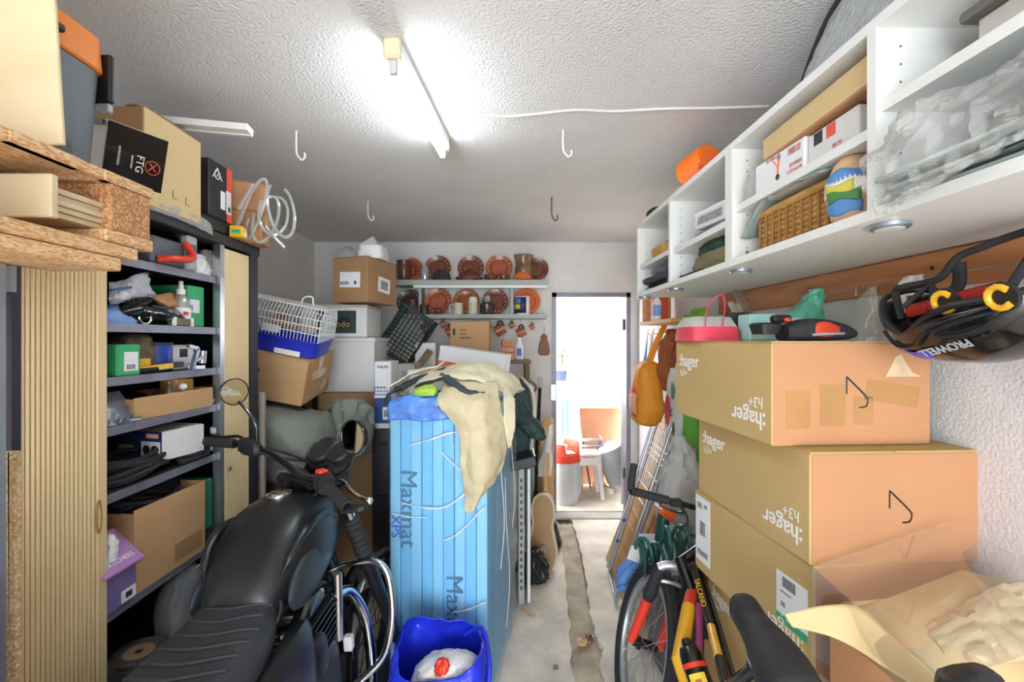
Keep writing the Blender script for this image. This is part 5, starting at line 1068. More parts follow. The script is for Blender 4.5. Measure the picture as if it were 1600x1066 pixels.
o = thing('clay_ladle', 'clay ladle lying in front of the zigzag plate', 'ladle', (P(690, 0, 3.93).x, 3.93, ZL+.03), (0, 0, 0))
MB().ball((-.03, 0, .0), (.035, .03, .026), 14).build('bowl', MATS['terracotta_brown'], o); MB().tube([(-.01, 0, .005), (.03, 0, .03), (.07, 0, .075)], [.012, .01, .008], 8).build('handle', MATS['terracotta'], o)
pot('stoneware_mug', 'cream stoneware mug with handle on the lower plank', 716, ZL, [(.04, 0), (.043, .004), (.043, .098), (.041, .1)], 'stone_ware', y=3.93, handle=(-1, .02, .08, .028), cat='mug')
pot('sugar_pot', 'cream stoneware pot with round white lid on the lower plank', 739, ZL, [(.038, 0), (.042, .004), (.042, .10), (.04, .105)], 'stone_ware', y=3.93, lid=([(.038, .105), (.042, .115), (.034, .145), (.012, .158), (.001, .16)], 'white_melamine'))
pot('dark_jar', 'dark banded jar with glass stopper on the lower plank', 761, ZL, [(.05, 0), (.058, .015), (.06, .09), (.045, .105)], 'dark_glaze', y=3.95, cat='jar', lid=([(.02, .105), (.03, .12), (.034, .145), (.02, .165), (.001, .168)], 'clear_tube'))
o = pot('blue_tin', 'blue and white tin in front of the orange plate', 816, ZL, [(.062, 0), (.064, .004), (.064, .152), (.062, .155)], 'paper', y=3.95, cat='tin')
for nm, a0, a1, z0, z1, m in (('label', 165, 300, .01, .148, 'navy'), ('label_patch', 200, 250, .045, .085, 'bottle_yellow'), ('label_patch', 195, 255, .09, .14, 'paint_blue')):
    MB().add([(.0652*math.cos(R(a0+(a1-a0)*k/10)), .0652*math.sin(R(a0+(a1-a0)*k/10)), z) for z in (z0, z1) for k in range(11)], [(k, k+1, k+12, k+11) for k in range(10)]).build(nm, MATS[m], o, thick=.0015 if nm == 'label' else .003)
def hmug(px, py, s_, label, m='terracotta'):
    y = 3.93; c0 = P(px, py, y)
    hk = ZL-.035
    s_ *= 1.45; c0.z -= .01
    o = thing('clay_mug', label, 'mug', c0, (0, 0, 0), 'mugs hanging under the pottery shelf')
    MB().lathe([(s_*.6, -s_*.7), (s_*.8, -s_*.6), (s_*.72, s_*.7), (s_*.66, s_*.7), (s_*.7, -s_*.5), (.001, -s_*.55)], 20, RY(62)).build('body', MATS[m], o)
    MB().tube([(-s_*.35, 0, s_*.55), (-s_*.2, 0, s_*1.15), (s_*.25, 0, s_*1.2), (s_*.55, 0, s_*.5)], s_*.14, 8, smooth=4).build('handle', MATS['dark_glaze' if s_ > .03 else m], o)
    MB().tube([(0, 0, hk-c0.z), (0, 0, s_*1.3), (.008, 0, s_*1.1), (.012, 0, s_*1.25)], .002, 5).build('hook', MATS['steel_frame'], o)
for px, py, s_, lab in ((668, 512, .042, 'large dark clay mug hanging at the left under the shelf'), (692, 506, .024, 'small clay mug hanging second from the left'), (703, 516, .034, 'clay mug with pale rim hanging left of the tan carton'), (765, 509, .02, 'tiny clay mug hanging right of the tan carton'), (781, 514, .042, 'large orange clay mug hanging under the wine red plate'), (799, 507, .022, 'small clay mug hanging between two large ones'), (814, 518, .036, 'red clay mug hanging below the blue tin'), (831, 509, .02, 'tiny clay mug hanging near the shelf end')):
    hmug(px, py, s_, lab, 'terracotta_dark' if px == 668 else 'terracotta')
o = thing('wooden_scoop', 'brown paddle shaped board hanging by the door frame', 'board', P(850, 540, 4.06))
MB().loft([((0, 0, -.09), .02, .008), ((0, 0, -.07), .05, .01), ((0, 0, 0), .045, .01), ((0, 0, .05), .03, .01), ((0, 0, .085), .028, .01), ((0, 0, .10), .008, .006)], 24, sub=3).build('body', mat('paddle', '#8a5f4a', .6), o); MB().tube([(0, 0, .09), (0, 0, .17)], .002, 5).build('cord', MATS['dark_metal'], o)
# ---------------------------------------------------------------- seen through the door: the terrace
def gas(label, M_, m_top=True):
    o = thing('gas_cylinder', label, 'gas cylinder'); o.matrix_basis = M_
    MB().lathe([(.10, 0), (.135, 0), (.137, .03), (.137, .05)], 32, cap=False).build('foot_ring', MATS['gas_grey'], o)
    MB().lathe([(.001, .03), (.13, .035), (.148, .07), (.15, .10), (.15, .40), (.145, .44), (.10, .475), (.001, .48)], 32).build('body', MATS['gas_grey'], o)
    MB().lathe([(.1515, .24), (.1515, .246)], 32, cap=False).build('weld_seam', MATS['shelf_paint'], o)
    if m_top:
        V = []; n = 40
        for j in range(3):
            for k in range(n):
                a = 2*math.pi*k/n; top = .58 if math.sin(a*2+.7) > -.55 else .50
                V.append(((.153-.012*j*.5)*math.cos(a), (.153-.012*j*.5)*math.sin(a), (.405, .47, top)[j]))
        MB().add(V, [(j*n+k, j*n+(k+1) % n, (j+1)*n+(k+1) % n, (j+1)*n+k) for j in range(2) for k in range(n)]).build('collar', MATS['gas_red'], o, thick=.008)
        MB().lathe([(.02, .47), (.02, .52), (.03, .525), (.03, .55), (.001, .555)], 16).build('valve', MATS['silver'], o)
    return o
gas('grey gas cylinder with red plastic collar outside the door', T(.59, 4.46, -.02))
gas('grey gas cylinder lying tilted at the far right of the doorway', T(1.25, 4.74, .035) @ RY(-22), False)
st_ = thing('plastic_stool', 'white plastic stool right of the red topped gas cylinder', 'stool', (.835, 4.62, -.02))
MB().rbox((0, 0, .435), (.25, .22, .03), .012, seg=2).build('seat', MATS['stool_white'], st_)
for a_ in (-1, 1):
    for b_ in (-1, 1): MB().loft([((a_*.135, b_*.12, 0), .02, .02, 4), ((a_*.10, b_*.085, .42), .03, .03, 4)], 12).build('leg', MATS['stool_white'], st_)
    MB().rbox((a_*.112, 0, .34), (.012, .18, .12), .004).build('side_panel', MATS['stool_white'], st_)
MB().rbox((0, -.095, .37), (.17, .01, .08), .004).build('front_panel', MATS['stool_white'], st_)
for k, lab in enumerate(('lowest grey metal garden chair of the stack behind the stool', 'middle grey metal garden chair of the stack behind the stool', 'top grey metal garden chair of the stack behind the stool')):
    cs = thing('garden_chair', lab, 'chair', (.90, 4.80+.012*k, -.02+.06*k), (0, 0, 0), 'stacked garden chairs')
    z = .42
    MB().tube([(-.10, -.08, z), (.12, -.08, z), (.13, -.08, z-.03)], .009, 8, smooth=3).tube([(-.10, -.08, z), (-.11, .05, z+.02)], .009, 8).tube([(.12, -.08, z), (.12, .05, z+.02)], .009, 8).build('chair_frame', MATS['grey_light'], cs)
    for a_, b_ in ((-.1, -.075), (.12, -.075), (-.1, .05), (.12, .05)): MB().cyl((a_, b_, 0), (a_, b_, .42), .010, 8).build('leg', MATS['grey_light'], cs)
    MB().rbox((.01, -.02, .405), (.2, .10, .012), .003).build('seat', MATS['grey_light'], cs)
solo('folded_stand', 'grey folded stand leaning above the garden chairs', 'stand', MB().tube([(.80, 4.72, .0), (.80, 4.83, .55), (.775, 4.88, 1.18)], .011, 8).tube([(.90, 4.72, 0), (.81, 4.83, .6), (.77, 4.88, 1.05)], .011, 8).tube([(.775, 4.88, 1.18), (.785, 4.88, 1.50)], .005, 8), MATS['steel_frame'])
tp_ = thing('covered_furniture', 'white and turquoise tarpaulin covering something tall outside', 'tarpaulin', (.62, 4.745, -.02))
rows = []
for z, rx_, ry_ in ((0, .20, .12), (.4, .19, .12), (.8, .165, .11), (1.0, .14, .10), (1.10, .09, .07), (1.13, .02, .02)):
    rows.append([(rx_*math.cos(a)*(1+.06*math.sin(6*a)), ry_*math.sin(a)*(1+.06*math.sin(6*a)), z) for a in [2*math.pi*k/18 for k in range(19)]])
MB().patch(rows, 3, .01, 8).build('cover', MATS['tarp_white'], tp_, thick=.003)
for a0 in (-1.75, -1.45): MB().patch([[((r_[0]+.008)*math.cos(a0+d_), (r_[1]+.012)*math.sin(a0+d_), z) for d_ in (-.07, 0, .07)] for z, r_ in ((.05, (.20, .125)), (.4, (.195, .13)), (.8, (.17, .12)), (1.0, (.145, .11)))], 4).build('stripe', MATS['tarp_turquoise'], tp_, thick=.003)
pl_ = thing('window_box', 'small blue planter hanging inside the door frame', 'planter', (.545, 4.44, 1.16))
MB().loft([((0, 0, 0), .05, .04, 6), ((0, 0, .09), .062, .05, 6), ((0, 0, .1), .066, .054, 6)], 24).build('trough', mat('planter_blue', '#8fa5d8', .5), pl_); MB().rbox((.0, 0, .102), (.11, .09, .012), .004).build('soil', MATS['pine_pale'], pl_)
MB().tube([(-.05, .04, .09), (-.08, .05, .2), (-.09, .05, .4)], .004, 6).build('bracket', MATS['steel_frame'], pl_)
def plant(label, loc, n, hgt, seed):
    rg = random.Random(seed); o = thing('potted_plant', label, 'plant', loc)
    MB().tube([(0, 0, 0), (.01, 0, hgt*.5), (0, 0, hgt*.8)], .006, 6).build('stem', MATS['rattan'], o)
    for k in range(n):
        a = rg.random()*6.28; zz = hgt*(.35+.6*rg.random()); L_ = .05+.05*rg.random(); M_ = T(0, 0, zz) @ RZ(math.degrees(a)) @ RY(-20+50*rg.random())
        MB().add([(0, 0, 0), (L_*.4, L_*.28, .006), (L_, 0, -.004), (L_*.4, -L_*.28, .006), (L_*.5, 0, .0)], [(0, 4, 1), (1, 4, 2), (2, 4, 3), (3, 4, 0)], M_).build('leaf', MATS['leaf'], o, thick=.001)
    return o
plant('pale green plant growing over the blue planter', (.555, 4.44, 1.27), 22, .22, 4)
plant('grey leafed plant on the terrace ledge', (.66, 5.03, .93), 16, .5, 9)
for k, (x, y, s_, lab) in enumerate(((1.02, 4.80, .06, 'broken pale stone beside the tilted gas cylinder'), (1.08, 4.72, .045, 'smaller pale stone in front of the tilted cylinder'), (1.0, 4.88, .05, 'pale stone against the terracotta wall'))):
    solo('stone', lab, 'stone', MB().loft([((x, y, -.02), s_, s_*.8, 3), ((x, y, .02), s_*1.05, s_*.9, 3), ((x, y, s_*.9), s_*.6, s_*.5, 2.5)], 14, .02, 14, k+1), MATS['ledge_stone'], 'stones on the terrace')
# ---------------------------------------------------------------- white open wall cabinets on the right wall
XF, ZB, ZT = .75, 1.797, 2.205; XK = WR-.028; T_ = .0225
def unit(label, y0, y1, ym, shelves):
    o = thing('wall_cabinet', label, 'cabinet', ((XF+XK)/2, (y0+y1)/2, ZB))
    Wm, Wi = MATS['white_melamine'], MATS['melamine_inner']
    MB().span((XF, y0, ZT-T_), (XK, y1, ZT)).build('top_panel', Wm, o, world=True); MB().span((XF, y0, ZB), (XK, y1, ZB+T_)).build('bottom_panel', Wm, o, world=True)
    for a_, b_ in ((y0, y0+T_), (y1-T_, y1)): MB().span((XF, a_, ZB+T_), (XK, b_, ZT-T_)).build('side_panel', Wm, o, world=True)
    MB().span((XK-.006, y0+T_, ZB+T_), (XK, y1-T_, ZT-T_)).build('back_panel', Wi, o, world=True)
    if ym: MB().span((XF, ym-T_/2, ZB+T_), (XK-.006, ym+T_/2, ZT-T_)).build('divider', Wm, o, world=True)
    for a_, b_, z in shelves: MB().span((XF+.012, a_, z-T_), (XK-.006, b_, z)).build('shelf', Wm, o, world=True)
    for a_ in ([y1-T_]+([ym-T_/2] if ym else [])):
        for k in range(9):
            z = ZB+.06+k*.036
            MB().cyl((XF+.05, a_-.0006, z), (XF+.05, a_+.0006, z), .0028, 8).build('peg_hole', MATS['print_grey'], o, world=True)
        MB().cyl((XF+.05, a_-.0012, ZB+.045), (XF+.05, a_, ZB+.045), .006, 12).build('cam_cap', MATS['print_grey'], o, world=True)
    return o
w1 = unit('near white open wall cabinet holding clear wrap, flat carton and basket', .30, 1.522, .93, ((.322, .918, 2.035), (.942, 1.499, 1.995)))
w2_ = unit('far white open wall cabinet holding folded clothes and a grey cap', 1.524, 2.58, 2.07, ((1.547, 2.058, 1.965), (2.082, 2.557, 1.975)))
def puck(px, py, label):
    p = PZ(px, py, ZB); o = thing('puck_light', label, 'light', (p.x, p.y, ZB-.012), (0, 0, 0), 'puck lights under the wall cabinets')
    MB().lathe([(.001, .0), (.032, 0), (.036, .004), (.036, .0115), (.001, .0118)], 28).build('ring', MATS['zinc'], o); MB().lathe([(.001, -.0008), (.026, -.0008), (.026, .0004)], 24, cap=False).build('lens', MATS['white_melamine'], o)
puck(1390, 350, 'round flush lamp under the near wall cabinet'); puck(1157, 422, 'round flush lamp under the joint of the two wall cabinets'); puck(1056, 451, 'round flush lamp under the middle of the far wall cabinet'); puck(1007, 464, 'round flush lamp under the far end of the wall cabinets')
bt = thing('wall_batten', 'knotty pine batten screwed to the right wall below the cabinets', 'batten', (WR-.012, 1.4, 1.70))
MB().rbox((WR-.0125, 1.35, 1.745), (.024, 2.3, .10), .003).build('board', MATS['pine'], bt, world=True)
for y_ in (.8, 1.25, 1.75, 2.2): MB().cyl((WR-.026, y_, 1.75), (WR-.0245, y_, 1.75), .006, 10).build('screw', MATS['dark_metal'], bt, world=True)
solo('hanging_wire', 'thin steel wire stretched along the pine batten', 'wire', MB().tube([(WR-.04, .62, 1.732), (WR-.04, 1.72, 1.718)], .0018, 6).tube([(WR-.03, 1.5, 1.735), (WR-.04, 1.5, 1.722), (WR-.042, 1.5, 1.70)], .002, 6).tube([(WR-.03, .8, 1.74), (WR-.04, .8, 1.73)], .002, 6), MATS['steel_bright'])
# contents, far to near
ZF = ZB+T_+.001
o = thing('peaked_hat', 'dark grey flat cap in the lower far cabinet bay', 'cap', (.86, 2.30, ZF))
MB().loft([((0, 0, .05), .10, .12, 2.4), ((0, 0, .075), .11, .135, 2.4), ((0, 0, .10), .09, .11, 2.2), ((0, 0, .115), .03, .04, 2)], 28, sub=2).build('crown', MATS['grey_plastic'], o); MB().loft([((-.06, .0, .03), .08, .16, 2.4), ((-.06, 0, .045), .085, .165, 2.4)], 28).build('peak', MATS['dark_cloth'], o); MB().loft([((0, 0, 0), .07, .09, 2.2), ((0, 0, .05), .09, .11, 2.2)], 24).build('band', MATS['dark_cloth'], o)
solo('dark_case', 'dark blue grey case beside the flat cap', 'case', MB().rbox((.84, 2.125, ZF+.055), (.15, .07, .11), .006), mat('case_blue', '#3d4654', .5))
solo('camera_toy', 'small black camera in front of the flat cap', 'camera', MB().rbox((.79, 2.40, ZF+.02), (.04, .07, .04), .006).cyl((.76, 2.40, ZF+.03), (.78, 2.40, ZF+.03), .02).rbox((.79, 2.42, ZF+.05), (.03, .03, .02), .004), MATS['black_plastic'])
o = thing('straw_basket', 'small straw tray on the upper shelf of the far bay', 'basket', (.85, 2.32, 1.976))
MB().loft([((0, 0, 0), .07, .12, 4), ((0, 0, .055), .075, .13, 4), ((0, 0, .05), .065, .12, 4), ((0, 0, .012), .06, .11, 4)], 28).build('tray', MATS['straw'], o)
solo('brown_hat', 'small brown knitted hat in the straw tray', 'hat', MB().loft([((.85, 2.30, 1.99), .05, .08, 2.2), ((.85, 2.3, 2.03), .05, .08), ((.85, 2.3, 2.065), .02, .03)], 20, .006, 20, sub=2), MATS['terracotta_dark'])
solo('red_trinket', 'little red and white trinket by the brown hat', 'trinket', MB().rbox((.82, 2.15, 1.995), (.03, .04, .038), .008).ball((.82, 2.15, 2.03), .018, 12), MATS['bag_pink'])
c = Carton('flat_white_box', 'flat white box lying aslant on the second bay shelf', (.865, 1.70, 1.985), (.20, .26, .06), (4, 0, 0), 'carton_white', flaps=False)
c.put('left', 0, 0, .2, .03, 'paper_print', 'print_line'); MB().rbox((0, 0, .058), (.206, .266, .012), .002).build('lid', MATS['paper'], c.root)
solo('laptop', 'thin dark tablet under the flat white box', 'tablet', MB().rbox((.87, 1.72, 1.972), (.2, .24, .012), .003), MATS['print_grey'])
solo('olive_clothes', 'folded olive trousers in the lower second bay', 'clothes', MB().loft([((.87, 1.76, ZF), .09, .17, 4), ((.87, 1.76, ZF+.035), .10, .185, 3), ((.87, 1.76, ZF+.075), .08, .16, 3), ((.87, 1.76, ZF+.085), .03, .1, 3)], 36, .018, 16, sub=3), MATS['olive_cloth'])
solo('green_jumper', 'rolled dark green jumper on top of the olive trousers', 'jumper', MB().loft([((.88, 1.68, ZF+.08), .03, .03, 2, RX(90)), ((.88, 1.70, ZF+.095), .075, .04, 2.4, RX(90)), ((.88, 1.76, ZF+.10), .08, .042, 2.4, RX(90)), ((.88, 1.88, ZF+.095), .075, .035, 2.4, RX(90)), ((.88, 1.90, ZF+.09), .03, .02, 2, RX(90))], 28, .012, 16, 3, sub=3), MATS['forest_cloth'])
solo('cap_strap', 'black strap at the front of the lower second bay', 'strap', MB().tube([(.765, 1.98, ZF+.006), (.762, 1.86, ZF+.006), (.77, 1.76, ZF+.006)], .005, 6), MATS['black_rubber'])  # loose strap belonging to a cap
# third bay
o = thing('straw_box', 'woven straw box with lid in the lower third bay', 'basket', (.90, 1.27, ZF))
for k in range(7): MB().rbox((0, 0, .010+k*.0155), (.20+.002*(k % 2), .33+.002*(k % 2), .0145), .005).build('straw_course', MATS['straw'], o)
MB().rbox((0, 0, .121), (.215, .345, .022), .006).build('lid', MATS['straw'], o)
for k in range(10):
    for s_ in (-1,): MB().rbox((s_*.104, -.15+k*.033, .06), (.006, .008, .10), .002).build('straw_stake', MATS['rattan'], o)
solo('grey_plastic_bag', 'grey green plastic bag flattened on the straw box', 'plastic bag', MB().patch([[(.765, 1.10, ZF+.14), (.77, 1.25, ZF+.15), (.77, 1.38, ZF+.14), (.765, 1.47, ZF+.06)], [(.83, 1.08, ZF+.165), (.84, 1.22, ZF+.175), (.84, 1.36, ZF+.165), (.84, 1.48, ZF+.07)], [(.93, 1.10, ZF+.16), (.94, 1.24, ZF+.17), (.94, 1.36, ZF+.16), (.92, 1.48, ZF+.08)]], 7, .012, 15), mat('plastic_grey', '#9fb0aa', .3, var=.12), thick=.003)
o = thing('painted_egg_jar', 'egg shaped clay jar painted with a blue and yellow landscape', 'jar', (.80, 1.045, ZF))
MB().lathe([(.03, 0), (.042, .012), (.052, .06), (.05, .10), (.036, .135), (.024, .15), (.02, .147)], 32).build('body', MATS['egg_clay'], o)
def dab(a0, a1, z0, z1, m, k=0):
    prof = [(.042, .012), (.0475, .036), (.052, .06), (.0522, .08), (.05, .10), (.044, .118), (.036, .135)]
    def rad(z):
        for (r0, za), (r1, zb) in zip(prof, prof[1:]):
            if za <= z <= zb: return r0+(r1-r0)*(z-za)/(zb-za)
        return .04
    V = [((rad(z)+.0012+.0006*k)*math.cos(R(a)), (rad(z)+.0012+.0006*k)*math.sin(R(a)), z+.004*math.sin(a*.08+z*90)) for z in [z0+(z1-z0)*i/5 for i in range(6)] for a in [a0+(a1-a0)*j/12 for j in range(13)]]
    MB().add(V, [(i*13+j, i*13+j+1, (i+1)*13+j+1, (i+1)*13+j) for i in range(5) for j in range(12)]).build('painting', MATS[m], o, thick=.0008)
dab(150, 260, .09, .115, 'paint_blue'); dab(150, 265, .06, .095, 'paint_white'); dab(165, 235, .065, .085, 'paint_yellow', 1); dab(170, 250, .045, .066, 'paint_green', 1); dab(150, 255, .016, .045, 'paint_blue')
solo('red_tin', 'red tin half hidden behind the painted jar', 'tin', MB().lathe([(.045, 0), (.046, .003), (.046, .10), (.04, .105)], 24, T(.90, .995, ZF)), mat('tin_red', '#b83030', .35))
z3 = 1.996
c = Carton('toy_box', 'white toy box with a faded orange and black tool picture', (.83, 1.30, z3), (.10, .22, .092), (0, 0, 2), 'paper', flaps=False)
c.put('left', .07, .026, .05, .018, 'faded_red', 'print_line'); c.put('left', .075, -.012, .05, .010, 'faded_red', 'print_line'); c.put('left', .07, -.028, .06, .008, 'faded_red', 'print_line'); c.put('left', -.02, .036, .06, .008, 'faded_red', 'print_line')
c.shape('left', MB().tube([(.006, .026, 0), (.002, .006, 0), (.0, -.014, 0)], .0045, 6).tube([(-.022, .03, 0), (-.010, .016, 0), (-.002, .006, 0)], .003, 6), 'orange_soft', 'picture', .0, 0, lift=-.002); c.shape('left', MB().lathe([(.001, 0), (.009, 0), (.009, .001), (.001, .001)], 6), 'print_black', 'picture', .0, -.024); c.shape('left', MB().lathe([(.001, 0), (.008, 0), (.008, .001), (.001, .001)], 12), 'print_grey', 'picture', .006, .03)
c = Carton('game_box', 'white game box with red squares beside the toy box', (.86, 1.10, z3), (.14, .17, .085), (0, 0, 0), 'carton_white', flaps=False)
c.put('left', .0, .022, .03, .03, 'print_red', 'picture'); c.put('left', -.045, .022, .03, .03, 'print_black', 'picture'); c.put('left', .02, -.02, .03, .01, 'faded_red', 'print_line')
c = Carton('flat_carton', 'long flat tan carton lying on the toy boxes', (.86, 1.16, 2.09), (.17, .40, .062), (-1.5, 0, 0), 'carton_orange', flaps=False)
MB().rbox((0, 0, .060), (.176, .406, .008), .002).build('lid', MATS['carton_pale'], c.root); c.put('left', 0, 0, .395, .054, 'carton_pale', 'panel')
solo('clear_packet', 'small clear plastic packet at the end of the toy box', 'packet', MB().loft([((.80, 1.435, z3), .03, .03, 3), ((.80, 1.435, z3+.07), .028, .026, 3), ((.805, 1.43, z3+.10), .008, .01)], 20, .012, 20), MATS['clear_bag'])
# near bay
o = thing('glass_dish', 'stack of glass panes edged in grey, bottom of the near bay', 'glass', (.92, .63, ZF))
for k in range(3): MB().rbox((-.02*k, .01*k, .010+k*.017), (.30, .50, .008), .002).build('pane', mat('pane_green', '#b9c8c6', .15, var=.05), o)
MB().tube([(-.155, -.1, .025), (-.165, .0, .025), (-.155, .12, .025)], .004, 6).build('edge', MATS['dark_metal'], o)
solo('bubble_wrap', 'big crumpled sheet of clear bubble wrap spilling from the near cabinet', 'bubble wrap', MB().patch([[(.78, .94-.03, ZF+.10), (.76, .80, ZF+.14), (.78, .66, ZF+.16), (.80, .52, ZF+.17), (.82, .40, ZF+.15)], [(.70, .90, ZF+.08), (.69, .78, ZF+.12), (.72, .66, ZF+.12), (.74, .52, ZF+.14), (.76, .40, ZF+.13)], [(.69, .88, ZF+.02), (.68, .78, ZF+.05), (.715, .66, ZF+.07), (.735, .54, ZF+.09), (.755, .42, ZF+.09)], [(.735, .885, ZF-.03), (.72, .80, ZF-.01), (.735, .68, ZF+.01), (.75, .56, ZF+.05), (.77, .44, ZF+.06)], [(.80, .86, ZF+.06), (.80, .78, ZF+.06), (.80, .68, ZF+.06), (.81, .58, ZF+.07), (.82, .46, ZF+.08)]], 9, .02, 16), MATS['clear_bag'])
solo('bubble_roll', 'loose roll of bubble wrap behind the crumpled sheet', 'bubble wrap', MB().loft([((.95, .88, ZF+.10), .02, .02, 2, RX(90)), ((.95, .86, ZF+.11), .06, .05, 2, RX(90)), ((.95, .6, ZF+.125), .07, .055, 2, RX(90)), ((.95, .42, ZF+.12), .05, .045, 2, RX(90))], 28, .014, 18, sub=3), MATS['clear_bag'])
o = thing('metal_tin_case', 'grey lidded metal case on the upper shelf of the near bay', 'case', (.97, .66, 2.036))
MB().rbox((0, 0, .05), (.22, .34, .10), .006).build('body', mat('case_grey', '#c9c4bd', .5, var=.08), o); MB().rbox((-.005, 0, .108), (.25, .37, .022), .008, seg=2).build('lid', mat('case_lid', '#6d6560', .5), o); MB().rbox((-.112, -.09, .05), (.004, .06, .10), .001).build('corner', MATS['wood_grey'], o)
solo('dark_block', 'dark grey cushion behind the metal case', 'cushion', MB().rbox((1.0, .40, 2.096), (.25, .14, .12), .02, seg=2), MATS['print_grey'])
# on top of the cabinets
o = thing('bellows_tube', 'orange ribbed plastic cone lying on the cabinets', 'plastic cone', (.812, 1.90, ZT+.072))
pr = []
for k in range(25):
    r_ = .068-.0006*k; pr.append((r_+(.004 if k % 2 else 0), -.06+.0055*k))
MB().lathe(pr, 28, RZ(12) @ RX(78)).build('cone', mat('cone_orange', '#ff7a1e', .4, var=.05), o); MB().cyl((.0, -.07, -.015), (.01, -.15, -.03), .034, 20).build('neck', MATS['orange_soft'], o)
sb = thing('windscreen_shade', 'folded silver sun shade with black rim on the near cabinet top', 'sun shade', (.88, .85, ZT))
ctr = [[], [], []]
for y_, z_ in ((1.30, .012), (1.265, .06), (1.22, .12), (1.15, .18), (1.05, .205), (.85, .212), (.6, .212), (.4, .2)):
    for i, q in enumerate((0, .5, 1)): ctr[i].append((-.09+.05*q, y_-.85, .004+z_*q))
MB().patch(ctr, 5, .006, 12).build('foil', mat('foil', '#c9cdd0', .3, .4, var=.08, scale=30, bump=.6, bscale=70), sb, thick=.006)
MB().tube([Vector(p)+Vector((-.007, .004, 0)) for p in ctr[2]]+[Vector(ctr[0][-1])], .008, 8, smooth=4).build('rim', MATS['black_rubber'], sb)
solo('dark_lid', 'dark round lid on the near cabinet top at the picture edge', 'cushion', MB().lathe([(.02, 0), (.10, .005), (.11, .03), (.10, .06), (.02, .07)], 24, T(.87, .70, ZT+.001)), MATS['green_dark'])  # a dark round lid lying flat
solo('black_bundle', 'black bundle on the far end of the cabinets', 'bundle', MB().loft([((.90, 2.46, ZT), .12, .10, 3), ((.90, 2.46, ZT+.05), .12, .09, 2.4), ((.9, 2.46, ZT+.075), .05, .04)], 20, .012, 12), MATS['black_rubber'])
# end shelf and small things past the cabinets
es = thing('corner_shelf', 'small pine shelf past the far end of the cabinets', 'shelf', (1.08, 2.95, 1.66))
MB().rbox((0, 0, .012), (.22, .60, .024), .003).build('board', MATS['pine_pale'], es); MB().rbox((0, .28, .16), (.20, .02, .28), .003).build('upright', MATS['pine_pale'], es)
o = thing('glue_bottle', 'red and white bottle on the small pine shelf', 'bottle', (1.0, 2.98, 1.685))
MB().lathe([(.025, 0), (.027, .004), (.027, .12), (.012, .15), (.01, .16)], 18).build('body', MATS['paper'], o); MB().lathe([(.028, .03), (.028, .10)], 18, cap=False).build('label', MATS['blue_light'], o); MB().cyl((0, 0, .155), (0, 0, .20), .013).build('cap', MATS['red_plastic'], o)
c = Carton('red_pack', 'red pack lying beside the glue bottle', (1.06, 3.12, 1.685), (.10, .08, .30), (0, 0, 0), 'print_red', flaps=False); c.put('front', 0, .05, .09, .08, 'paper', 'label')
# ---------------------------------------------------------------- stack of brown cartons, right
def hager(label, loc, size, rz, mfront, tape=True, texts=True, handle=True, mirror_label=False):
    c = Carton('distribution_carton', label, loc, size, (0, 0, rz), 'carton_olive', group='large brown cartons stacked by the right wall', seam='y')
    c.put('front', 0, 0, size[0]-.008, size[2]-.008, 'carton_orange', 'end_panel', t=.0016)
    if texts:
        k = size[1]/2; h = size[2]/2
        c.text('left', ':hager', -k+.52*0+.11-.02, h-.055, .062, 'print_white', sx=.95) if False else None
        c.text('left', ':hager', -k+.108, h-.07, .062, 'print_white', bold=.001); c.text('left', 'h3+', -k+.07, h-.115, .036, 'print_white')
        c.text('left', ':hager', k-.105, -h+.06, .066, 'print_white', 180, bold=.001); c.text('left', 'h3+', k-.07, -h+.108, .042, 'print_white', 180)
    if handle:
        c.shape('front', MB().tube([(-.012, .045, 0), (-.012, .0, 0)], .0022, 6).tube([(-.012, .045, 0), (.04, -.005, 0), (.046, -.02, 0), (.04, -.034, 0), (.022, -.036, 0)], .0026, 6, smooth=3), 'print_black', 'handle_cut', -.005, .0, lift=.0012)
    return c
LBL = 'large brown carton'
hager('bottom carton of the brown stack, mostly hidden by the bicycle', (.98, 1.44, .135), (.44, .575, .283), 1, 0, texts=False)
hager('second lowest carton of the brown stack, behind the bicycle saddle', (.985, 1.43, .42), (.44, .575, .283), -1, 0)
C3 = hager('brown carton with delivery note and green edged label, third in the stack', (.962, 1.44, .705), (.44, .585, .283), 5, 0, texts=False)
C3.text('left', ':hager', .185, -.085, .062, 'print_white', 180); C3.text('left', 'h3+', .20, -.035, .04, 'print_white', 180)
C3.put('left', -.235, .015, .095, .235, 'paper', 'delivery_note', t=.0014)
C3.put('left', -.235, .02, .035, .05, 'paper_print', 'print', lift=.0018); C3.put('left', -.255, .10, .03, .02, 'paper_print', 'print', lift=.0018); C3.put('left', -.215, .105, .02, .012, 'print_grey', 'print', lift=.0018); C3.put('left', -.235, -.07, .07, .02, 'paper_print', 'print', lift=.0018)
C3.put('left', .215, .015, .115, .115, 'paper', 'shipping_label', t=.0014); C3.put('left', .215, -.052, .115, .02, 'print_green', 'green_edge', t=.0016)
for k in range(9): C3.put('left', .185+k*.0055, .05, .0025, .028, 'print_black', 'bar', lift=.0018)
C3.put('left', .185, -.012, .016, .012, 'paper_print', 'print', lift=.002); C3.put('left', .195, .022, .04, .004, 'paper_print', 'print', lift=.002)
C2 = hager('plain taped brown carton second from the top of the stack', (.966, 1.43, .99), (.445, .575, .28), 3.2, 0)
C1 = hager('topmost brown carton with glossy tape patches on its end', (.902, 1.49, 1.2745), (.44, .575, .272), 3.5, 0)
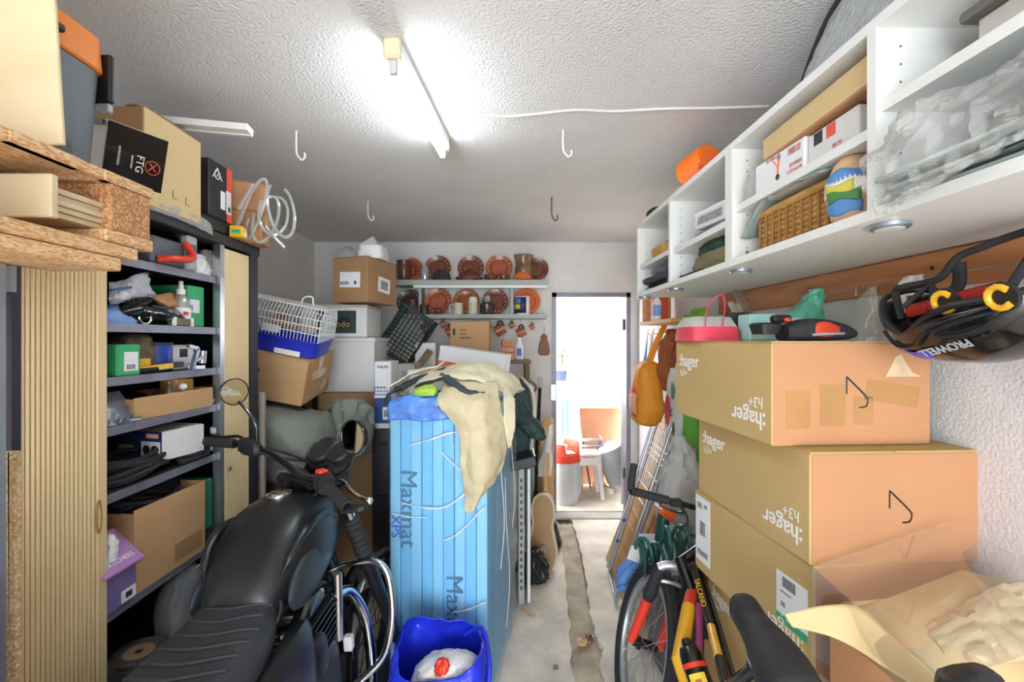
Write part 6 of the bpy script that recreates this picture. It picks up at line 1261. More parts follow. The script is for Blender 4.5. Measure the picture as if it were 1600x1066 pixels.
for u, v, w_, h_, r_ in ((-.15, -.04, .065, .10, 0), (-.055, -.03, .07, .11, 0), (.03, -.045, .055, .075, 0), (.11, .0, .15, .055, -9)): C1.put('front', u, v, w_, h_, 'tape_clear', 'tape', rot=r_, lift=.0018)
C1.shape('front', MB().prism([(0, 0), (.03, .055), (.045, .06), (.06, .03), (.075, .012), (.10, .0)], .001), 'tape_pale', 'torn_tape', .09, .045, lift=.0024)
pl2 = thing('pallet', 'low wooden pallet under the brown carton stack', 'pallet', (.97, 1.44, 0))
for k in range(4): MB().rbox((-.18+.12*k, 0, .122), (.10, .58, .02), .003).build('deck_board', MATS['rough_wood'], pl2)
for y_ in (-.25, 0, .25): MB().rbox((0, y_, .056), (.46, .07, .11), .003).build('block', MATS['rough_wood'], pl2)
# on top of the stack
ZS = 1.5505
o = thing('gift_bag', 'red and grey paper gift bag lying on the top carton', 'bag', (.735, 1.66, ZS))
MB().loft([((0, 0, 0), .085, .10, 8), ((0, 0, .05), .08, .09, 8)], 28).build('red_half', MATS['pink_red'], o); MB().loft([((.0, .01, .05), .083, .09, 8), ((.01, .02, .085), .075, .05, 6), ((.015, .03, .09), .05, .03, 5)], 28).build('grey_half', MATS['sponge'], o)
for s_ in (-.03, .03): MB().tube([(s_-.01, -.085, .05), (s_+.03, -.02, .13), (.06, .0, .17), (.08, .02, .14)], .0022, 6, smooth=5).build('cord', MATS['pink_red'], o)
solo('dark_shawl', 'dark crumpled shawl behind the gift bag', 'shawl', MB().loft([((.89, 1.735, 1.552), .11, .03, 2.4), ((.89, 1.735, 1.60), .11, .035, 2.4), ((.90, 1.735, 1.64), .08, .025, 2), ((.90, 1.735, 1.66), .02, .01)], 28, .02, 14, sub=2), MATS['dark_cloth'])
for k, (a, b, m, lab) in enumerate(((P(1180, 512, 1.72), P(1150, 455, 1.80), 'wood_grey', 'dark stick leaning up from the cartons to the batten'), (P(1163, 512, 1.72), P(1141, 473, 1.78), 'pole_grey', 'pale slat leaning left of the dark stick'), (P(1171, 512, 1.715), P(1152, 476, 1.78), 'pole_grey', 'narrow pale slat between the dark stick and the paler slat'))):
    solo('wooden_stick', lab, 'stick', MB().bar(a+(a-b)*.4, b, .03 if k == 0 else .02, .012), MATS[m], 'slats behind the top carton')
o = thing('mint_box', 'small pale turquoise paper bag on the top carton', 'box', (.885, 1.56, ZS))
MB().rbox((-.02, 0, .045), (.09, .08, .09), .004).build('body', MATS['mint_paper'], o); MB().rbox((.07, .0, .05), (.10, .07, .07), .012, RY(4)).build('side_fold', MATS['mint_paper'], o)
solo('green_carrier', 'knotted mint green plastic bag hanging from the batten', 'plastic bag', MB().loft([((1.03, 1.62, 1.56), .10, .06, 2.4), ((1.035, 1.62, 1.60), .09, .055, 2.4), ((1.07, 1.62, 1.65), .055, .04, 2.4), ((1.10, 1.62, 1.70), .025, .03, 2), ((1.11, 1.62, 1.735), .012, .018, 2)], 28, .02, 14, sub=3), MATS['mint_plastic'])
o = thing('sunglasses_case', 'black padded goggles with red lens on the top carton', 'goggles', (.83, 1.275, ZS), (0, 0, 2))
MB().loft([((-.10, 0, .018), .028, .03, 4), ((-.10, 0, .045), .036, .036, 4), ((-.10, 0, .05), .03, .03, 4)], 24).build('case', MATS['black_plastic'], o)
MB().loft([((-.06, -.01, .02), .02, .03, 3, RY(90)), ((-.01, -.01, .03), .03, .035, 3, RY(90)), ((.05, -.012, .03), .03, .03, 3, RY(90)), ((.11, -.01, .025), .022, .025, 3, RY(90)), ((.14, -.01, .02), .012, .02, 2, RY(90))], 24, sub=3).build('frame', MATS['black_rubber'], o)
MB().loft([((.0, -.03, .03), .016, .012, 3, RY(90)), ((.04, -.036, .032), .022, .014, 3, RY(90)), ((.08, -.03, .028), .014, .012, 3, RY(90))], 20, sub=3).build('lens', mat('lens_red', '#c5402c', .12, coat=.5), o); MB().rbox((-.07, -.02, .06), (.05, .03, .022), .006).build('strap_clip', MATS['dark_metal'], o)
MB().tube([(.0, -.045, .016), (.05, -.05, .02), (.09, -.043, .02)], .004, 8, smooth=4).build('trim', MATS['silver'], o); MB().rbox((-.06, -.025, .058), (.02, .026, .012), .004).build('reflector', MATS['red_plastic'], o)
solo('white_bag', 'white plastic bag hanging in folds from the wire', 'plastic bag', MB().loft([((WR-.055, 1.29, 1.53), .02, .03), ((WR-.055, 1.29, 1.56), .035, .05, 2.2), ((WR-.05, 1.29, 1.64), .03, .045, 2.2), ((WR-.045, 1.29, 1.70), .022, .04), ((WR-.04, 1.29, 1.735), .01, .025)], 36, .014, 26, sub=3), MATS['white_cloth'])
solo('clear_hanging_bag', 'limp clear plastic bag hanging on the wire', 'plastic bag', MB().loft([((WR-.05, 1.47, 1.54), .012, .05, 2.2), ((WR-.05, 1.46, 1.6), .025, .06, 2.2), ((WR-.045, 1.45, 1.68), .015, .03), ((WR-.04, 1.43, 1.722), .006, .015)], 28, .012, 22, sub=3), MATS['clear_bag'])
# ---------------------------------------------------------------- cycling helmet
he = thing('bicycle_helmet', 'glossy black and blue bicycle helmet hanging upside down by its straps', 'helmet', (1.065, 1.075, 1.622))
he.matrix_basis = T(1.035, 1.0, 1.62) @ RZ(-90) @ RX(14) @ S(1.08, 1.08, 1.08)
RL = RY(90)
HR = [((-.165, .0, .005), .006, .02), ((-.155, 0, .0), .03, .05), ((-.12, 0, -.012), .05, .085), ((-.06, 0, -.022), .062, .105), ((0, 0, -.025), .066, .112), ((.06, 0, -.022), .064, .108), ((.12, 0, -.010), .05, .09), ((.155, 0, .004), .028, .05), ((.165, 0, .01), .006, .02)]
rows = []
for c_, a_, b_ in HR:
    rows.append([(c_[0], -b_*math.cos(t), c_[2]+.035-(a_+.03)*math.sin(t)**.9*1.15-.034*math.exp(-((c_[0]+.065)/.06)**2)*max(0, math.cos(t))**3) for t in [math.pi*k/8 for k in range(9)]])
MB().patch(rows, 5).build('shell', MATS['black_gloss'], he, thick=.016)
rim_ = [Vector(r_[0]) for r_ in rows]+[Vector(r_[-1]) for r_ in rows[::-1]]
MB().tube([p+Vector((0, 0, .004+.012*math.sin(p.x*24))) for p in rim_], .007, 10, closed=True, smooth=3).build('rim', MATS['black_satin'], he)
_rs = [cr_spline(r_, 5) for r_ in rows]; _dn = [cr_spline([r_[j] for r_ in _rs], 5) for j in range(len(_rs[0]))]
def on_shell(u, v, off): # a point just outside the shell on the side facing the room
    j = max(1, min(len(_dn)-2, int(v*40+.5))); c_ = _dn[j]; i = min(range(1, len(c_)-1), key=lambda k: abs(c_[k].x-u))
    n_ = (c_[i+1]-c_[i-1]).cross(_dn[j+1][i]-_dn[j-1][i]).normalized(); n_ = n_ if n_.dot(c_[i]-Vector((c_[i].x*.6, 0, .05))) > 0 else -n_
    return c_[i]+n_*off
MB().patch([[on_shell(-.12+.11*s_, v+.05*s_, .0105) for s_ in (0, .33, .66, 1.0)] for v in (.09, .135, .18)], 4).build('blue_flash', MATS['helmet_blue'], he, thick=.002)
vp = [on_shell(.02, .08, .010), on_shell(.05, .045, .010), on_shell(.10, .04, .010), on_shell(.135, .06, .010), on_shell(.10, .10, .010), on_shell(.05, .105, .010)]
vent = MB().add(vp+[sum(vp, Vector())/6+Vector((0, .004, 0))], [(k, (k+1) % 6, 6) for k in range(6)]).build('vent_hole', MATS['black_plastic'], he, thick=.004)
MB().tube(vp, .004, 8, closed=True, smooth=4).build('vent_rim', MATS['dark_metal'], vent)
MB().tube([on_shell(-.11, .07, .009), on_shell(-.07, .11, .010), on_shell(-.02, .09, .011), on_shell(.03, .05, .011), on_shell(.12, .03, .010)], .006, 8, smooth=5).build('shell_ridge', MATS['black_gloss'], he)
mb = MB(); pA = on_shell(-.04, .16, .012); pB = on_shell(.09, .16, .012); ux = (pB-pA).normalized(); nn = (on_shell(.02, .16, .02)-on_shell(.02, .16, .0)).normalized(); nn = (nn-ux*nn.dot(ux)).normalized(); vy = nn.cross(ux).normalized()
mb.add(*txt('PROWELL', .024, .0006), frame(-ux, -vy, nn, (pA+pB)/2+nn*.003)); mb.build('lettering', mat('letter_silver', '#aeb2ba', .4), he, smooth=0)
for dx, sx in ((-.055, .06), (-.005, .05)): MB().rbox((dx, -.0, .028), (sx, .14, .03), .012, RY(-10), seg=2).build('liner_pad', MATS['helmet_red'], he)
for x_ in (.04, .14): 
    mb = MB(); mb.tube([(x_+.019*math.cos(a), -.098, .035+.019*math.sin(a)) for a in [R(40+k*28) for k in range(11)]], .006, 8); mb.build('strap_ring', MATS['frame_yellow'], he)
    MB().cyl((x_, -.088, .035), (x_, -.096, .035), .027, 20).build('strap_hub', MATS['black_plastic'], he)
ST = lambda pts, w_: MB().tube(pts, w_, 8, smooth=6)
ST([(-.105, -.06, .0), (-.115, -.05, .06), (-.09, -.05, .07), (-.03, -.03, .075), (-.01, 0, .11), (.02, .02, .12), (.06, .05, .13), (.12, .06, .135), (.128, .02, .12), (.13, -.06, .05)], .0075).build('chin_strap', MATS['black_rubber'], he)
ST([(-.06, -.09, .03), (-.03, -.05, .065), (.0, -.08, .04)], .006).build('side_strap', MATS['black_rubber'], he)
ST([(-.01, .0, .10), (-.015, -.01, .05), (-.03, -.06, .02)], .011).build('buckle_strap', MATS['black_rubber'], he)
# ---------------------------------------------------------------- open carton with padding, clear sheet, bottom right
oc = thing('open_carton', 'large open brown carton with a torn flap in the lower right corner', 'box', (.968, .80, 0))
wx_, wy_, hh_ = .222, .24, .90
MB().rbox((-wx_, 0, hh_/2), (.006, 2*wy_, hh_), .002).build('side_wall', MATS['carton_orange'], oc); MB().rbox((wx_, 0, hh_/2+.02), (.006, 2*wy_, hh_+.04), .002).build('side_wall', MATS['carton_olive'], oc)
MB().rbox((0, wy_, hh_/2), (2*wx_, .006, hh_), .002).build('back_wall', MATS['carton_olive'], oc); MB().rbox((0, -wy_, hh_/2-.05), (2*wx_, .006, hh_-.1), .002).build('front_wall', MATS['carton_orange'], oc); MB().box((0, 0, .004), (2*wx_, 2*wy_, .006)).build('bottom', MATS['carton'], oc)
MB().patch([[(-wx_, wy_, hh_), (-.05, wy_, hh_), (.1, wy_, hh_), (wx_, wy_, hh_)], [(-wx_+.03, wy_+.004, hh_+.05), (-.03, wy_+.004, hh_+.065), (.1, wy_+.004, hh_+.085), (wx_-.01, wy_+.002, hh_+.10)]], 6, .004, 10).build('back_flap', MATS['carton_olive'], oc, thick=.005)
L0 = Vector((.968, .80, 0))
FLP = [[P(1225, 960, 1.0), P(1290, 946, 1.0), P(1345, 951, .98), P(1400, 1000, .93), P(1475, 1066, .86), P(1560, 1140, .78)], [P(1238, 980, .985), P(1290, 992, .97), P(1330, 1010, .95), P(1385, 1045, .89), P(1440, 1080, .83), P(1500, 1140, .76)]]
MB().patch([[p-L0 for p in r_] for r_ in FLP], 6, .004, 9).build('torn_flap', MATS['carton_pale'], oc, thick=.006)
MB().add([P(1345, 952, 1.03)-L0, P(1500, 892, 1.06)-L0, P(1600, 915, 1.02)-L0, P(1640, 1130, .84)-L0, P(1480, 1100, .85)-L0], [(0, 1, 2, 3, 4)]).build('top_flap', MATS['carton_pale'], oc, thick=.005)
solo('padding_bag', 'clear air cushion bag with shiny seams lying on the open carton', 'plastic bag', MB().patch([[P(1440, 985, .965), P(1500, 945, .985), P(1560, 915, 1.0), P(1625, 905, 1.0)], [P(1460, 1000, .94), P(1520, 965, .955), P(1575, 940, .97), P(1635, 930, .97)], [P(1480, 1025, .915), P(1540, 1005, .92), P(1590, 985, .93), P(1640, 975, .93)], [P(1510, 1050, .895), P(1560, 1040, .895), P(1610, 1030, .90), P(1650, 1020, .90)]], 8, .012, 14), mat('kraft_bag', '#cdb690', .22, var=.08, bump=.5, bscale=14), thick=.004)
Carton('filler_carton', 'carton tucked inside the open carton under the padding', (.96, .80, .01), (.36, .38, .66), (0, 0, 0), 'carton')
ac = thing('acrylic_cover', 'clear acrylic cover lying tilted over the open carton', 'acrylic cover', (.93, .88, 1.0))  # clear cover made of a top and a side sheet
q0, q1, q2 = P(1270, 885, 1.105), P(1485, 815, 1.105), P(1468, 1066, .78)
q3 = q1+(q2-q0); nn = (q1-q0).cross(q2-q0).normalized(); nn = nn if nn.z > 0 else -nn
def slab(a, b, c, d, t, n): return MB().add([a, b, c, d, a-n*t, b-n*t, c-n*t, d-n*t], [(0, 1, 2, 3), (7, 6, 5, 4), (0, 4, 5, 1), (1, 5, 6, 2), (2, 6, 7, 3), (3, 7, 4, 0)])
slab(q0, q1, q3, q2, .0025, nn).build('top_sheet', MATS['acrylic'], ac, world=True, smooth=0)
dn = Vector((0, 0, -.30)); sd = (q1-q0).normalized()
slab(q0, q2, q2+dn, q0+dn, .0025, sd).build('side_sheet', MATS['acrylic'], ac, world=True, smooth=0)
solo('black_pouch', 'black pouch at the bottom edge inside the open carton', 'pouch', MB().loft([(P(1520, 1090, .74), .05, .03, 3), (P(1522, 1065, .74), .045, .03, 3), (P(1525, 1045, .74), .02, .012)], 20, .008, 20), MATS['black_plastic'])
# ---------------------------------------------------------------- the bicycle leaning on the cartons
bi = thing('bicycle', 'mountain bicycle with red fork and yellow frame leaning against the cartons', 'bicycle', (.56, 1.4, 0))
def B_(mb, nm, m, par=None, **k): return mb.build(nm, MATS[m], par or bi, world=True, **k)
wc = Vector((.575, 1.86, .31)); up = Vector((.27, 0, .963)).normalized(); fw = Vector((.03, 1, 0)).normalized(); axl = up.cross(fw).normalized() # points left
Mw = Matrix((fw, up, axl)).transposed().to_4x4(); Mw.translation = wc
def wheel(M, label):
    ty = B_(torus(MB(), .285, .027, M, 56, 10), 'tyre', 'black_rubber')
    kn = MB()
    for k in range(56):
        a = 2*math.pi*k/56
        for b_ in (-.5, 0, .5):
            r_ = .285+.027*math.cos(b_); kn.box((0, 0, 0), (.007, .012, .009), M @ RZ(math.degrees(a)+(3 if b_ else 0)) @ T(r_, 0, .027*math.sin(b_)))
    k_ = B_(kn, 'tread_knobs', 'black_rubber', ty); k_['kind'] = 'stuff'
    rm = B_(MB().lathe([(.238, -.014), (.258, -.014), (.262, -.008), (.262, .008), (.258, .014), (.238, .014), (.234, 0), (.238, -.014)], 56, M, cap=False), 'rim', 'silver')
    for k in range(28):
        a = 2*math.pi*k/28; s_ = .025 if k % 2 else -.025; tw = .35 if (k//2) % 2 else -.35
        B_(MB().tube([M @ Vector((.022*math.cos(a+tw*3), .022*math.sin(a+tw*3), s_)), M @ Vector((.238*math.cos(a), .238*math.sin(a), 0))], .0014, 5), 'spoke', 'steel_bright', rm)
        B_(MB().cyl(M @ Vector((.237*math.cos(a), .237*math.sin(a), 0)), M @ Vector((.224*math.cos(a), .224*math.sin(a), 0)), .0028, 6), 'spoke_nipple', 'chrome', rm)
    B_(MB().cyl(M @ Vector((0, 0, -.05)), M @ Vector((0, 0, .05)), .018, 16).cyl(M @ Vector((0, 0, -.03)), M @ Vector((0, 0, -.024)), .027, 16).cyl(M @ Vector((0, 0, .024)), M @ Vector((0, 0, .03)), .027, 16), 'hub', 'dark_metal')
wheel(Mw, 'front'); rc = Vector((.56, .86, .31)); Mr = Matrix((Vector((0, 1, 0)), up, up.cross(Vector((0, 1, 0))).normalized())).transposed().to_4x4(); Mr.translation = rc
wheel(Mr, 'rear')
rake = (up*.95-fw*.3).normalized()
crown = wc+rake*.36+fw*.04
for s_, m1, nm in ((1, 'fork_red', 'fork_lower'), (-1, 'fork_red', 'fork_lower')):
    lo = wc+axl*s_*.058; hi = crown+axl*s_*.055
    fl_ = B_(MB().tube([lo, lo+(hi-lo)*.60], [.017, .021], 16), nm, m1)
    B_(MB().tube([lo+(hi-lo)*.58, lo+(hi-lo)*.66, lo+(hi-lo)*.80, lo+(hi-lo)*.92, hi], [.021, .026, .023, .025, .02], 16), 'fork_boot', 'black_rubber', fl_)
B_(MB().tube([crown+axl*.06, crown+axl*.035+rake*.02, crown+rake*.028, crown-axl*.035+rake*.02, crown-axl*.06], .017, 12, smooth=4), 'fork_crown', 'silver')
B_(MB().cyl(crown+axl*.03-fw*.02, crown+axl*.03-fw*.034, .011), 'crown_bolt', 'dark_metal')
B_(MB().tube([crown+axl*.058-rake*.06, crown+axl*.03-rake*.045-fw*.02, crown-axl*.03-rake*.045-fw*.02, crown-axl*.058-rake*.06], .009, 10, smooth=4), 'fork_brace', 'silver')
ht0, ht1 = crown+rake*.03, P(1094, 858, 1.80)
hd = B_(MB().cyl(ht0, ht1, .021, 16), 'head_tube', 'black_gloss')
bb = Vector((.60, 1.22, .30))
d0, d1 = P(1081, 922, 1.70), P(1062, 1030, 1.46)
B_(MB().tube([ht0+rake*.04, d0], .024, 14), 'frame_gusset', 'black_gloss')
B_(MB().tube([d0, d0+(d1-d0)*.3], [.018, .024], 16), 'down_tube', 'fork_red')
B_(MB().tube([d0+(d1-d0)*.28, d1, bb], [.024, .026, .026], 16), 'down_tube', 'frame_yellow')
B_(MB().loft([(d0+(d1-d0)*.55+Vector((-.018, -.014, 0)), .004, .008, 2), (d0+(d1-d0)*.7+Vector((-.02, -.016, 0)), .008, .016, 2), (d0+(d1-d0)*.9+Vector((-.02, -.014, 0)), .004, .012, 2)], 10), 'frame_decal', 'black_gloss')
t0, t1, sc_ = P(1084, 885, 1.71), P(1112, 980, 1.46), P(1136, 1078, 1.19)
tt = B_(MB().tube([t0, t1, sc_], .014, 14), 'top_tube', 'black_gloss')
tdir = (t1-t0).normalized(); side = Vector((-.55, -.75, .35)); side = (side-tdir*side.dot(tdir)).normalized(); vv = side.cross(tdir)
mb = MB(); mb.add(*txt('SALCANO', .026), frame(tdir, vv, side, t0+(t1-t0)*.52+side*.0145)); mb.build('lettering', MATS['frame_yellow'], bi, world=True, smooth=0)
yd = (sc_-t1); B_(MB().tube([t1+yd*.02+side*.004, t1+yd*.55+side*.004], .0135, 12), 'yellow_band', 'frame_yellow')
B_(MB().tube([t0+Vector((.022, 0, -.005)), t1+Vector((.024, 0, 0)), sc_+Vector((.026, 0, .004))], .009, 10), 'brake_hose', 'black_gloss')
B_(MB().tube([P(1092, 945, 1.62), P(1092, 1035, 1.45)], .011, 12), 'side_tube', 'frame_purple')
B_(MB().tube([bb, sc_, Vector((.60, 1.06, .80))], .016, 14), 'seat_tube', 'black_gloss')
for s_ in (-1, 1): B_(MB().tube([sc_, rc+axl*s_*.06], .009, 10), 'seat_stay', 'black_gloss'); B_(MB().tube([bb, rc+axl*s_*.06], .011, 10), 'chain_stay', 'black_gloss')
B_(torus(MB(), .085, .006, T(bb+axl*-.05) @ align(axl), 36, 6), 'chain_ring', 'dark_metal'); 
for s_ in (-1, 1):
    e_ = bb+axl*s_*.08+Vector((0, s_*.12, s_*.11)); B_(MB().bar(bb+axl*s_*.07, e_, .02, .014), 'crank', 'dark_metal'); B_(MB().rbox(e_+axl*s_*.045, (.08, .07, .02), .004), 'pedal', 'black_plastic')
# saddle
sd_ = [((.628, 1.225, .82), .004, .01), ((.628, 1.215, .84), .028, .034), ((.622, 1.17, .85), .033, .046), ((.612, 1.11, .85), .034, .044), ((.60, 1.05, .852), .042, .05), ((.586, .98, .856), .054, .055), ((.572, .92, .858), .060, .055), ((.563, .87, .856), .054, .048), ((.56, .85, .85), .03, .025), ((.56, .845, .85), .01, .006)]
sdl = B_(MB().loft([(c_, a_, b_, 2.6, RX(90)) for c_, a_, b_ in sd_], 32, sub=4), 'saddle', 'black_rubber')
MB().tube([Vector(c_)+Vector((-a_*.93, 0, -.010)) for c_, a_, b_ in sd_[1:-1]], .003, 6, smooth=4).build('seam', MATS['seat_vinyl'], sdl, world=True)
MB().rbox((0, 0, 0), (.003, .04, .006), .001, T(.536, .99, .845) @ RZ(-8)).build('brand_mark', MATS['silver'], sdl, world=True)
B_(MB().tube([(.60, 1.15, .81), (.59, 1.08, .795), (.565, .98, .805)], .004, 8, smooth=3).tube([(.638, 1.15, .81), (.63, 1.08, .795), (.605, .98, .805)], .004, 8, smooth=3), 'saddle_rail', 'dark_metal')
B_(MB().rbox((.60, 1.06, .785), (.05, .06, .03), .008), 'seat_clamp', 'black_plastic')
# handlebar
hc = P(1097, 796, 1.80); gl_ = P(986, 767, 1.80); hr_ = hc+(hc-gl_)*.15
hb_ = B_(MB().tube([gl_, gl_+(hc-gl_)*.7, hc, hr_], .011, 12), 'handlebar', 'black_gloss')
B_(MB().tube([ht1, hc], .017, 12), 'stem', 'black_gloss')
B_(MB().tube([gl_, gl_+(hc-gl_)*.52], .0165, 14), 'grip', 'black_rubber', hb_)
B_(MB().tube([gl_+Vector((0, 0, .0)), P(987, 748, 1.83), P(991, 726, 1.86)], .014, 12), 'bar_end', 'black_rubber', hb_)
B_(MB().rbox((0, 0, 0), (.05, .03, .03), .006, T(gl_+(hc-gl_)*.62)), 'shifter', 'black_plastic', hb_)
B_(MB().tube([gl_+(hc-gl_)*.66, P(1068, 800, 1.80), P(1056, 800, 1.85), P(1030, 790, 1.88)], .006, 8, smooth=4), 'brake_lever', 'black_plastic', hb_)
for p_ in ([gl_+(hc-gl_)*.7, P(1075, 815, 1.85), P(1062, 830, 1.9), P(1062, 865, 1.86), P(1070, 890, 1.8)], ):
    B_(MB().tube(p_, .0035, 8, smooth=6), 'control_cable', 'black_rubber')
# bottle in its cage
bd_ = (bb-d1).normalized(); bo = d1+Vector((.02, -.05, .035)); M_ = align(bd_); M_.translation = bo
bo_ = thing('water_bottle', 'black bottle with red band and yellow print clipped to the bicycle frame', 'bottle', bo)
def BW(mb, nm, m): return mb.build(nm, MATS[m], bo_, world=True)
BW(MB().lathe([(.020, -.035), (.028, -.03), (.034, -.012), (.036, 0), (.036, .13), (.03, .137)], 28, M_), 'body', 'black_gloss')
BW(MB().lathe([(.0368, .012), (.0368, .026)], 28, M_, cap=False), 'red_band', 'red_plastic')
BW(MB().lathe([(.012, -.055), (.014, -.05), (.016, -.036)], 18, M_), 'spout', 'black_plastic')
pt = M_.inverted().to_3x3() @ Vector((-.35, -.75, .35)); ang = math.degrees(math.atan2(pt.y, pt.x))
lab = MB(); lab.add([(.0368*math.cos(R(ang-40+80*k/8)), .0368*math.sin(R(ang-40+80*k/8)), z) for z in (.04, .12) for k in range(9)], [(k, k+1, k+10, k+9) for k in range(8)], M_); BW(lab, 'label', 'bottle_yellow')
lab = MB(); lab.add([(.0374*math.cos(R(ang-14+28*k/6)), .0374*math.sin(R(ang-14+28*k/6)), z) for z in (.055, .105) for k in range(7)], [(k, k+1, k+8, k+7) for k in range(6)], M_); BW(lab, 'label_print', 'rattan')
# ---------------------------------------------------------------- drying rack and boards leaning between bicycle and door
a0, a1, b0, b1 = Vector((.70, 3.04, .006)), Vector((.66, 2.69, .006)), Vector((1.085, 3.10, 1.13)), Vector((1.08, 2.755, 1.12))
lw = thing('drying_rack', 'folded silver wire drying rack leaning against the right wall', 'drying rack', (.68, 2.87, 0))
def LW(mb, nm, m, par=None): return mb.build(nm, MATS[m], par or lw, world=True)
fr_ = LW(MB().tube([a0, b0, b1, a1], .011, 10), 'frame', 'steel_bright')
LW(MB().tube([a0, a1], .009, 8), 'foot_bar', 'zinc')
nrm = (b0-a0).cross(a1-a0).normalized(); nrm = nrm if nrm.x < 0 else -nrm
LW(MB().tube([a0+(b0-a0)*.02+nrm*.02, a0+(b0-a0)*.9+nrm*.03], .008, 8), 'inner_leg', 'zinc'); LW(MB().tube([a1+(b1-a1)*.02+nrm*.02, a1+(b1-a1)*.95+nrm*.03], .008, 8), 'inner_leg', 'zinc')
for k in range(15):
    t = .96-k*.032 if k < 9 else .62-(k-9)*.075
    LW(MB().tube([a0+(b0-a0)*t, a1+(b1-a1)*t], .0028, 6), 'wire', 'steel_bright')
for k in range(1, 7):
    f_ = k/7; LW(MB().tube([a0+(a1-a0)*f_+(b0-a0)*.55, a0+(a1-a0)*f_+(b0-a0)*.97], .002, 6), 'wire', 'steel_bright')
for t, e in ((.93, 1), (.30, 0), (.12, 1), (.18, 0)): LW(MB().ball((a0+(b0-a0)*t if not e else a1+(b1-a1)*t)+nrm*.012, .014, 10), 'joint', 'blue_plastic')
solo('leaning_board', 'tan laminated board leaning behind the drying rack', 'board', MB().add([v+o_ for o_ in (Vector((0, 0, 0)), Vector((.018, 0, -.008))) for v in (Vector((.72, 3.24, .005)), Vector((.70, 2.74, .005)), Vector((1.12, 2.78, 1.02)), Vector((1.14, 3.28, 1.02)))], [(0, 1, 2, 3), (7, 6, 5, 4), (0, 4, 5, 1), (1, 5, 6, 2), (2, 6, 7, 3), (3, 7, 4, 0)]), MATS['pine_pale'], smooth=0)
solo('short_plank', 'short orange brown plank leaning beside the bicycle tyre', 'plank', MB().bar(P(1000, 985, 2.35)*1.0, P(1022, 905, 2.42), .045, .016), MATS['rough_wood'])
gp = Vector((.78, 2.2, 0))
bx_ = thing('storage_box', 'grey plastic storage box hidden behind the bicycle wheel', 'box', (.90, 2.19, 0))
MB().loft([((0, 0, 0), .17, .17, 8), ((0, 0, .50), .19, .19, 8), ((0, 0, .52), .20, .20, 8)], 32).build('tub', MATS['grey_plastic'], bx_); MB().rbox((0, 0, .53), (.40, .40, .02), .006).build('lid', MATS['grey_light'], bx_)
# coiled hose
hs = MB(); pts = []
for k in range(150):
    t = k/149; a = t*2*math.pi*9; c_ = P(998+88*t, 866-10*t+10*math.sin(t*7), 2.0+.06*math.sin(t*5)); r_ = .068+.012*math.sin(t*13)
    pts.append(c_+Vector((.03*math.sin(a*.5), r_*.75*math.cos(a), r_*math.sin(a))))
hs.tube(pts, .0085, 8)
solo('coiled_hose', 'dark green coiled garden hose above the bicycle wheel', 'hose', hs, MATS['green_hose'])
solo('blue_bag', 'crumpled light blue plastic bag beside the bicycle tyre', 'plastic bag', MB().loft([(P(985, 926, 2.32), .02, .02), (P(988, 915, 2.32), .08, .06, 2.4), (P(995, 890, 2.3), .085, .07, 2.4), (P(1010, 868, 2.28), .05, .05), (P(1016, 858, 2.28), .012, .012)], 32, .03, 14, sub=3), mat('bag_blue', '#6f9fe8', .4, var=.12))
solo('white_tag', 'white paper tag tied to the blue bag', 'tag', MB().rbox((0, 0, 0), (.06, .004, .07), .001, T(P(992, 866, 2.2)) @ RY(20)), MATS['paper'])
solo('grey_sack', 'crumpled grey plastic sack behind the hose', 'sack', MB().loft([((.92, 2.36, .545), .11, .10, 3), ((.92, 2.36, .70), .11, .10, 3), ((.93, 2.38, .85), .09, .09, 2.6), ((.94, 2.40, .97), .05, .05), ((.93, 2.42, 1.05), .01, .02)], 36, .03, 11, sub=3), MATS['grey_sack'])
o = thing('sealant_tube', 'orange and grey sealant cartridge lying on the grey box', 'cartridge', P(1060, 815, 2.16), (0, -52, 10))
MB().cyl((0, 0, -.11), (0, 0, .04), .025, 20).build('barrel', MATS['grey_light'], o); MB().cyl((0, 0, .04), (0, 0, .11), .0255, 20).build('orange_half', MATS['orange_soft'], o); MB().cyl((0, 0, .11), (0, 0, .15), .006, 10).build('nozzle', MATS['paper'], o)
MB().lathe([(.0256, -.08), (.0256, -.01)], 20, cap=False).build('print_band', MATS['paper_print'], o)
solo('green_bottle', 'dark green bottle standing behind the handlebar', 'bottle', MB().loft([(P(1030, 862, 2.3), .03, .03), (P(1036, 820, 2.32), .035, .035), (P(1042, 780, 2.34), .035, .035), (P(1046, 755, 2.36), .02, .02)], 18), MATS['green_hose'])
solo('green_mat_roll', 'tall bright green rolled mat standing by the right wall', 'roll', MB().tube([(1.06, 2.56, .0), (1.07, 2.58, 1.70)], .052, 24), MATS['green_roll'])
solo('white_pipe', 'white pipe leaning in front of the green roll', 'pipe', MB().cyl(P(1062, 790, 2.4), P(1083, 700, 2.46), .016, 14), MATS['paper'])
o = thing('broom', 'dark broom handle leaning behind the drying rack', 'broom', (1.12, 3.4, 0)); MB().cyl((0, -.02, .28), (.04, 0, 1.15), .02, 12).build('handle', mat('broom_brown', '#7d5a48', .6), o); MB().loft([((0, -.02, 0), .05, .14, 4), ((0, -.02, .2), .04, .12, 4), ((0, -.02, .28), .02, .05, 3)], 20, .008, 30).build('bristles', MATS['bag_brown'], o)
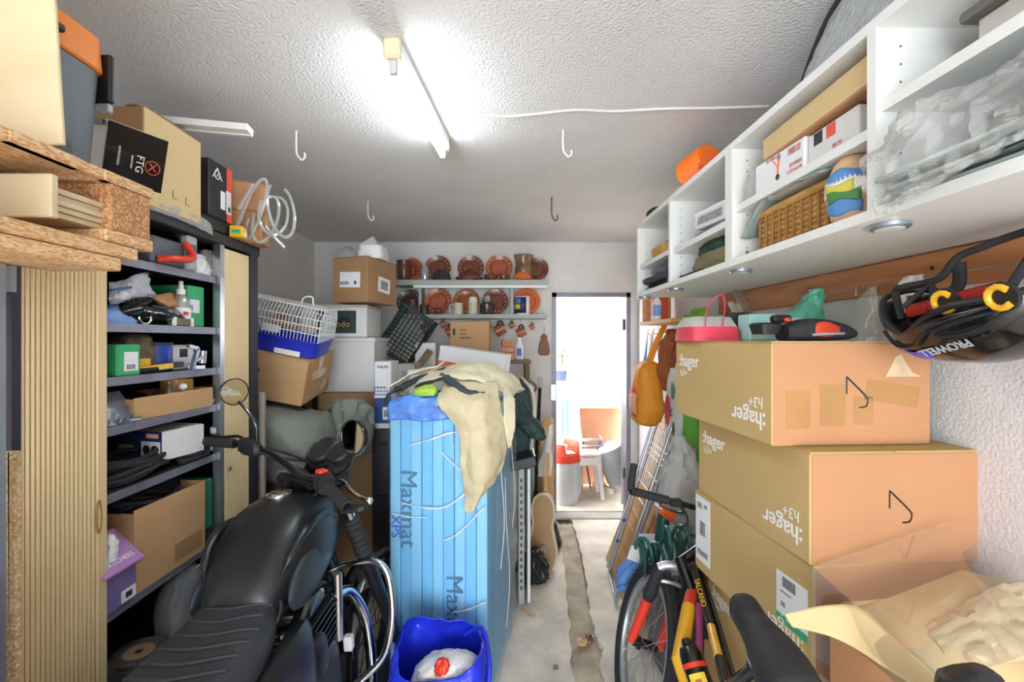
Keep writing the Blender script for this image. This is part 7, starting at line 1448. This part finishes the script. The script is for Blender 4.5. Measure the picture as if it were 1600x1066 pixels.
# bags and coats hung on the wall past the cabinets
hk = thing('coat_rail', 'white coat rail with hooks on the right wall near the door', 'coat rail', (WR-.01, 3.25, 1.58))
MB().rbox((0, 0, .03), (.018, .80, .05), .004).build('rail', MATS['white_melamine'], hk)
for k in range(6): MB().tube([(-.01, -.33+k*.13, .04), (-.05, -.33+k*.13, .02), (-.065, -.33+k*.13, .04), (-.06, -.33+k*.13, .06)], .005, 8, smooth=3).build('hook', MATS['hook_white'], hk)
ob = thing('orange_bag', 'orange and red beach bag hanging from the coat rail', 'bag', (.985, 3.15, .97))
RN = [((0, 0, 0), .04, .06, 2.4), ((0, 0, .03), .085, .12, 2.6), ((0, 0, .12), .10, .15, 2.6), ((0, 0, .25), .09, .13, 2.6), ((0, 0, .36), .075, .105, 3), ((.01, 0, .42), .06, .085, 3), ((.015, 0, .44), .03, .05, 2.4)]
MB().loft(RN, 32, .014, 12, sub=3).build('body', MATS['bag_orange'], ob)
MB().patch([[(-.095, -.07, .06), (-.108, -.02, .08), (-.088, .05, .08)], [(-.10, -.06, .18), (-.112, -.01, .19), (-.108, .05, .19)], [(-.07, -.05, .32), (-.078, -.01, .33), (-.072, .04, .33)]], 5, .003, 16).build('red_panel', MATS['bag_red'], ob, thick=.004)
MB().patch([[(-.10, -.10, .08), (-.112, -.06, .09), (-.118, -.02, .085)], [(-.105, -.095, .15), (-.122, -.06, .16), (-.122, -.02, .15)], [(-.095, -.09, .22), (-.108, -.06, .23), (-.112, -.02, .22)]], 5, .003, 16).build('pocket', MATS['bag_pink'], ob, thick=.004)
for s_ in (-.04, .04): MB().tube([(.0, s_, .38), (.06, s_*.8, .55), (.13, s_*.4, .70), (.145, 0, .73)], .012, 8, smooth=5).build('strap', MATS['bag_orange'], ob)
solo('brown_coat', 'rust brown cloth bag hanging behind the orange bag', 'bag', MB().loft([((1.08, 3.00, 1.22), .02, .03), ((1.08, 3.0, 1.26), .04, .05), ((1.085, 3.01, 1.38), .055, .065), ((1.10, 3.02, 1.52), .06, .07), ((1.12, 3.03, 1.60), .05, .05), ((1.13, 3.03, 1.63), .02, .02)], 28, .03, 12, sub=3), MATS['bag_brown'])
tw = thing('tote_bag', 'white printed tote bag hanging beside the topmost carton', 'bag', (1.06, 2.78, .92))
MB().loft([((0, 0, 0), .03, .10, 5), ((0, 0, .04), .045, .12, 5), ((0, 0, .34), .035, .12, 5), ((0, 0, .46), .02, .09, 4)], 28, .01, 9, sub=2).build('body', MATS['tote_white'], tw)
for (y_, z, s_, m) in ((-.03, .33, .04, 'paint_green'), (-.05, .10, .035, 'paint_green'), (.05, .2, .07, 'pink_red')): MB().lathe([(.001, 0), (s_, 0), (s_*.6, .004), (.001, .004)], 10, T(-.046, y_, z) @ RY(-90) @ S(1.4, .7, 1)).build('print', MATS[m], tw)
mb = MB(); mb.add(*txt('PL', .06), frame((0, 0, 1), (0, 1, 0), (-1, 0, 0), (-.049, -.02, .2))); mb.build('lettering', MATS['print_black'], tw, smooth=0)
for s_ in (-.05, .05): MB().tube([(0, s_, .44), (.05, s_, .6), (.12, s_*.3, .69)], .006, 8, smooth=4).build('strap', MATS['tote_white'], tw)
solo('cord_bundle', 'bunch of white cords hanging next to the door frame', 'cord', MB().tube([(1.14, 3.52, 1.62), (1.12, 3.52, 1.45), (1.13, 3.5, 1.3), (1.11, 3.55, 1.25), (1.12, 3.52, 1.4), (1.14, 3.51, 1.62)], .006, 6, smooth=6).tube([(1.13, 3.46, 1.62), (1.11, 3.46, 1.5), (1.12, 3.44, 1.33), (1.1, 3.49, 1.29), (1.11, 3.46, 1.42), (1.13, 3.45, 1.62)], .006, 6, smooth=6), MATS['hook_white'])
solo('blue_flask', 'pale blue spray flask hanging by the door frame', 'bottle', MB().loft([((1.10, 3.57, 1.22), .03, .03), ((1.10, 3.57, 1.24), .038, .038), ((1.10, 3.57, 1.36), .036, .036), ((1.105, 3.57, 1.41), .014, .014), ((1.11, 3.57, 1.46), .010, .010), ((1.125, 3.57, 1.605), .003, .003)], 18), MATS['blue_light'])
solo('green_apron', 'lime green cloth hanging on the rail above the tote bag', 'cloth', MB().patch([[(1.10, 2.48, 1.73), (1.09, 2.56, 1.735), (1.10, 2.66, 1.73)], [(1.07, 2.47, 1.6), (1.05, 2.56, 1.6), (1.07, 2.68, 1.6)], [(1.06, 2.47, 1.45), (1.045, 2.57, 1.43), (1.06, 2.69, 1.44)]], 6, .014, 14), mat('lime_cloth', '#86c93c', .7), thick=.006)
